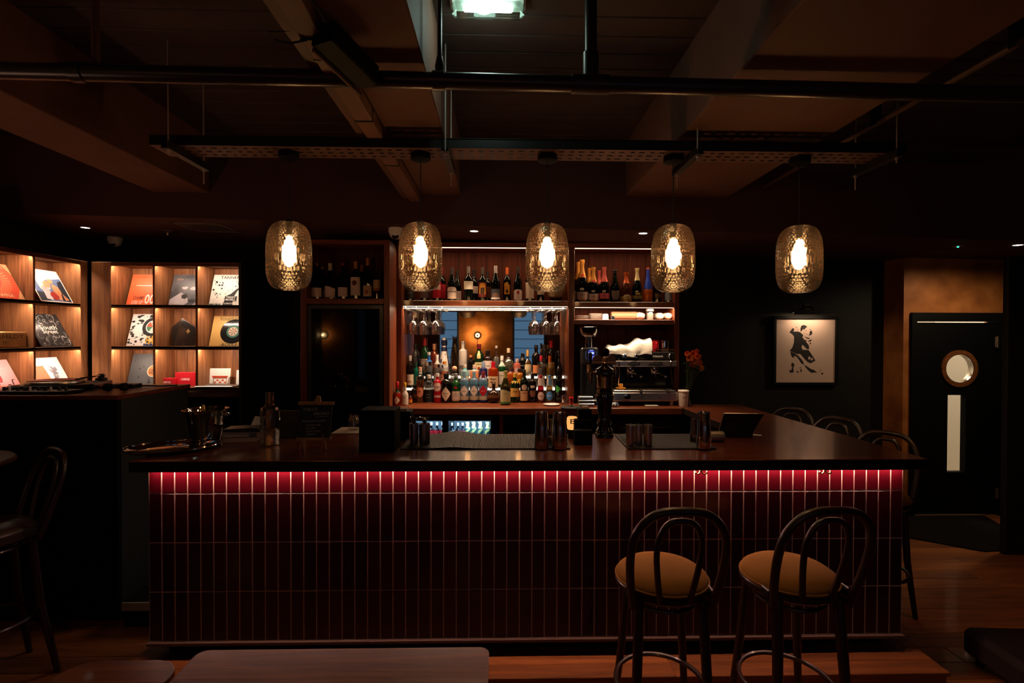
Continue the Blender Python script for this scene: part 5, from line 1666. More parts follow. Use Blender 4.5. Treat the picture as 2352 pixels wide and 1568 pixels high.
# steel knock box
t = thing('knock_box', 'low stack of brushed steel trays under the coffee grinder', 'trays', at(1347, 4.60, ZT))
for i, (a, b2) in enumerate(((.001, .03), (.034, .06), (.064, .092))):
    obj('tray', G().box(-.072, .066 - .006 * i, -.04, .05, a, b2, .004), brushed, t)
obj('handle', G().tube([(-.02, -.041, .02), (-.01, -.055, .022), (.012, -.055, .022), (.02, -.041, .02)], .003, 6), chrome, t)

# espresso machine
em = thing('espresso_machine', 'two-group chrome espresso machine on the worktop under the cup shelf', 'coffee machine', at(1483, 4.62, ZT))
ex = em.location.x
ky = lambda py, yy: P(1483, py, yy).z - ZT
xx = lambda px, yy: X(px, yy, 850) - ex
bz0, bz1 = ky(917, 4.62), ky(896, 4.62)
L_, R_ = xx(1406, 4.64), xx(1558, 4.64)
steel = mat('machine_steel', (.62, .56, .51), .30, 1)
obj('base', G().box(L_, R_, .0, .44, .04, .125, .010), steel, em)
obj('drip_tray', G().box(L_ + .01, R_ - .03, .0, .26, .127, .14, .004), steel, em)
g = G()
for i in range(26):
    xa = L_ + .03 + i * (R_ - L_ - .08) / 26
    g.box(xa, xa + .006, .02, .24, .140, .144)
o = obj('tray_grid', g, brushed, em)
o['kind'] = 'stuff'
obj('back_wall', G().box(L_ + .02, R_ - .02, .30, .44, .125, .36, .006), mat('machine_dark', (.06, .055, .055), .15, .8), em)
hz0, hz1 = ky(842, 4.68), ky(828, 4.68)
obj('button_panel', G().box(L_ + .01, R_ + .005, .05, .30, hz0, hz1, .008), mat('panel_smoke', (.26, .22, .21), .22, .8), em)
ht0, ht1 = hz1 + .002, ky(808, 4.70)
obj('upper_housing', G().box(L_ + .01, R_ - .01, .08, .44, ht0, ht1, .008), mat('housing_black', (.02, .016, .015), .25, .3), em)
obj('top_rail', G().tube([(L_ + .01, .085, ht1 + .022), (R_ - .02, .085, ht1 + .022), (R_ - .02, .42, ht1 + .022)], .005, 8), chrome, em)
for i, px in enumerate((1466, 1516)):
    xo = xx(px - 10, 4.67)
    g = G().prism([(.062 * math.cos(a), .018 * math.sin(a)) for a in [2 * PI * k / 28 for k in range(28)]], (xo, .049, (hz0 + hz1) / 2), (1, 0, 0), (0, 0, 1), (0, -.003, 0))
    o = obj('keypad', g, blackplastic, em)
    g = G().tube([(xo + .064 * math.cos(a), .047, (hz0 + hz1) / 2 + .019 * math.sin(a)) for a in [2 * PI * k / 28 for k in range(28)]], .0018, 5, True)
    obj('keypad_ring', g, chrome, o)
    for kx in (-.036, -.018, 0, .018, .036):
        obj('button', G().cyl((xo + kx, .0455, (hz0 + hz1) / 2), .005, -.001, .003, 8, 0, None, 'y'), brushed, o)
gz = hz0
for px in (1450, 1505):
    xo = xx(px, 4.70)
    gh = obj('group_head', G().lathe([(0, gz), (.036, gz), (.038, gz - .012), (.038, gz - .04), (.034, gz - .048), (0, gz - .048)], 20, (xo, .12, 0)), chrome, em)
    obj('portafilter', G().lathe([(0, gz - .045), (.034, gz - .045), (.036, gz - .05), (.034, gz - .068), (.016, gz - .074), (0, gz - .074)], 18, (xo, .12, 0)).tube([(xo + .03, .09, gz - .058), (xo + .045, .04, gz - .072), (xo + .062, -.03, gz - .088)], [.009, .011, .013], 10), chrome, gh)
    obj('handle_tip', G().tube([(xo + .060, -.022, gz - .087), (xo + .066, -.045, gz - .091)], [.0135, .012], 10), blackplastic, gh)
    obj('spout', G().tube([(xo - .012, .12, gz - .072), (xo - .014, .11, gz - .095)], .006, 6).tube([(xo + .012, .12, gz - .072), (xo + .014, .11, gz - .095)], .006, 6), chrome, gh)
for px in (1433, 1459, 1537):
    xo = xx(px, 4.70)
    obj('steam_knob', G().lathe([(0, .0), (.012, .0), (.020, .010), (.021, .022), (.014, .032), (0, .034)], 14, (xo, .075, (ht0 + ht1) / 2 + .004), 0, True, 0, 'y').lathe([(.007, -.02), (.007, .002)], 8, (xo, .08, (ht0 + ht1) / 2 + .004), 0, True, 0, 'y'), chrome, em)
for px, s in ((1422, -1), (1540, 1)):
    xo = xx(px, 4.66)
    obj('steam_wand', G().tube([(xo, .07, ht0 + .02), (xo, .03, ht0 - .01), (xo, .02, gz - .05), (xo + s * .01, .015, gz - .16)], .0045, 8), chrome, em)
g = G()
text_on(g, 'Orchestrale', (xx(1510, 4.7), .078, (ht0 + ht1) / 2), (1, 0, 0), (0, 0, 1), .018, .10)
obj('lettering', g, inkwhite, em)
ga = obj('pressure_gauge', G().lathe([(0, .0), (.026, .0), (.028, .004), (.028, .014), (.022, .016), (0, .012)], 22, (xx(1441, 4.62), .002, .085), 0, True, 0, 'y'), chrome, em)
obj('badge', G().cyl((xx(1517, 4.62), .001, .075), .007, 0, .004, 12, 0, None, 'y'), brass, em)
for a in (L_ + .04, R_ - .05):
    obj('foot', G().cyl((a, .05, 0), .02, .0, .042, 12).cyl((a, .38, 0), .02, 0, .042, 12), brushed, em)
t = thing('espresso_box', 'small orange carton standing on the drip tray', 'box', (em.location.x + xx(1427, 4.7), 4.72, ZT + .1445))
obj('carton', G().box(-.018, .018, -.018, .018, .012, .045, .002), mat('carton_orange', (.7, .30, .04), .6), t)
obj('coaster', G().cyl((0, 0, 0), .045, .0, .011, 20), mat('carton_orange', (.7, .3, .04)), t)
t = thing('ink_pad', 'thin pale tray on the worktop in front of the coffee machine', 'tray', at(1497, 4.56, ZT))
obj('tray', G().box(-.055, .055, -.03, .03, .001, .016, .003), mat('pale_tin', (.45, .38, .32), .4, .3), t)
# towel heaped on the machine
def towel():
    nx, ny = 40, 22
    bm = bmesh.new()
    q = random.Random(2)
    grid = []
    top = ht1 + ZT + .002
    xa, xb = X(1398, 4.7, 800), X(1497, 4.7, 800)
    for i in range(nx + 1):
        row = []
        for j in range(ny + 1):
            s, r = i / nx, j / ny
            x = xa + (xb - xa) * s
            # over the top from the back to the front edge, then hanging a little
            yv = 4.98 - .30 * min(r / .72, 1)
            hump = (.035 + .085 * s ** 1.3 + .012 * math.sin(s * 9 + 1) + .010 * math.sin(s * 17 + r * 5)) * math.sin(PI * min(r / .8, 1) * .9 + .2) ** .7 * (1 if s > .04 else .5)
            z = top + max(hump, 0) + .004
            if r > .72:
                d = (r - .72) / .28
                yv = 4.685 - .01 * math.sin(s * 14)
                z = top + .012 - d * (.035 + .03 * max(0, math.sin(s * 5.5 - 1.2)))
            row.append(bm.verts.new((x + .006 * math.sin(r * 9 + s * 3), yv + .004 * math.sin(s * 23 + r * 4), z + .003 * math.sin(s * 31 - r * 7))))
        grid.append(row)
    for i in range(nx):
        for j in range(ny):
            f = bm.faces.new((grid[i][j], grid[i + 1][j], grid[i + 1][j + 1], grid[i][j + 1]))
            f.smooth = True
    me = bpy.data.meshes.new('towel')
    bm.to_mesh(me)
    bm.free()
    me.materials.append(mat('white_towel', (.78, .72, .66), .9, bump=(120, .3), sheen=.3))
    return me
o = obj('towel', towel(), None)
so = o.modifiers.new('thick', 'SOLIDIFY')
so.thickness = .004
tag(o, 'white towel heaped over the top of the coffee machine', 'towel')
for px, c, lab in ((1505, mat('pitcher_red', (.5, .012, .02), .25, coat=.4), 'red metal milk pitcher on the coffee machine'), (1527, chrome, 'polished steel milk pitcher on the coffee machine')):
    t = thing('milk_pitcher', lab, 'pitcher', (X(px, 4.76, 800), 4.78, ZT + ht1 + .001), 0, 'milk pitchers on the machine')
    obj('body', G().lathe([(0, .002), (.040, 0), (.042, .004), (.041, .06), (.039, .095), (.040, .102), (.037, .1), (.036, .01), (0, .008)], 22), c, t)
    obj('handle', G().tube([(-.03 if px > 1510 else .0, -.042, .085), (-.032 if px > 1510 else .0, -.062, .078), (-.032 if px > 1510 else .0, -.062, .035), (-.03 if px > 1510 else .0, -.041, .022)], .005, 8), c, t)
# folded blue checked cloth
t = obj('cloth', crumple(.034, 8, .55), None, None, at(1413, 4.56, ZT + .022))
t.data = t.data.copy()
t.data.materials[0] = mat('checked_cloth', (.55, .62, .70), .8, noise=(30, (.03, .06, .14), .06))
tag(t, 'small crumpled blue and white cloth at the foot of the coffee machine', 'cloth')
# paper cup and flowers
t = thing('coffee_cup', 'pale paper takeaway coffee cup at the worktop corner', 'cup', at(1570, 4.60, ZT))
obj('cup', G().lathe([(0, .003), (.037, 0), (.038, .004), (.045, .128), (.047, .13), (.047, .134), (.044, .133), (0, .13)], 24), mat('cup_card', (.66, .52, .44), .6), t)
obj('lid', G().lathe([(.048, .132), (.049, .136), (.047, .142), (.043, .145), (0, .144)], 24), mat('cup_lid', (.75, .65, .58), .4), t)
obj('lettering', letter_patch([(0, 0), (.037, .0), (.038, .004), (.045, .128), (.045, .14)], 'FUENTE', .085, .011, .042), PAP('#6a4a3c'), t)
vs_ = thing('flower_vase', 'glass vase of orange chrysanthemums behind the paper cup', 'flowers', at(1577, 4.70, ZT))
obj('vase', G().lathe([(0, .003), (.034, 0), (.04, .01), (.032, .08), (.022, .13), (.028, .165), (.044, .178)], 20), glassclear, vs_)
obj('water', G().lathe([(0, .006), (.034, .006), (.028, .08), (0, .082)], 14), liquid('#6a6a60'), vs_)
q = random.Random(12)
k47 = 4.7 / F
heads = [(1592, 812, 11), (1602, 818, 10), (1583, 822, 11), (1596, 829, 12), (1606, 833, 9), (1590, 838, 9), (1611, 845, 8), (1578, 812, 8), (1600, 806, 7)]
pet = mat('petal_orange', (.70, .15, .02), .6, vary=.3)
pey = mat('petal_amber', (.75, .30, .03), .6)
for i, (hx, hy, hr) in enumerate(heads):
    c = P(hx, hy, 4.70 + q.uniform(-.05, .03)) - Vector(vs_.location)
    r = hr * k47
    g = G()
    for ring, n_, tilt, rr in ((0, 14, .15, 1), (1, 11, .6, .8), (2, 7, 1.1, .55)):
        for j in range(n_):
            a = 2 * PI * (j + ring * .4) / n_ + q.uniform(-.1, .1)
            d = Vector((math.cos(a) * math.cos(tilt), -math.sin(tilt) * .8 - .2, math.sin(a) * math.cos(tilt))).normalized()
            sd = Vector((-math.sin(a), 0, math.cos(a)))
            p0, p1 = c, c + d * r * rr
            m_ = c + d * r * rr * .6
            g.add([p0, m_ + sd * r * .16, p1, m_ - sd * r * .16], [(0, 1, 2, 3)])
    obj('flower_head', g, pey if i == 6 else pet, vs_)
    obj('stem', G().tube([c, c * .5 + Vector((0, 0, .06)), Vector((q.uniform(-.01, .01), q.uniform(-.01, .01), .02))], .0025, 5), mat('stem_green', (.02, .04, .012), .6), vs_)
for i in range(14):
    hx, hy, hr = heads[i % 9]
    c = P(hx, hy, 4.70) - Vector(vs_.location)
    k_ = q.uniform(.5, .85)
    c = c * .5 + Vector((0, 0, .06)) + (c * .5 - Vector((0, 0, .06))) * (k_ * 2 - 1) if k_ > .5 else c * .5
    a = q.uniform(-.6, 3.6)
    d = Vector((math.cos(a), -.3, math.sin(a))) * .05
    sd = Vector((-math.sin(a), 0, math.cos(a))) * .014
    obj('leaf', G().add([c, c + d * .5 + sd, c + d, c + d * .5 - sd], [(0, 1, 2, 3)]), mat('leaf_dark', (.012, .02, .008), .5), vs_)
# plate of salt, tumbler and red tamper on the worktop front
t = obj('saucer', G().lathe([(0, 0), (.045, 0), (.073, .008), (.075, .011), (.068, .010), (.04, .004), (0, .004)], 28), china, None, at(1267, 4.68, ZT))
tag(t, 'white saucer of salt in front of the golden vermouth bottle', 'saucer')
t = obj('salt', G().lathe([(0, .012), (.03, .010), (.055, .0065), (.058, .0055), (0, .0045)], 20), mat('salt_white', (.78, .72, .68), .9, bump=(200, 1)), None, at(1267, 4.68, ZT + .0015))
t['kind'] = 'stuff'
tag(t, 'heap of white salt on the saucer', 'salt')
t = thing('tumbler', 'cut-glass tumbler beside the white saucer', 'glass', at(1298, 4.72, ZT))
obj('tumbler_glass', G().lathe([(0, .006), (.028, .001), (.031, .004), (.035, .082), (.033, .082), (.029, .012), (0, .010)], 14, (0, 0, 0), 0, False), thin('cut_glass', (.9, .85, .84), .18, .1, 0, .8), t)
t = thing('tamping_mat', 'black round rubber mat overhanging the worktop edge', 'mat', at(1311, 4.52, ZT))
obj('mat', G().lathe([(0, .001), (.085, .001), (.088, .004), (.085, .008), (0, .008)], 28), blackrubber, t)
t = thing('tamper', 'small red coffee tamper standing on the black rubber mat', 'tamper', at(1312, 4.52, ZT + .0085))
obj('handle', G().lathe([(0, .02), (.012, .02), (.013, .035), (.012, .052), (.019, .064), (.021, .075), (.017, .085), (0, .087)], 18), mat('tamper_red', (.5, .015, .02), .25, coat=.4), t)
obj('foot', G().lathe([(0, 0), (.019, 0), (.019, .008), (.012, .02), (0, .02)], 18), chrome, t)

# ------------------------------------------------------------------ things on the counter
def on(px, py, z=ZT):
    return PZ(px, py, z)
# oval tray
p = on(398, 1032)
t = thing('serving_tray', 'oval silver serving tray with a raised rolled rim at the counter end', 'tray', p, .42)
a_, b2_ = .225, .165
g = G()
n = 40
pr_ = [(0, .004), (.80, .004), (.9, .008), (.97, .018), (1.0, .022), (1.0, .019), (.9, .004), (.8, .001), (0, .001)]
vsx = []
for r, z in pr_:
    for i in range(n):
        vsx.append((a_ * r * math.cos(2 * PI * i / n), b2_ * r * math.sin(2 * PI * i / n), z))
g.add(vsx, [[j * n + i, j * n + (i + 1) % n, (j + 1) * n + (i + 1) % n, (j + 1) * n + i] for j in range(len(pr_) - 1) for i in range(n)], 0, True)
obj('dish', g, mat('silver_tray', (.70, .62, .55), .09, 1), t)
obj('rolled_rim', G().tube([(a_ * math.cos(2 * PI * i / n), b2_ * math.sin(2 * PI * i / n), .022) for i in range(n)], .006, 8, True), chrome, t)
# ice bucket
p = on(474, 1011)
t = thing('ice_bucket', 'polished steel ice bucket with ring handles beside the oval tray', 'bucket', p)
obj('bucket', G().lathe([(0, .004), (.082, 0), (.086, .006), (.104, .12), (.113, .165), (.122, .178), (.126, .186), (.120, .188), (.108, .170), (.098, .115), (.08, .012), (0, .010)], 32), chrome, t)
for s in (-1, 1):
    obj('handle', G().tube([(s * (.112 + .018 * math.sin(q_)), .03 * math.cos(q_), .160 - .010 * abs(math.cos(q_))) for q_ in [PI * i / 10 for i in range(11)]], .008, 8), chrome, t)
obj('knob', G().lathe([(0, .15), (.012, .155), (.016, .17), (.012, .19), (.010, .205), (0, .208)], 14, (-.03, .02, 0)), brass, t)
# receipt printer
p = on(552, 1014)
t = thing('card_terminal', 'beige card terminal with a dark tilted top and a curled receipt', 'card terminal', p, .12)
plast = mat('beige_plastic', (.62, .47, .36), .45)
obj('base', G().prism([(-.085, 0), (.10, 0), (.115, .055), (-.085, .06)], (-.005, -.02, .001), (1, 0, 0), (0, 0, 1), (0, .11, 0)), plast, t)
obj('seam', G().box(-.088, .10, -.0215, -.019, .028, .031), blackplastic, t)
obj('window', G().box(.055, .095, -.0225, -.019, .033, .052, .002), mat('terminal_window', (.12, .16, .18), .2), t)
obj('top', G().prism([(-.09, .062), (.115, .058), (.135, .074), (.08, .083), (-.085, .078)], (0, -.025, 0), (1, 0, 0), (0, 0, 1), (0, .12, 0)), blackplastic, t)
obj('receipt', G().add([(.03, .08, .08), (.10, .08, .08), (.115, .10, .135), (.05, .10, .125)], [(0, 1, 2, 3)]).prism([(0, 0), (.07, 0), (.075, .05), (.02, .055)], (.03, .085, .08), (1, 0, 0), (0, .2, .98), (0, .0008, 0)), whitepaper, t)
obj('cable', G().tube([(.115, .02, .04), (.14, 0, .06), (.165, -.01, .03), (.18, .0, .008)], .004, 6), mat('pale_cable', (.5, .42, .36), .5), t)
# crystal bottle
p = on(620, 1022)
t = thing('crystal_bottle', 'empty cut-crystal water bottle with a tall square neck', 'bottle', p)
cg = thin('crystal_glass', (.94, .92, .90), .20, .05, .0, .9)
obj('body', G().lathe([(0, .006), (.046, 0), (.051, .006), (.051, .10), (.049, .20), (.045, .215), (.026, .228), (.023, .236)], 12, (0, 0, 0), 0, False), cg, t)
obj('neck', G().lathe([(.023, .235), (.0225, .29), (.025, .292), (.025, .302), (.021, .302), (.019, .24)], 12, (0, 0, 0), 0, False), cg, t)
g = G()
for i in range(12):
    a = 2 * PI * (i + .5) / 12
    for zz_, tw in ((.02, .26), (.06, -.26), (.14, .5), (.16, .5)):
        a2 = a + tw
        g.tube([(.0515 * math.cos(a), .0515 * math.sin(a), zz_), (.0518 * math.cos((a + a2) / 2), .0518 * math.sin((a + a2) / 2), zz_ + .02), (.0515 * math.cos(a2), .0515 * math.sin(a2), zz_ + .04)], .0012, 4)
o = obj('cut_lines', g, cg, t)
o['kind'] = 'stuff'
obj('inner_wall', G().lathe([(0, .012), (.043, .012), (.045, .1), (.043, .2)], 12, (0, 0, 0), 0, False), cg, t)
# till tablet
p = on(655, 1004)
t = thing('till_tablet', 'dark tablet on a stand seen from behind, next to the crystal bottle', 'tablet', p)
def rrect(w_, h_, r):
    o_ = []
    for cx_, cy_, a0 in ((w_ / 2 - r, h_ - r, 0), (-w_ / 2 + r, h_ - r, PI / 2), (-w_ / 2 + r, r, PI), (w_ / 2 - r, r, 1.5 * PI)):
        o_ += [(cx_ + r * math.cos(a0 + PI / 2 * i / 5), cy_ + r * math.sin(a0 + PI / 2 * i / 5)) for i in range(6)]
    return o_
tabm = mat('tablet_back', (.06, .045, .04), .3, .7)
obj('panel', G().prism(rrect(.23, .155, .02), (-.005, .0, .008), (1, 0, 0), (0, .25, .97), (0, .012, -.003)), tabm, t)
obj('rim', G().tube([Vector((-.005, -.001, .008)) + Vector((a, 0, 0)) + Vector((0, .25, .97)) * b2 for a, b2 in rrect(.23, .155, .02)], .0022, 5, True), brushed, t)
obj('stand', G().prism(rrect(.14, .10, .02), (0, -.035, .001), (1, 0, 0), (0, .5, .86), (0, .02, -.01)), blackplastic, t)
# chalkboard
p = on(719, 1034)
t = thing('menu_board', 'small chalkboard menu on a wooden easel with handwritten specials', 'menu board', p, 0)
k = p.y / F
ewood = wood('easel_wood', '#8a5a34', '#b98450', (8, 8, .8), .5, 0, 4, .3, .1)
wv = Vector((0, .20, .98)).normalized()
bw = 75 * k
obj('board', G().prism([(-bw / 2 - .004, .068), (bw / 2 - .004, .068), (bw / 2, .245), (-bw / 2, .245)], (0, 0, 0), (1, 0, 0), wv, (0, .006, 0)), mat('slate_board', (.010, .010, .011), .7), t)
for z0, z1, e in ((.245, .262, .008), (.055, .068, .004)):
    obj('rail', G().prism([(-bw / 2 - e, z0), (bw / 2 + e, z0), (bw / 2 + e, z1), (-bw / 2 - e, z1)], (0, -.004, 0), (1, 0, 0), wv, (0, .014, 0)), ewood, t)
obj('peg', G().prism([(-.02, .262), (.018, .262), (.012, .292), (-.006, .296)], (.005, .002, 0), (1, 0, 0), wv, (0, .012, 0)), ewood, t)
for s in (-1, 1):
    obj('leg', G().tube([(s * .058, .012, .055), (s * .072, -.004, .004)], .0045, 6), ewood, t)
obj('leg', G().tube([(0, .055, .25), (0, .14, .004)], .0045, 6), ewood, t)
gg = G()
ct_ = mat('chalk', (.34, .28, .25), .9)
nv = Vector((0, -.0012, 0))
for body, cx_, cy_, sz, wd in (("'PABLO'S", -.03, .222, .017, .08), ('SPECIALS', .032, .198, .016, .085), ('PASIONARITA MARG', -.005, .158, .010, .13), ('- SPICED RUM', -.012, .136, .0095, .085), ('- PALOMA', -.022, .119, .0095, .06), ('- DIRTY TONIC', -.008, .102, .0095, .085), ('- LEMON', -.022, .086, .0095, .055), ('£1', .048, .082, .014, .014)):
    text_on(gg, body, nv + Vector((cx_, 0, 0)) + wv * cy_, (1, .0, .03), wv, sz, wd)
gg.tube([nv + Vector((x_, 0, 0)) + wv * (.178 + .0016 * i) for i, x_ in enumerate((.0, .02, .04, .07))], .0012, 4)
obj('chalk_writing', gg, ct_, t)
# jar behind the counter, on the pale ledge
lg = thing('speed_ledge', 'pale narrow ledge behind the counter beside the menu board', 'ledge', (0, 0, 0))
obj('ledge', G().box(X(762, 3.35), X(828, 3.35), 3.33, 3.55, ZT - .05, ZT + .004, .003), mat('pale_ledge', (.42, .34, .28), .5), lg)
p = P(813, 992, 3.45)
t = thing('storage_jar', 'small clear storage jar on the pale ledge behind the menu board', 'jar', (p.x, 3.45, ZT + .005))
obj('glass', G().lathe([(0, .004), (.034, 0), (.038, .01), (.036, .07), (.026, .085), (.026, .092)], 18), cg, t)
obj('stopper', G().lathe([(0, .088), (.024, .088), (.027, .094), (.027, .104), (0, .106)], 16), cg, t)
# black boxes
p = on(865, 1039)
t = thing('napkin_box', 'tall plain black box at the front of the counter next to the menu board', 'box', p)
mattblack = mat('matt_black', (.003, .003, .003), .7, 0, .06)
k = p.y / F
obj('box', G().box(-40.5 * k, 40.5 * k, 0, .17, .001, .225, .003).box(-38 * k, 38 * k, .004, .166, .218, .2255), mattblack, t)
p = on(923, 1011)
t = thing('straw_caddy', 'black caddy of folded napkins at the back of the counter', 'caddy', p)
obj('caddy', G().box(-.045, .05, 0, .12, .001, .17, .004), mattblack, t)
obj('napkins', G().box(-.04, .03, .01, .10, .165, .182, .002).box(-.036, .026, .012, .1, .182, .186, .001), mat('napkin', (.40, .30, .25), .8), t)
p = on(1343, 1012)
t = thing('straw_caddy', 'black caddy with a small napkin beside the beer tower', 'caddy', p)
obj('caddy', G().box(-.06, .045, .0, .10, .001, .125, .004).box(-.035, .045, .02, .10, .12, .185, .004), mattblack, t)
obj('napkins', G().box(-.005, .03, .03, .09, .184, .198, .002), mat('napkin', (.4, .3, .25)), t)
p = on(1332, 1023)
t = thing('card_box', 'low black box in front of the amber candle lamp', 'box', p)
obj('box', G().box(-.03, .072, .0, .06, .001, .085, .003), mattblack, t)
p = on(1314, 1006)
t = thing('candle_lamp', 'glowing amber candle lamp among the black boxes on the counter', 'lamp', p)
obj('holder', G().lathe([(0, .002), (.026, 0), (.027, .004), (.027, .055), (0, .055)], 18), blackplastic, t)
obj('glow_shade', G().lathe([(.026, .055), (.030, .06), (.034, .10), (.032, .125), (.026, .132), (0, .134)], 18), emis('candle_glow', (1, .42, .12), 1.1), t)
o = obj('printed_band', G(), blackplastic, t) if False else None
gq = G()
text_on(gq, 'E', (-.004, -.0345, .108), (1, 0, 0), (0, 0, 1), .028, .024)
gq.xf(Matrix.Identity(4))
obj('print', gq, inkblack, t)
# bar mats
def barmat(lab, fl, fr, bl_, br, wave):
    a, b2, c, d = (on(*q_) for q_ in (fl, fr, bl_, br))
    y0, y1 = (a.y + b2.y) / 2, min((c.y + d.y) / 2, 3.305)
    t = thing('bar_mat', lab, 'mat', (0, 0, 0))
    nx = 60
    g = G()
    rb = G()
    def pos(s, r):
        xl_ = a.x + (c.x - a.x) * r
        xr_ = b2.x + (d.x - b2.x) * r
        x = xl_ + (xr_ - xl_) * s
        return (x, y0 + (y1 - y0) * r, ZT + .001 + wave * math.exp(-((s - .30) / .10) ** 2) * (.3 + .7 * r))
    vs = []
    for i in range(nx + 1):
        for r in (0, .5, 1):
            q_ = pos(i / nx, r)
            vs.append(q_)
            vs.append((q_[0], q_[1], q_[2] + .006))
    fs = []
    for i in range(nx):
        for r in (0, 1):
            A_, B_ = i * 6 + r * 2, (i + 1) * 6 + r * 2
            fs += [(A_, B_, B_ + 2, A_ + 2), (A_ + 1, A_ + 3, B_ + 3, B_ + 1)]
        A_, B_ = i * 6, (i + 1) * 6
        fs += [(A_, A_ + 1, B_ + 1, B_), (A_ + 4, B_ + 4, B_ + 5, A_ + 5)]
    fs += [(0, 2, 3, 1), (2, 4, 5, 3), (nx * 6, nx * 6 + 1, nx * 6 + 3, nx * 6 + 2), (nx * 6 + 2, nx * 6 + 3, nx * 6 + 5, nx * 6 + 4)]
    g.add(vs, fs)
    obj('sheet', g, mat('mat_rubber', (.010, .008, .007), .5, 0, .3), t)
    n_ = int((b2.x - a.x) / .0085)
    for i in range(1, n_):
        p0, p1 = pos(i / n_, .04), pos(i / n_, .96)
        rb.add([(p0[0] - .002, p0[1], p0[2] + .006), (p0[0] + .002, p0[1], p0[2] + .006), (p1[0] + .002, p1[1], p1[2] + .006), (p1[0] - .002, p1[1], p1[2] + .006),
                (p0[0], p0[1], p0[2] + .010), (p1[0], p1[1], p1[2] + .010)], [(0, 4, 5, 3), (1, 2, 5, 4), (0, 1, 4), (2, 3, 5)])
    o_ = obj('ribs', rb, MATS['mat_rubber'], t)
    o_['kind'] = 'stuff'
    return t
barmat('long ribbed black rubber bar mat buckled in the middle, under the twin shakers', (921, 1031), (1311, 1033), (942, 1000), (1300, 999), .022)
barmat('short ribbed black rubber bar mat under the three steel cups', (1444, 1033), (1645, 1031), (1414, 1001), (1590, 998), .0)
# cups
def tin(lab, px, py, wd, top, grp, z=ZT + .0115, kind='cup', loop=False):
    p = on(px, py, z)
    k = p.y / F
    R = wd * k / 2
    H = P(px, top, p.y).z - z
    t = thing('steel_cup' if kind == 'cup' else 'shaker_tin', lab, 'cup' if kind == 'cup' else 'shaker', p, 0, grp)
    if kind == 'cup':
        obj('cup', G().lathe([(0, .003), (R * .94, 0), (R * .97, .004), (R, H - .002), (R, H), (R * .94, H), (R * .9, .008), (0, .006)], 22), brushed, t)
    else:
        obj('tin', G().lathe([(0, .004), (R * .97, 0), (R, .004), (R * .99, H * .25), (R * .92, H * .6), (R * .84, H - .006), (R * .86, H - .003), (R * .84, H), (R * .74, H), (R * .72, H - .008), (0, H - .012)], 26), mat('polished_tin', (.66, .60, .55), .1, 1), t)
        obj('ring', G().lathe([(R * .985, H * .30), (R * 1.005, H * .31), (R * .985, H * .32)], 26), chrome, t)
    return t, H, R
for px, w_, lab, jig in ((951, 21, 'brushed steel cup holding a jigger, next to the straw caddy', 1), (975, 26, 'wide brushed steel cup holding a jigger on the long mat', 1)):
    t, H, R = tin(lab, px, 1018, w_, 972, 'steel cups on the bar mats')
    obj('jigger', G().lathe([(.004, H - .012), (.006, H), (R * .85, H + .034), (R * .9, H + .036), (R * .8, H + .034)], 16), chrome, t, None, None, 'flared jigger standing in the cup')
for i, px in enumerate((1447, 1466, 1488)):
    tin('narrow brushed steel cup on the short mat, %s' % ('furthest from the shakers', 'middle one of three', 'closest to the shakers')[i], px, 1019 + (i != 1) * 3, 19.5, 975, 'steel cups on the bar mats')
tin('tall polished shaker tin on the long mat, the one nearer the menu board', 1244, 1028, 33, 946, 'shaker tins', kind='shaker')
tin('tall polished shaker tin on the long mat, the one nearer the candle lamp', 1285, 1028, 36, 947, 'shaker tins', kind='shaker')
tin('short shaker tin half hidden between the two tall ones', 1266, 1016, 20, 962, 'shaker tins', kind='shaker')
tin('tall polished shaker tin on the short mat by the payment tablet', 1616, 1028, 33, 946, 'shaker tins', kind='shaker')
tin('short shaker tin standing behind the tall one on the short mat', 1593, 1013, 17, 961, 'shaker tins', kind='shaker')
# tablet by the peninsula
p = on(1692, 1003)
t = thing('payment_tablet', 'dark payment tablet tilted on a black wedge stand, seen from behind', 'tablet', p, -.10)
lean = Vector((.0, -.30, .95)).normalized()
obj('panel', G().prism([(-.125, .01), (.075, .01), (.135, .155), (.13, .16), (-.098, .16), (-.106, .155)], (.01, .0, .0), (1, 0, 0), lean, (0, .010, .002)), mat('tablet_frame', (.05, .045, .045), .3, .6), t)
obj('frame_edge', G().tube([Vector((.01, -.001, 0)) + Vector((a, 0, 0)) + lean * b2 for a, b2 in ((-.125, .01), (-.106, .152), (-.098, .16), (.13, .16))], .0028, 6), brushed, t)
obj('stand', G().prism([(-.09, 0), (.085, 0), (.085, .10), (-.075, .10)], (0, -.03, .001), (1, 0, 0), (0, -.18, .98), (0, .05, 0)), blackplastic, t)
t = obj('paper_slip', G().box(-.03, .03, -.012, .012, .0005, .002), whitepaper, None, on(1737, 999), (0, 0, -.5))
tag(t, 'thin slip of white paper on the counter beside the payment tablet', 'paper')
p = on(1645, 1014)
t = thing('receipt_roll', 'small silver cylinder lying between the shaker and the payment tablet', 'roll', p + Vector((0, 0, .032)))
obj('roll', G().lathe([(0, .04), (.030, .04), (.031, .036), (.031, -.04), (0, -.04)], 20, (0, 0, 0), 0, True, 0, 'x'), mat('roll_silver', (.3, .26, .24), .4, .6), t)
obj('end_ring', G().lathe([(.022, .041), (.029, .043), (.031, .041)], 20, (0, 0, 0), 0, True, 0, 'x'), chrome, t)

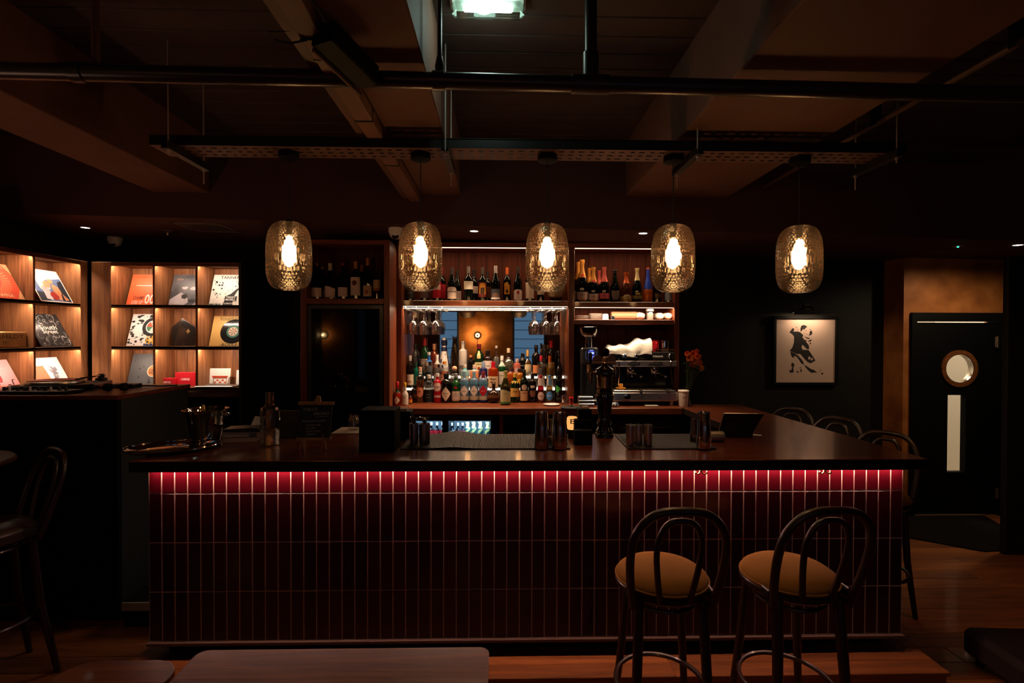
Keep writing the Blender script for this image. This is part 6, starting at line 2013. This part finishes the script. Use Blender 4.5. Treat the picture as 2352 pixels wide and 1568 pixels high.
# beer tower
p = on(1388, 1003)
t = thing('beer_tower', 'ornate black ceramic beer tower with brass taps on the counter', 'beer tap', p)
k = p.y / F
zt_ = lambda py: (1003 - py) * k
cer = mat('black_ceramic', (.006, .006, .006), .1, coat=.6)
obj('column', G().lathe([(0, .001), (21 * k, .001), (21 * k, zt_(998)), (18 * k, zt_(992)), (19 * k, zt_(986)), (15 * k, zt_(980)), (18 * k, zt_(972)), (15 * k, zt_(966)), (14.5 * k, zt_(955)), (17 * k, zt_(930)), (20 * k, zt_(914)), (21 * k, zt_(908)), (18 * k, zt_(898)), (17 * k, zt_(891)), (0, zt_(891))], 28), cer, t)
g = G()
for i in range(16):
    a = 2 * PI * i / 16
    for py, r in ((905, 21), (900, 19), (988, 19), (994, 20)):
        g.lathe([(0, -.004), (.004, 0), (0, .004)], 6, (r * k * math.cos(a), r * k * math.sin(a), zt_(py)))
o = obj('bead_rings', g, chrome, t)
o['kind'] = 'stuff'
obj('brass_band', G().lathe([(17 * k, zt_(891)), (18.5 * k, zt_(888)), (18 * k, zt_(884)), (18 * k, zt_(864)), (19 * k, zt_(862)), (17 * k, zt_(860))], 20, (0, 0, 0), 0, False), mat('antique_brass', (.32, .20, .10), .25, 1), t)
obj('crown', G().lathe([(17 * k, zt_(861)), (24 * k, zt_(857)), (24 * k, zt_(853)), (20 * k, zt_(850)), (22 * k, zt_(846)), (14 * k, zt_(842)), (8 * k, zt_(838)), (7 * k, zt_(832)), (0, zt_(832))], 26), cer, t)
obj('finial', G().lathe([(0, zt_(833)), (6 * k, zt_(832)), (4 * k, zt_(829)), (5.5 * k, zt_(824)), (4 * k, zt_(819)), (0, zt_(817))], 14), copper, t)
for s, px in ((-1, 1370), (1, 1401)):
    xo = (px - 1388) * k * 1.0
    m_ = obj('medallion', G().lathe([(0, .0), (10.5 * k, .0), (11.5 * k, .004), (11.5 * k, .014), (0, .018)], 26, (xo, -.01, zt_(825)), 0, True, 0, 'y'), mat('medallion_brown', (.09, .045, .028), .4, .2), t)
    obj('name_plate', G().box(xo - 13 * k, xo + 13 * k, -.03, -.012, zt_(835), zt_(829), .003), mat('plate_brown', (.12, .055, .03), .35, .3), m_)
xo = (1354 - 1388) * k
tp = obj('tap', G().lathe([(0, zt_(873)), (4 * k, zt_(873)), (5 * k, zt_(864)), (7 * k, zt_(858)), (7 * k, zt_(852)), (5 * k, zt_(848)), (5.5 * k, zt_(840)), (4 * k, zt_(835)), (0, zt_(835))], 16, (xo, -.01, 0)).tube([(xo, -.01, zt_(855)), (0, 0, zt_(855))], 4 * k, 10).tube([(xo, -.02, zt_(858)), (xo, -.05, zt_(864)), (xo, -.06, zt_(878))], 3 * k, 8), mat('antique_brass', (.32, .2, .1)), t)
obj('tap_handle', G().lathe([(0, zt_(835)), (2.5 * k, zt_(835)), (4.5 * k, zt_(822)), (4.8 * k, zt_(812)), (3 * k, zt_(808)), (0, zt_(807))], 14, (xo, -.01, 0)), blackplastic, tp)
xo = (1412 - 1388) * k
tp = obj('tap', G().lathe([(0, zt_(873)), (3 * k, zt_(873)), (4 * k, zt_(862)), (5 * k, zt_(856)), (4 * k, zt_(848)), (3 * k, zt_(840)), (0, zt_(838))], 14, (xo, -.02, 0)).tube([(xo, -.02, zt_(855)), (0, 0, zt_(855))], 3 * k, 8), mat('antique_brass', (.32, .2, .1)), t)
# ------------------------------------------------------------------ DJ booth
bth = thing('dj_booth', 'tall black painted booth with a wooden top under the turntable', 'booth', (0, 0, 0))
BX1 = X(270, 3.31, 905)
ZB = Z(908, 3.31, 270)
obj('front', G().box(-3.66, BX1 - .012, 3.325, 3.35, .0, ZB - .03), blackpaint, bth)
obj('side', G().box(BX1 - .03, BX1 - .008, 3.35, 4.06, 0, ZB - .03), darkgreen, bth)
obj('carcass', G().box(-3.66, BX1 - .03, 3.35, 4.05, 0, ZB - .032), blackpaint, bth)
obj('top', G().box(-3.664, BX1, 3.31, 4.08, ZB - .03, ZB, .004), walnuth, bth)
# turntable
c = P(150, 884, 3.70)
t = thing('turntable', 'black turntable with an orange slipmat turned askew on the booth', 'turntable', (c.x, 3.68, ZB), math.radians(20))
obj('plinth', G().box(-.235, .235, -.18, .18, .012, .044, .008), mat('deck_black', (.012, .011, .011), .3), t)
for a in (-.19, .19):
    for b_ in (-.14, .14):
        obj('foot', G().cyl((a, b_, 0), .025, .0, .014, 14), blackrubber, t)
pl = obj('platter', G().lathe([(0, .045), (.162, .045), (.166, .049), (.164, .060), (.158, .063), (0, .063)], 44, (-.04, 0, 0)), brushed, t)
obj('record', G().lathe([(0, .0635), (.152, .0635), (.152, .066), (0, .066)], 40, (-.04, 0, 0)), mat('vinyl', (.01, .01, .01), .25), pl)
obj('slipmat', G().lathe([(0, .066), (.135, .066), (.135, .0685), (0, .0685)], 40, (-.04, 0, 0)), mat('slipmat_orange', (.62, .17, .07), .7), pl)
obj('spindle', G().cyl((-.04, 0, 0), .004, .066, .08, 8), chrome, pl)
arm = obj('tonearm', G().tube([(.185, .13, .083), (.19, .05, .086), (.17, -.03, .084), (.12, -.08, .078)], .005, 8).tube([(.185, .12, .083), (.182, .17, .083)], .014, 10), chrome, t)
obj('arm_base', G().cyl((.185, .11, 0), .036, .043, .068, 18).cyl((.185, .11, 0), .02, .068, .093, 14), steelblack, arm)
obj('headshell', G().box(.10, .13, -.10, -.07, .070, .080, .003), blackplastic, arm)
obj('start_button', G().box(-.215, -.18, -.165, -.13, .044, .049, .003), brushed, t)
obj('pitch_slider', G().box(.195, .215, -.15, .02, .044, .047, .001).box(.19, .22, -.075, -.06, .047, .058, .002), brushed, t)
# mixer in front
c = P(70, 903, 3.40)
t = thing('dj_mixer', 'low black mixer with rows of knobs on the booth front edge', 'mixer', (c.x, 3.44, ZB))
obj('body', G().box(-.42, .26, -.09, .06, .001, .022, .004), mat('deck_black', (.012, .011, .011)), t)
for i in range(15):
    x = -.38 + i * .043 + (.01 if i % 3 else 0)
    obj('knob', G().cyl((x, -.05, 0), .010, .022, .046, 12, 0, .008), blackplastic if i % 3 else brushed, t)
t = thing('headphones', 'black folded headphones at the right corner of the booth', 'headphones', tuple(P(268, 896, 3.55)))
t.location.z = ZB
t.scale = (.72, .72, .72)
for s in (-1, 1):
    e = obj('ear_cup', G().lathe([(0, -.02), (.036, -.018), (.040, 0), (.036, .014), (0, .018)], 18, (0, 0, 0), 0, True, 0, 'x').xf(Matrix.Translation((s * .06, s * .02, .0405))), blackplastic, t)
    obj('ear_pad', G().lathe([(.02, -.028), (.034, -.03), (.036, -.02)], 16, (0, 0, 0), 0, True, 0, 'x').xf(Matrix.Translation((s * .06, s * .02, .0405))), blackrubber, e)
obj('headband', G().tube([(-.06 + .0, -.02, .05), (-.05, .06, .034), (0, .11, .03), (.05, .08, .034), (.06, .02, .05)], .008, 8), steelblack, t)
t = thing('audio_interface', 'small black box with a cable behind the headphones', 'box', tuple(P(290, 889, 3.8)))
t.location.z = ZB
obj('case', G().box(-.10, .08, -.05, .05, .001, .03, .004), blackplastic, t)
obj('cable', G().tube([(.08, 0, .015), (.14, .02, .012), (.2, .06, .006), (.3, .10, .006)], .005, 6), blackrubber, t)

# ------------------------------------------------------------------ stools
velvet = mat('mustard_velvet', (.205, .100, .024), .9, 0, .08, noise=(6, (.17, .082, .018), .3), bump=(180, .15))
leather = mat('dark_leather', (.03, .014, .01), .4, bump=(90, .2))


def make_stool(name, lab, seatm, grp, h=.765):
    t = thing(name, lab, 'stool', (0, 0, 0), 0, grp)
    R = .192
    g = G().lathe([(0, h - .02), (R * .93, h - .02), (R, h - .008), (R, h + .012), (R * .95, h + .022), (0, h + .022)], 36)
    obj('seat_ring', g, bentwood, t)
    prf = [(R * .97, h + .014), (R * .985, h + .026), (R * .95, h + .043), (R * .8, h + .062), (R * .55, h + .073), (R * .25, h + .078), (0, h + .079)]
    obj('seat_cushion', G().lathe([(0, h + .014)] + prf, 40), seatm, t)
    obj('piping', G().tube([(R * .985 * math.cos(a), R * .985 * math.sin(a), h + .024) for a in [2 * PI * i / 40 for i in range(40)]], .005, 6, True), seatm, t)
    for sx in (-1, 1):
        # front legs (away from the backrest)
        obj('leg', G().tube([(sx * .115, .125, h - .015), (sx * .135, .15, h * .55), (sx * .172, .19, .0)], [.017, .018, .0135], 10), bentwood, t)
        # rear legs
        obj('leg', G().tube([(sx * .125, -.135, h - .01), (sx * .14, -.165, h * .5), (sx * .175, -.225, .0)], [.021, .020, .0145], 10), bentwood, t)
    obj('foot_ring', G().tube([(.185 * math.cos(a), .01 + .195 * math.sin(a), .33) for a in [2 * PI * i / 44 for i in range(44)]], .0105, 8, True), bentwood, t)
    obj('under_ring', G().tube([(.135 * math.cos(a), .14 * math.sin(a), h - .06) for a in [2 * PI * i / 32 for i in range(32)]], .009, 8, True), bentwood, t)
    # bent back: outer hoop and inner hoop
    def hoop(w0, w1, ztop, r, z0, yb0, yb1):
        pts = []
        n = 40
        for i in range(n + 1):
            s = i / n
            a = PI * s
            # superellipse sweep from one foot of the hoop over the top to the other
            cx_ = -math.copysign(abs(math.cos(a)) ** .62, math.cos(a))
            zz_ = math.sin(a) ** .75 if 0 < s < 1 else 0
            wd = w0 + (w1 - w0) * min(1, zz_ * 1.35)
            z = z0 + (ztop - z0) * zz_
            y = yb0 + (yb1 - yb0) * (z - z0) / (ztop - z0)
            pts.append((cx_ * wd, y, z))
        return G().tube(pts, r, 10)
    obj('back_hoop', hoop(.155, .205, 1.155, .0165, h - .03, -.155, -.285), bentwood, t)
    obj('inner_hoop', hoop(.055, .10, 1.115, .012, h + .0, -.185, -.272), bentwood, t)
    for sx in (-1, 1):
        obj('bracket', G().box(sx * .163 - .008, sx * .163 + .008, -.148, -.09, h - .01, h + .03, .005), steelblack, t)
    return t
gs = 'bentwood bar stools with mustard seats'
s1 = make_stool('bar_stool', 'bentwood stool with a mustard velvet seat facing the tiles, nearer the middle', velvet, gs)
s1.location = (.685, 2.18, 0)
s1.rotation_euler = (0, 0, math.radians(-2))
clone(s1, (1.228, 2.18, 0), math.radians(2), 'bentwood stool with a mustard velvet seat facing the tiles, nearer the counter end')
clone(s1, (2.37, 3.24, 0), math.radians(130), 'bentwood stool at the counter\'s side, nearest of the three before the door')
clone(s1, (2.43, 3.85, 0), math.radians(128), 'bentwood stool at the counter\'s side, middle one of the three')
clone(s1, (2.38, 4.36, 0), math.radians(132), 'bentwood stool at the counter\'s side, last of the three by the picture wall')
s2 = make_stool('bar_stool', 'dark leather bentwood stool in the shadows before the booth', leather, 'dark stools before the booth')
s2.location = (-2.62, 2.72, 0)
s2.rotation_euler = (0, 0, math.radians(150))
clone(s2, (-2.30, 2.0, 0), math.radians(70), 'dark leather bentwood stool at the photo\'s left edge')
# tall round table by the booth
t = thing('bar_table', 'tall round wooden bar table before the booth', 'table', (-3.06, 2.86, 0))
obj('table_top', G().lathe([(0, 1.075), (.34, 1.075), (.35, 1.083), (.35, 1.097), (.34, 1.105), (0, 1.105)], 44), wood('table_wood', '#3a2314', '#6b452a', (.8, 8, 8), .5, .05, 4, .4, .1), t)
obj('pillar', G().lathe([(.035, .03), (.03, .1), (.03, 1.075)], 16), steelblack, t)
obj('base', G().lathe([(0, 0), (.22, 0), (.22, .012), (.05, .035), (0, .035)], 32), steelblack, t)
# tables in the foreground
def rr2(x0, x1, y0, y1, r):
    o_ = []
    for cx_, cy_, a0 in ((x1 - r, y1 - r, 0), (x0 + r, y1 - r, PI / 2), (x0 + r, y0 + r, PI), (x1 - r, y0 + r, 1.5 * PI)):
        o_ += [(cx_ + r * math.cos(a0 + PI / 2 * i / 6), cy_ + r * math.sin(a0 + PI / 2 * i / 6)) for i in range(7)]
    return o_
tblw = wood('dining_wood', '#4a240f', '#7a421c', (.6, 8, 8), .3, .05, 4, .25, .08)
for (x0, x1, lab, h) in ((X(459, 1.735, 1490), X(1124, 1.735, 1490), 'varnished wooden table cut off by the picture\'s lower edge', .76), (X(172, 1.71, 1490), X(430, 1.71, 1490), 'dim narrow wooden table beside the varnished one', .745)):
    t = thing('dining_table', lab, 'table', (0, 0, 0), 0, 'tables in front of the bar')
    y0, y1 = .95, 1.735 if h > .75 else 1.71
    o = obj('table_top', G().prism(rr2(x0, x1, y0, y1, .035 if h > .75 else .09), (0, 0, h - .032), (1, 0, 0), (0, 1, 0), (0, 0, .032)), tblw, t)
    bv = o.modifiers.new('edge', 'BEVEL')
    bv.width = .005
    bv.segments = 2
    for xx_ in (x0 + .06, x1 - .06):
        for yy_ in (y0 + .08, y1 - .08):
            obj('leg', G().tube([(xx_, yy_, h - .033), (xx_, yy_, 0)], [.022, .016], 10), steelblack, t)
# low dark ottoman on the right
t = thing('ottoman', 'low dark upholstered ottoman on the boards near the lower corner', 'ottoman', (3.10, 2.60, 0), math.radians(-3))
obj('cushion', G().box(-.55, .5, -.2, .2, .05, .20, .03), mat('ottoman_cloth', (.012, .004, .0035), .8, bump=(120, .2)), t)
for a in (-.48, .44):
    for b_ in (-.15, .15):
        obj('foot', G().cyl((a, b_, 0), .02, 0, .055, 10), steelblack, t)
# ------------------------------------------------------------------ picture with its lamp
yp_ = YB - .035
a, b_ = P(1783, 732, yp_), P(1918, 878, yp_)
pic = thing('framed_picture', 'framed black ink stencil of a tango couple on cream paper', 'picture', ((a.x + b_.x) / 2, yp_, (a.z + b_.z) / 2))
w_, h_ = (b_.x - a.x) / 2, (a.z - b_.z) / 2
fr = .03
for nm, x0, x1, z0, z1 in (('frame_rail', -w_ - fr, w_ + fr, h_, h_ + fr), ('frame_rail', -w_ - fr, w_ + fr, -h_ - fr, -h_), ('frame_stile', -w_ - fr, -w_, -h_, h_), ('frame_stile', w_, w_ + fr, -h_, h_)):
    obj(nm, G().box(x0, x1, -.012, .03, z0, z1, .003), blackpaint, pic)
obj('paper', G().box(-w_, w_, .008, .012, -h_, h_), mat('art_paper', (.60, .46, .38), .7), pic)
def zpt(zx, zy):       # points read off a close view of the picture, as fractions of its sheet
    return ((zx - 790) / 530 * w_, (822 - zy) / 572 * h_)
shapes = [
    [(505, 490), (560, 415), (590, 430), (575, 480), (640, 475), (690, 485), (740, 530), (755, 560), (730, 570), (760, 620), (790, 635), (815, 625), (800, 660), (850, 720), (860, 790), (820, 795), (760, 735), (735, 715), (722, 760), (740, 805), (850, 810), (890, 870), (975, 1000), (940, 1020), (880, 1050), (815, 1010), (760, 950), (700, 880), (640, 880), (510, 828), (560, 760), (585, 680), (588, 570), (560, 530)],
    [(700, 420), (715, 375), (750, 358), (800, 370), (818, 395), (800, 410), (785, 410), (780, 440), (740, 435), (730, 460), (700, 478)],
    [(520, 845), (560, 855), (620, 880), (660, 920), (720, 970), (765, 1040), (760, 1070), (720, 1050), (690, 1000), (640, 935), (600, 915), (570, 950), (545, 920)],
    [(775, 1075), (830, 1110), (890, 1150), (950, 1170), (1005, 1215), (960, 1215), (900, 1220), (850, 1180), (790, 1110)],
    [(535, 1085), (560, 1030), (600, 1075), (580, 1130), (585, 1215), (515, 1220), (515, 1160), (545, 1180), (560, 1110)],
    [(860, 490), (890, 455), (908, 470), (910, 520), (890, 540), (845, 550), (870, 510)],
    [(860, 432), (885, 438), (880, 448), (862, 444)], [(635, 1205), (650, 1188), (680, 1205), (670, 1220)], [(700, 1180), (725, 1150), (735, 1185), (715, 1215)], [(680, 1135), (715, 1120), (722, 1140), (695, 1140)],
    [(1075, 1225), (1120, 1220), (1115, 1240), (1085, 1255)], [(1045, 1200), (1075, 1158), (1080, 1165), (1055, 1200)],
    [(770, 565), (800, 575), (875, 600), (845, 612), (800, 590)], [(835, 650), (880, 622), (908, 628), (870, 660)], [(865, 690), (880, 670), (895, 690), (878, 710)], [(790, 460), (803, 450), (800, 480)], [(735, 495), (765, 515), (780, 510), (770, 522)], [(648, 445), (668, 440), (655, 458)], [(615, 400), (640, 400), (632, 418)], [(810, 522), (838, 528), (815, 533)],
]
g = G()
for s_ in shapes:
    g.prism([zpt(*p_) for p_ in s_], (0, .0072, 0), (1, 0, 0), (0, 0, 1), (0, .0006, 0))
obj('ink_dancers', g, inkblack, pic)
g = G()
for s_ in ([(760, 770), (735, 745), (748, 790)], [(840, 940), (870, 925), (890, 960), (850, 990)], [(890, 960), (915, 950), (930, 990), (890, 1000)], [(590, 935), (610, 922), (620, 945), (600, 955)], [(640, 895), (690, 880), (705, 930), (680, 910)], [(740, 570), (760, 560), (780, 625), (760, 610)], [(620, 985), (650, 1010), (645, 1014)]):
    g.prism([zpt(*p_) for p_ in s_], (0, .0062, 0), (1, 0, 0), (0, 0, 1), (0, .0006, 0))
obj('paper_gaps', g, MATS['art_paper'], pic)
obj('glazing', G().box(-w_, w_, .002, .0035, -h_, h_), thin('picture_glass', (1, 1, 1), .015, .03, 0, .2), pic)
pl_ = thing('picture_light', 'slim black picture light on an arm above the framed stencil', 'lamp', (X(1870, YB - .14, 715), YB, Z(716, YB - .14, 1870)))
obj('shade', G().box(-.22, .20, -.165, -.115, -.005, .018, .004).box(-.22, .20, -.165, -.161, -.030, -.005).box(-.22, .20, -.119, -.115, -.020, -.005), steelblack, pl_)
obj('arm', G().tube([(0, -.14, .0), (0, -.10, .05), (0, -.0, .06)], .008, 8).box(-.03, .03, -.012, .0, .02, .10, .003), steelblack, pl_)
obj('tube', G().box(-.19, .17, -.150, -.130, -.012, -.006), emis('picture_light_tube', (1, .74, .46), 9), pl_)
light('picture_light_glow', 'AREA', (pl_.location.x - .01, YB - .14, pl_.location.z - .022), 1.9, (1, .66, .42), .34, (pl_.location.x, YB - .02, pl_.location.z - .5), size_y=.02)
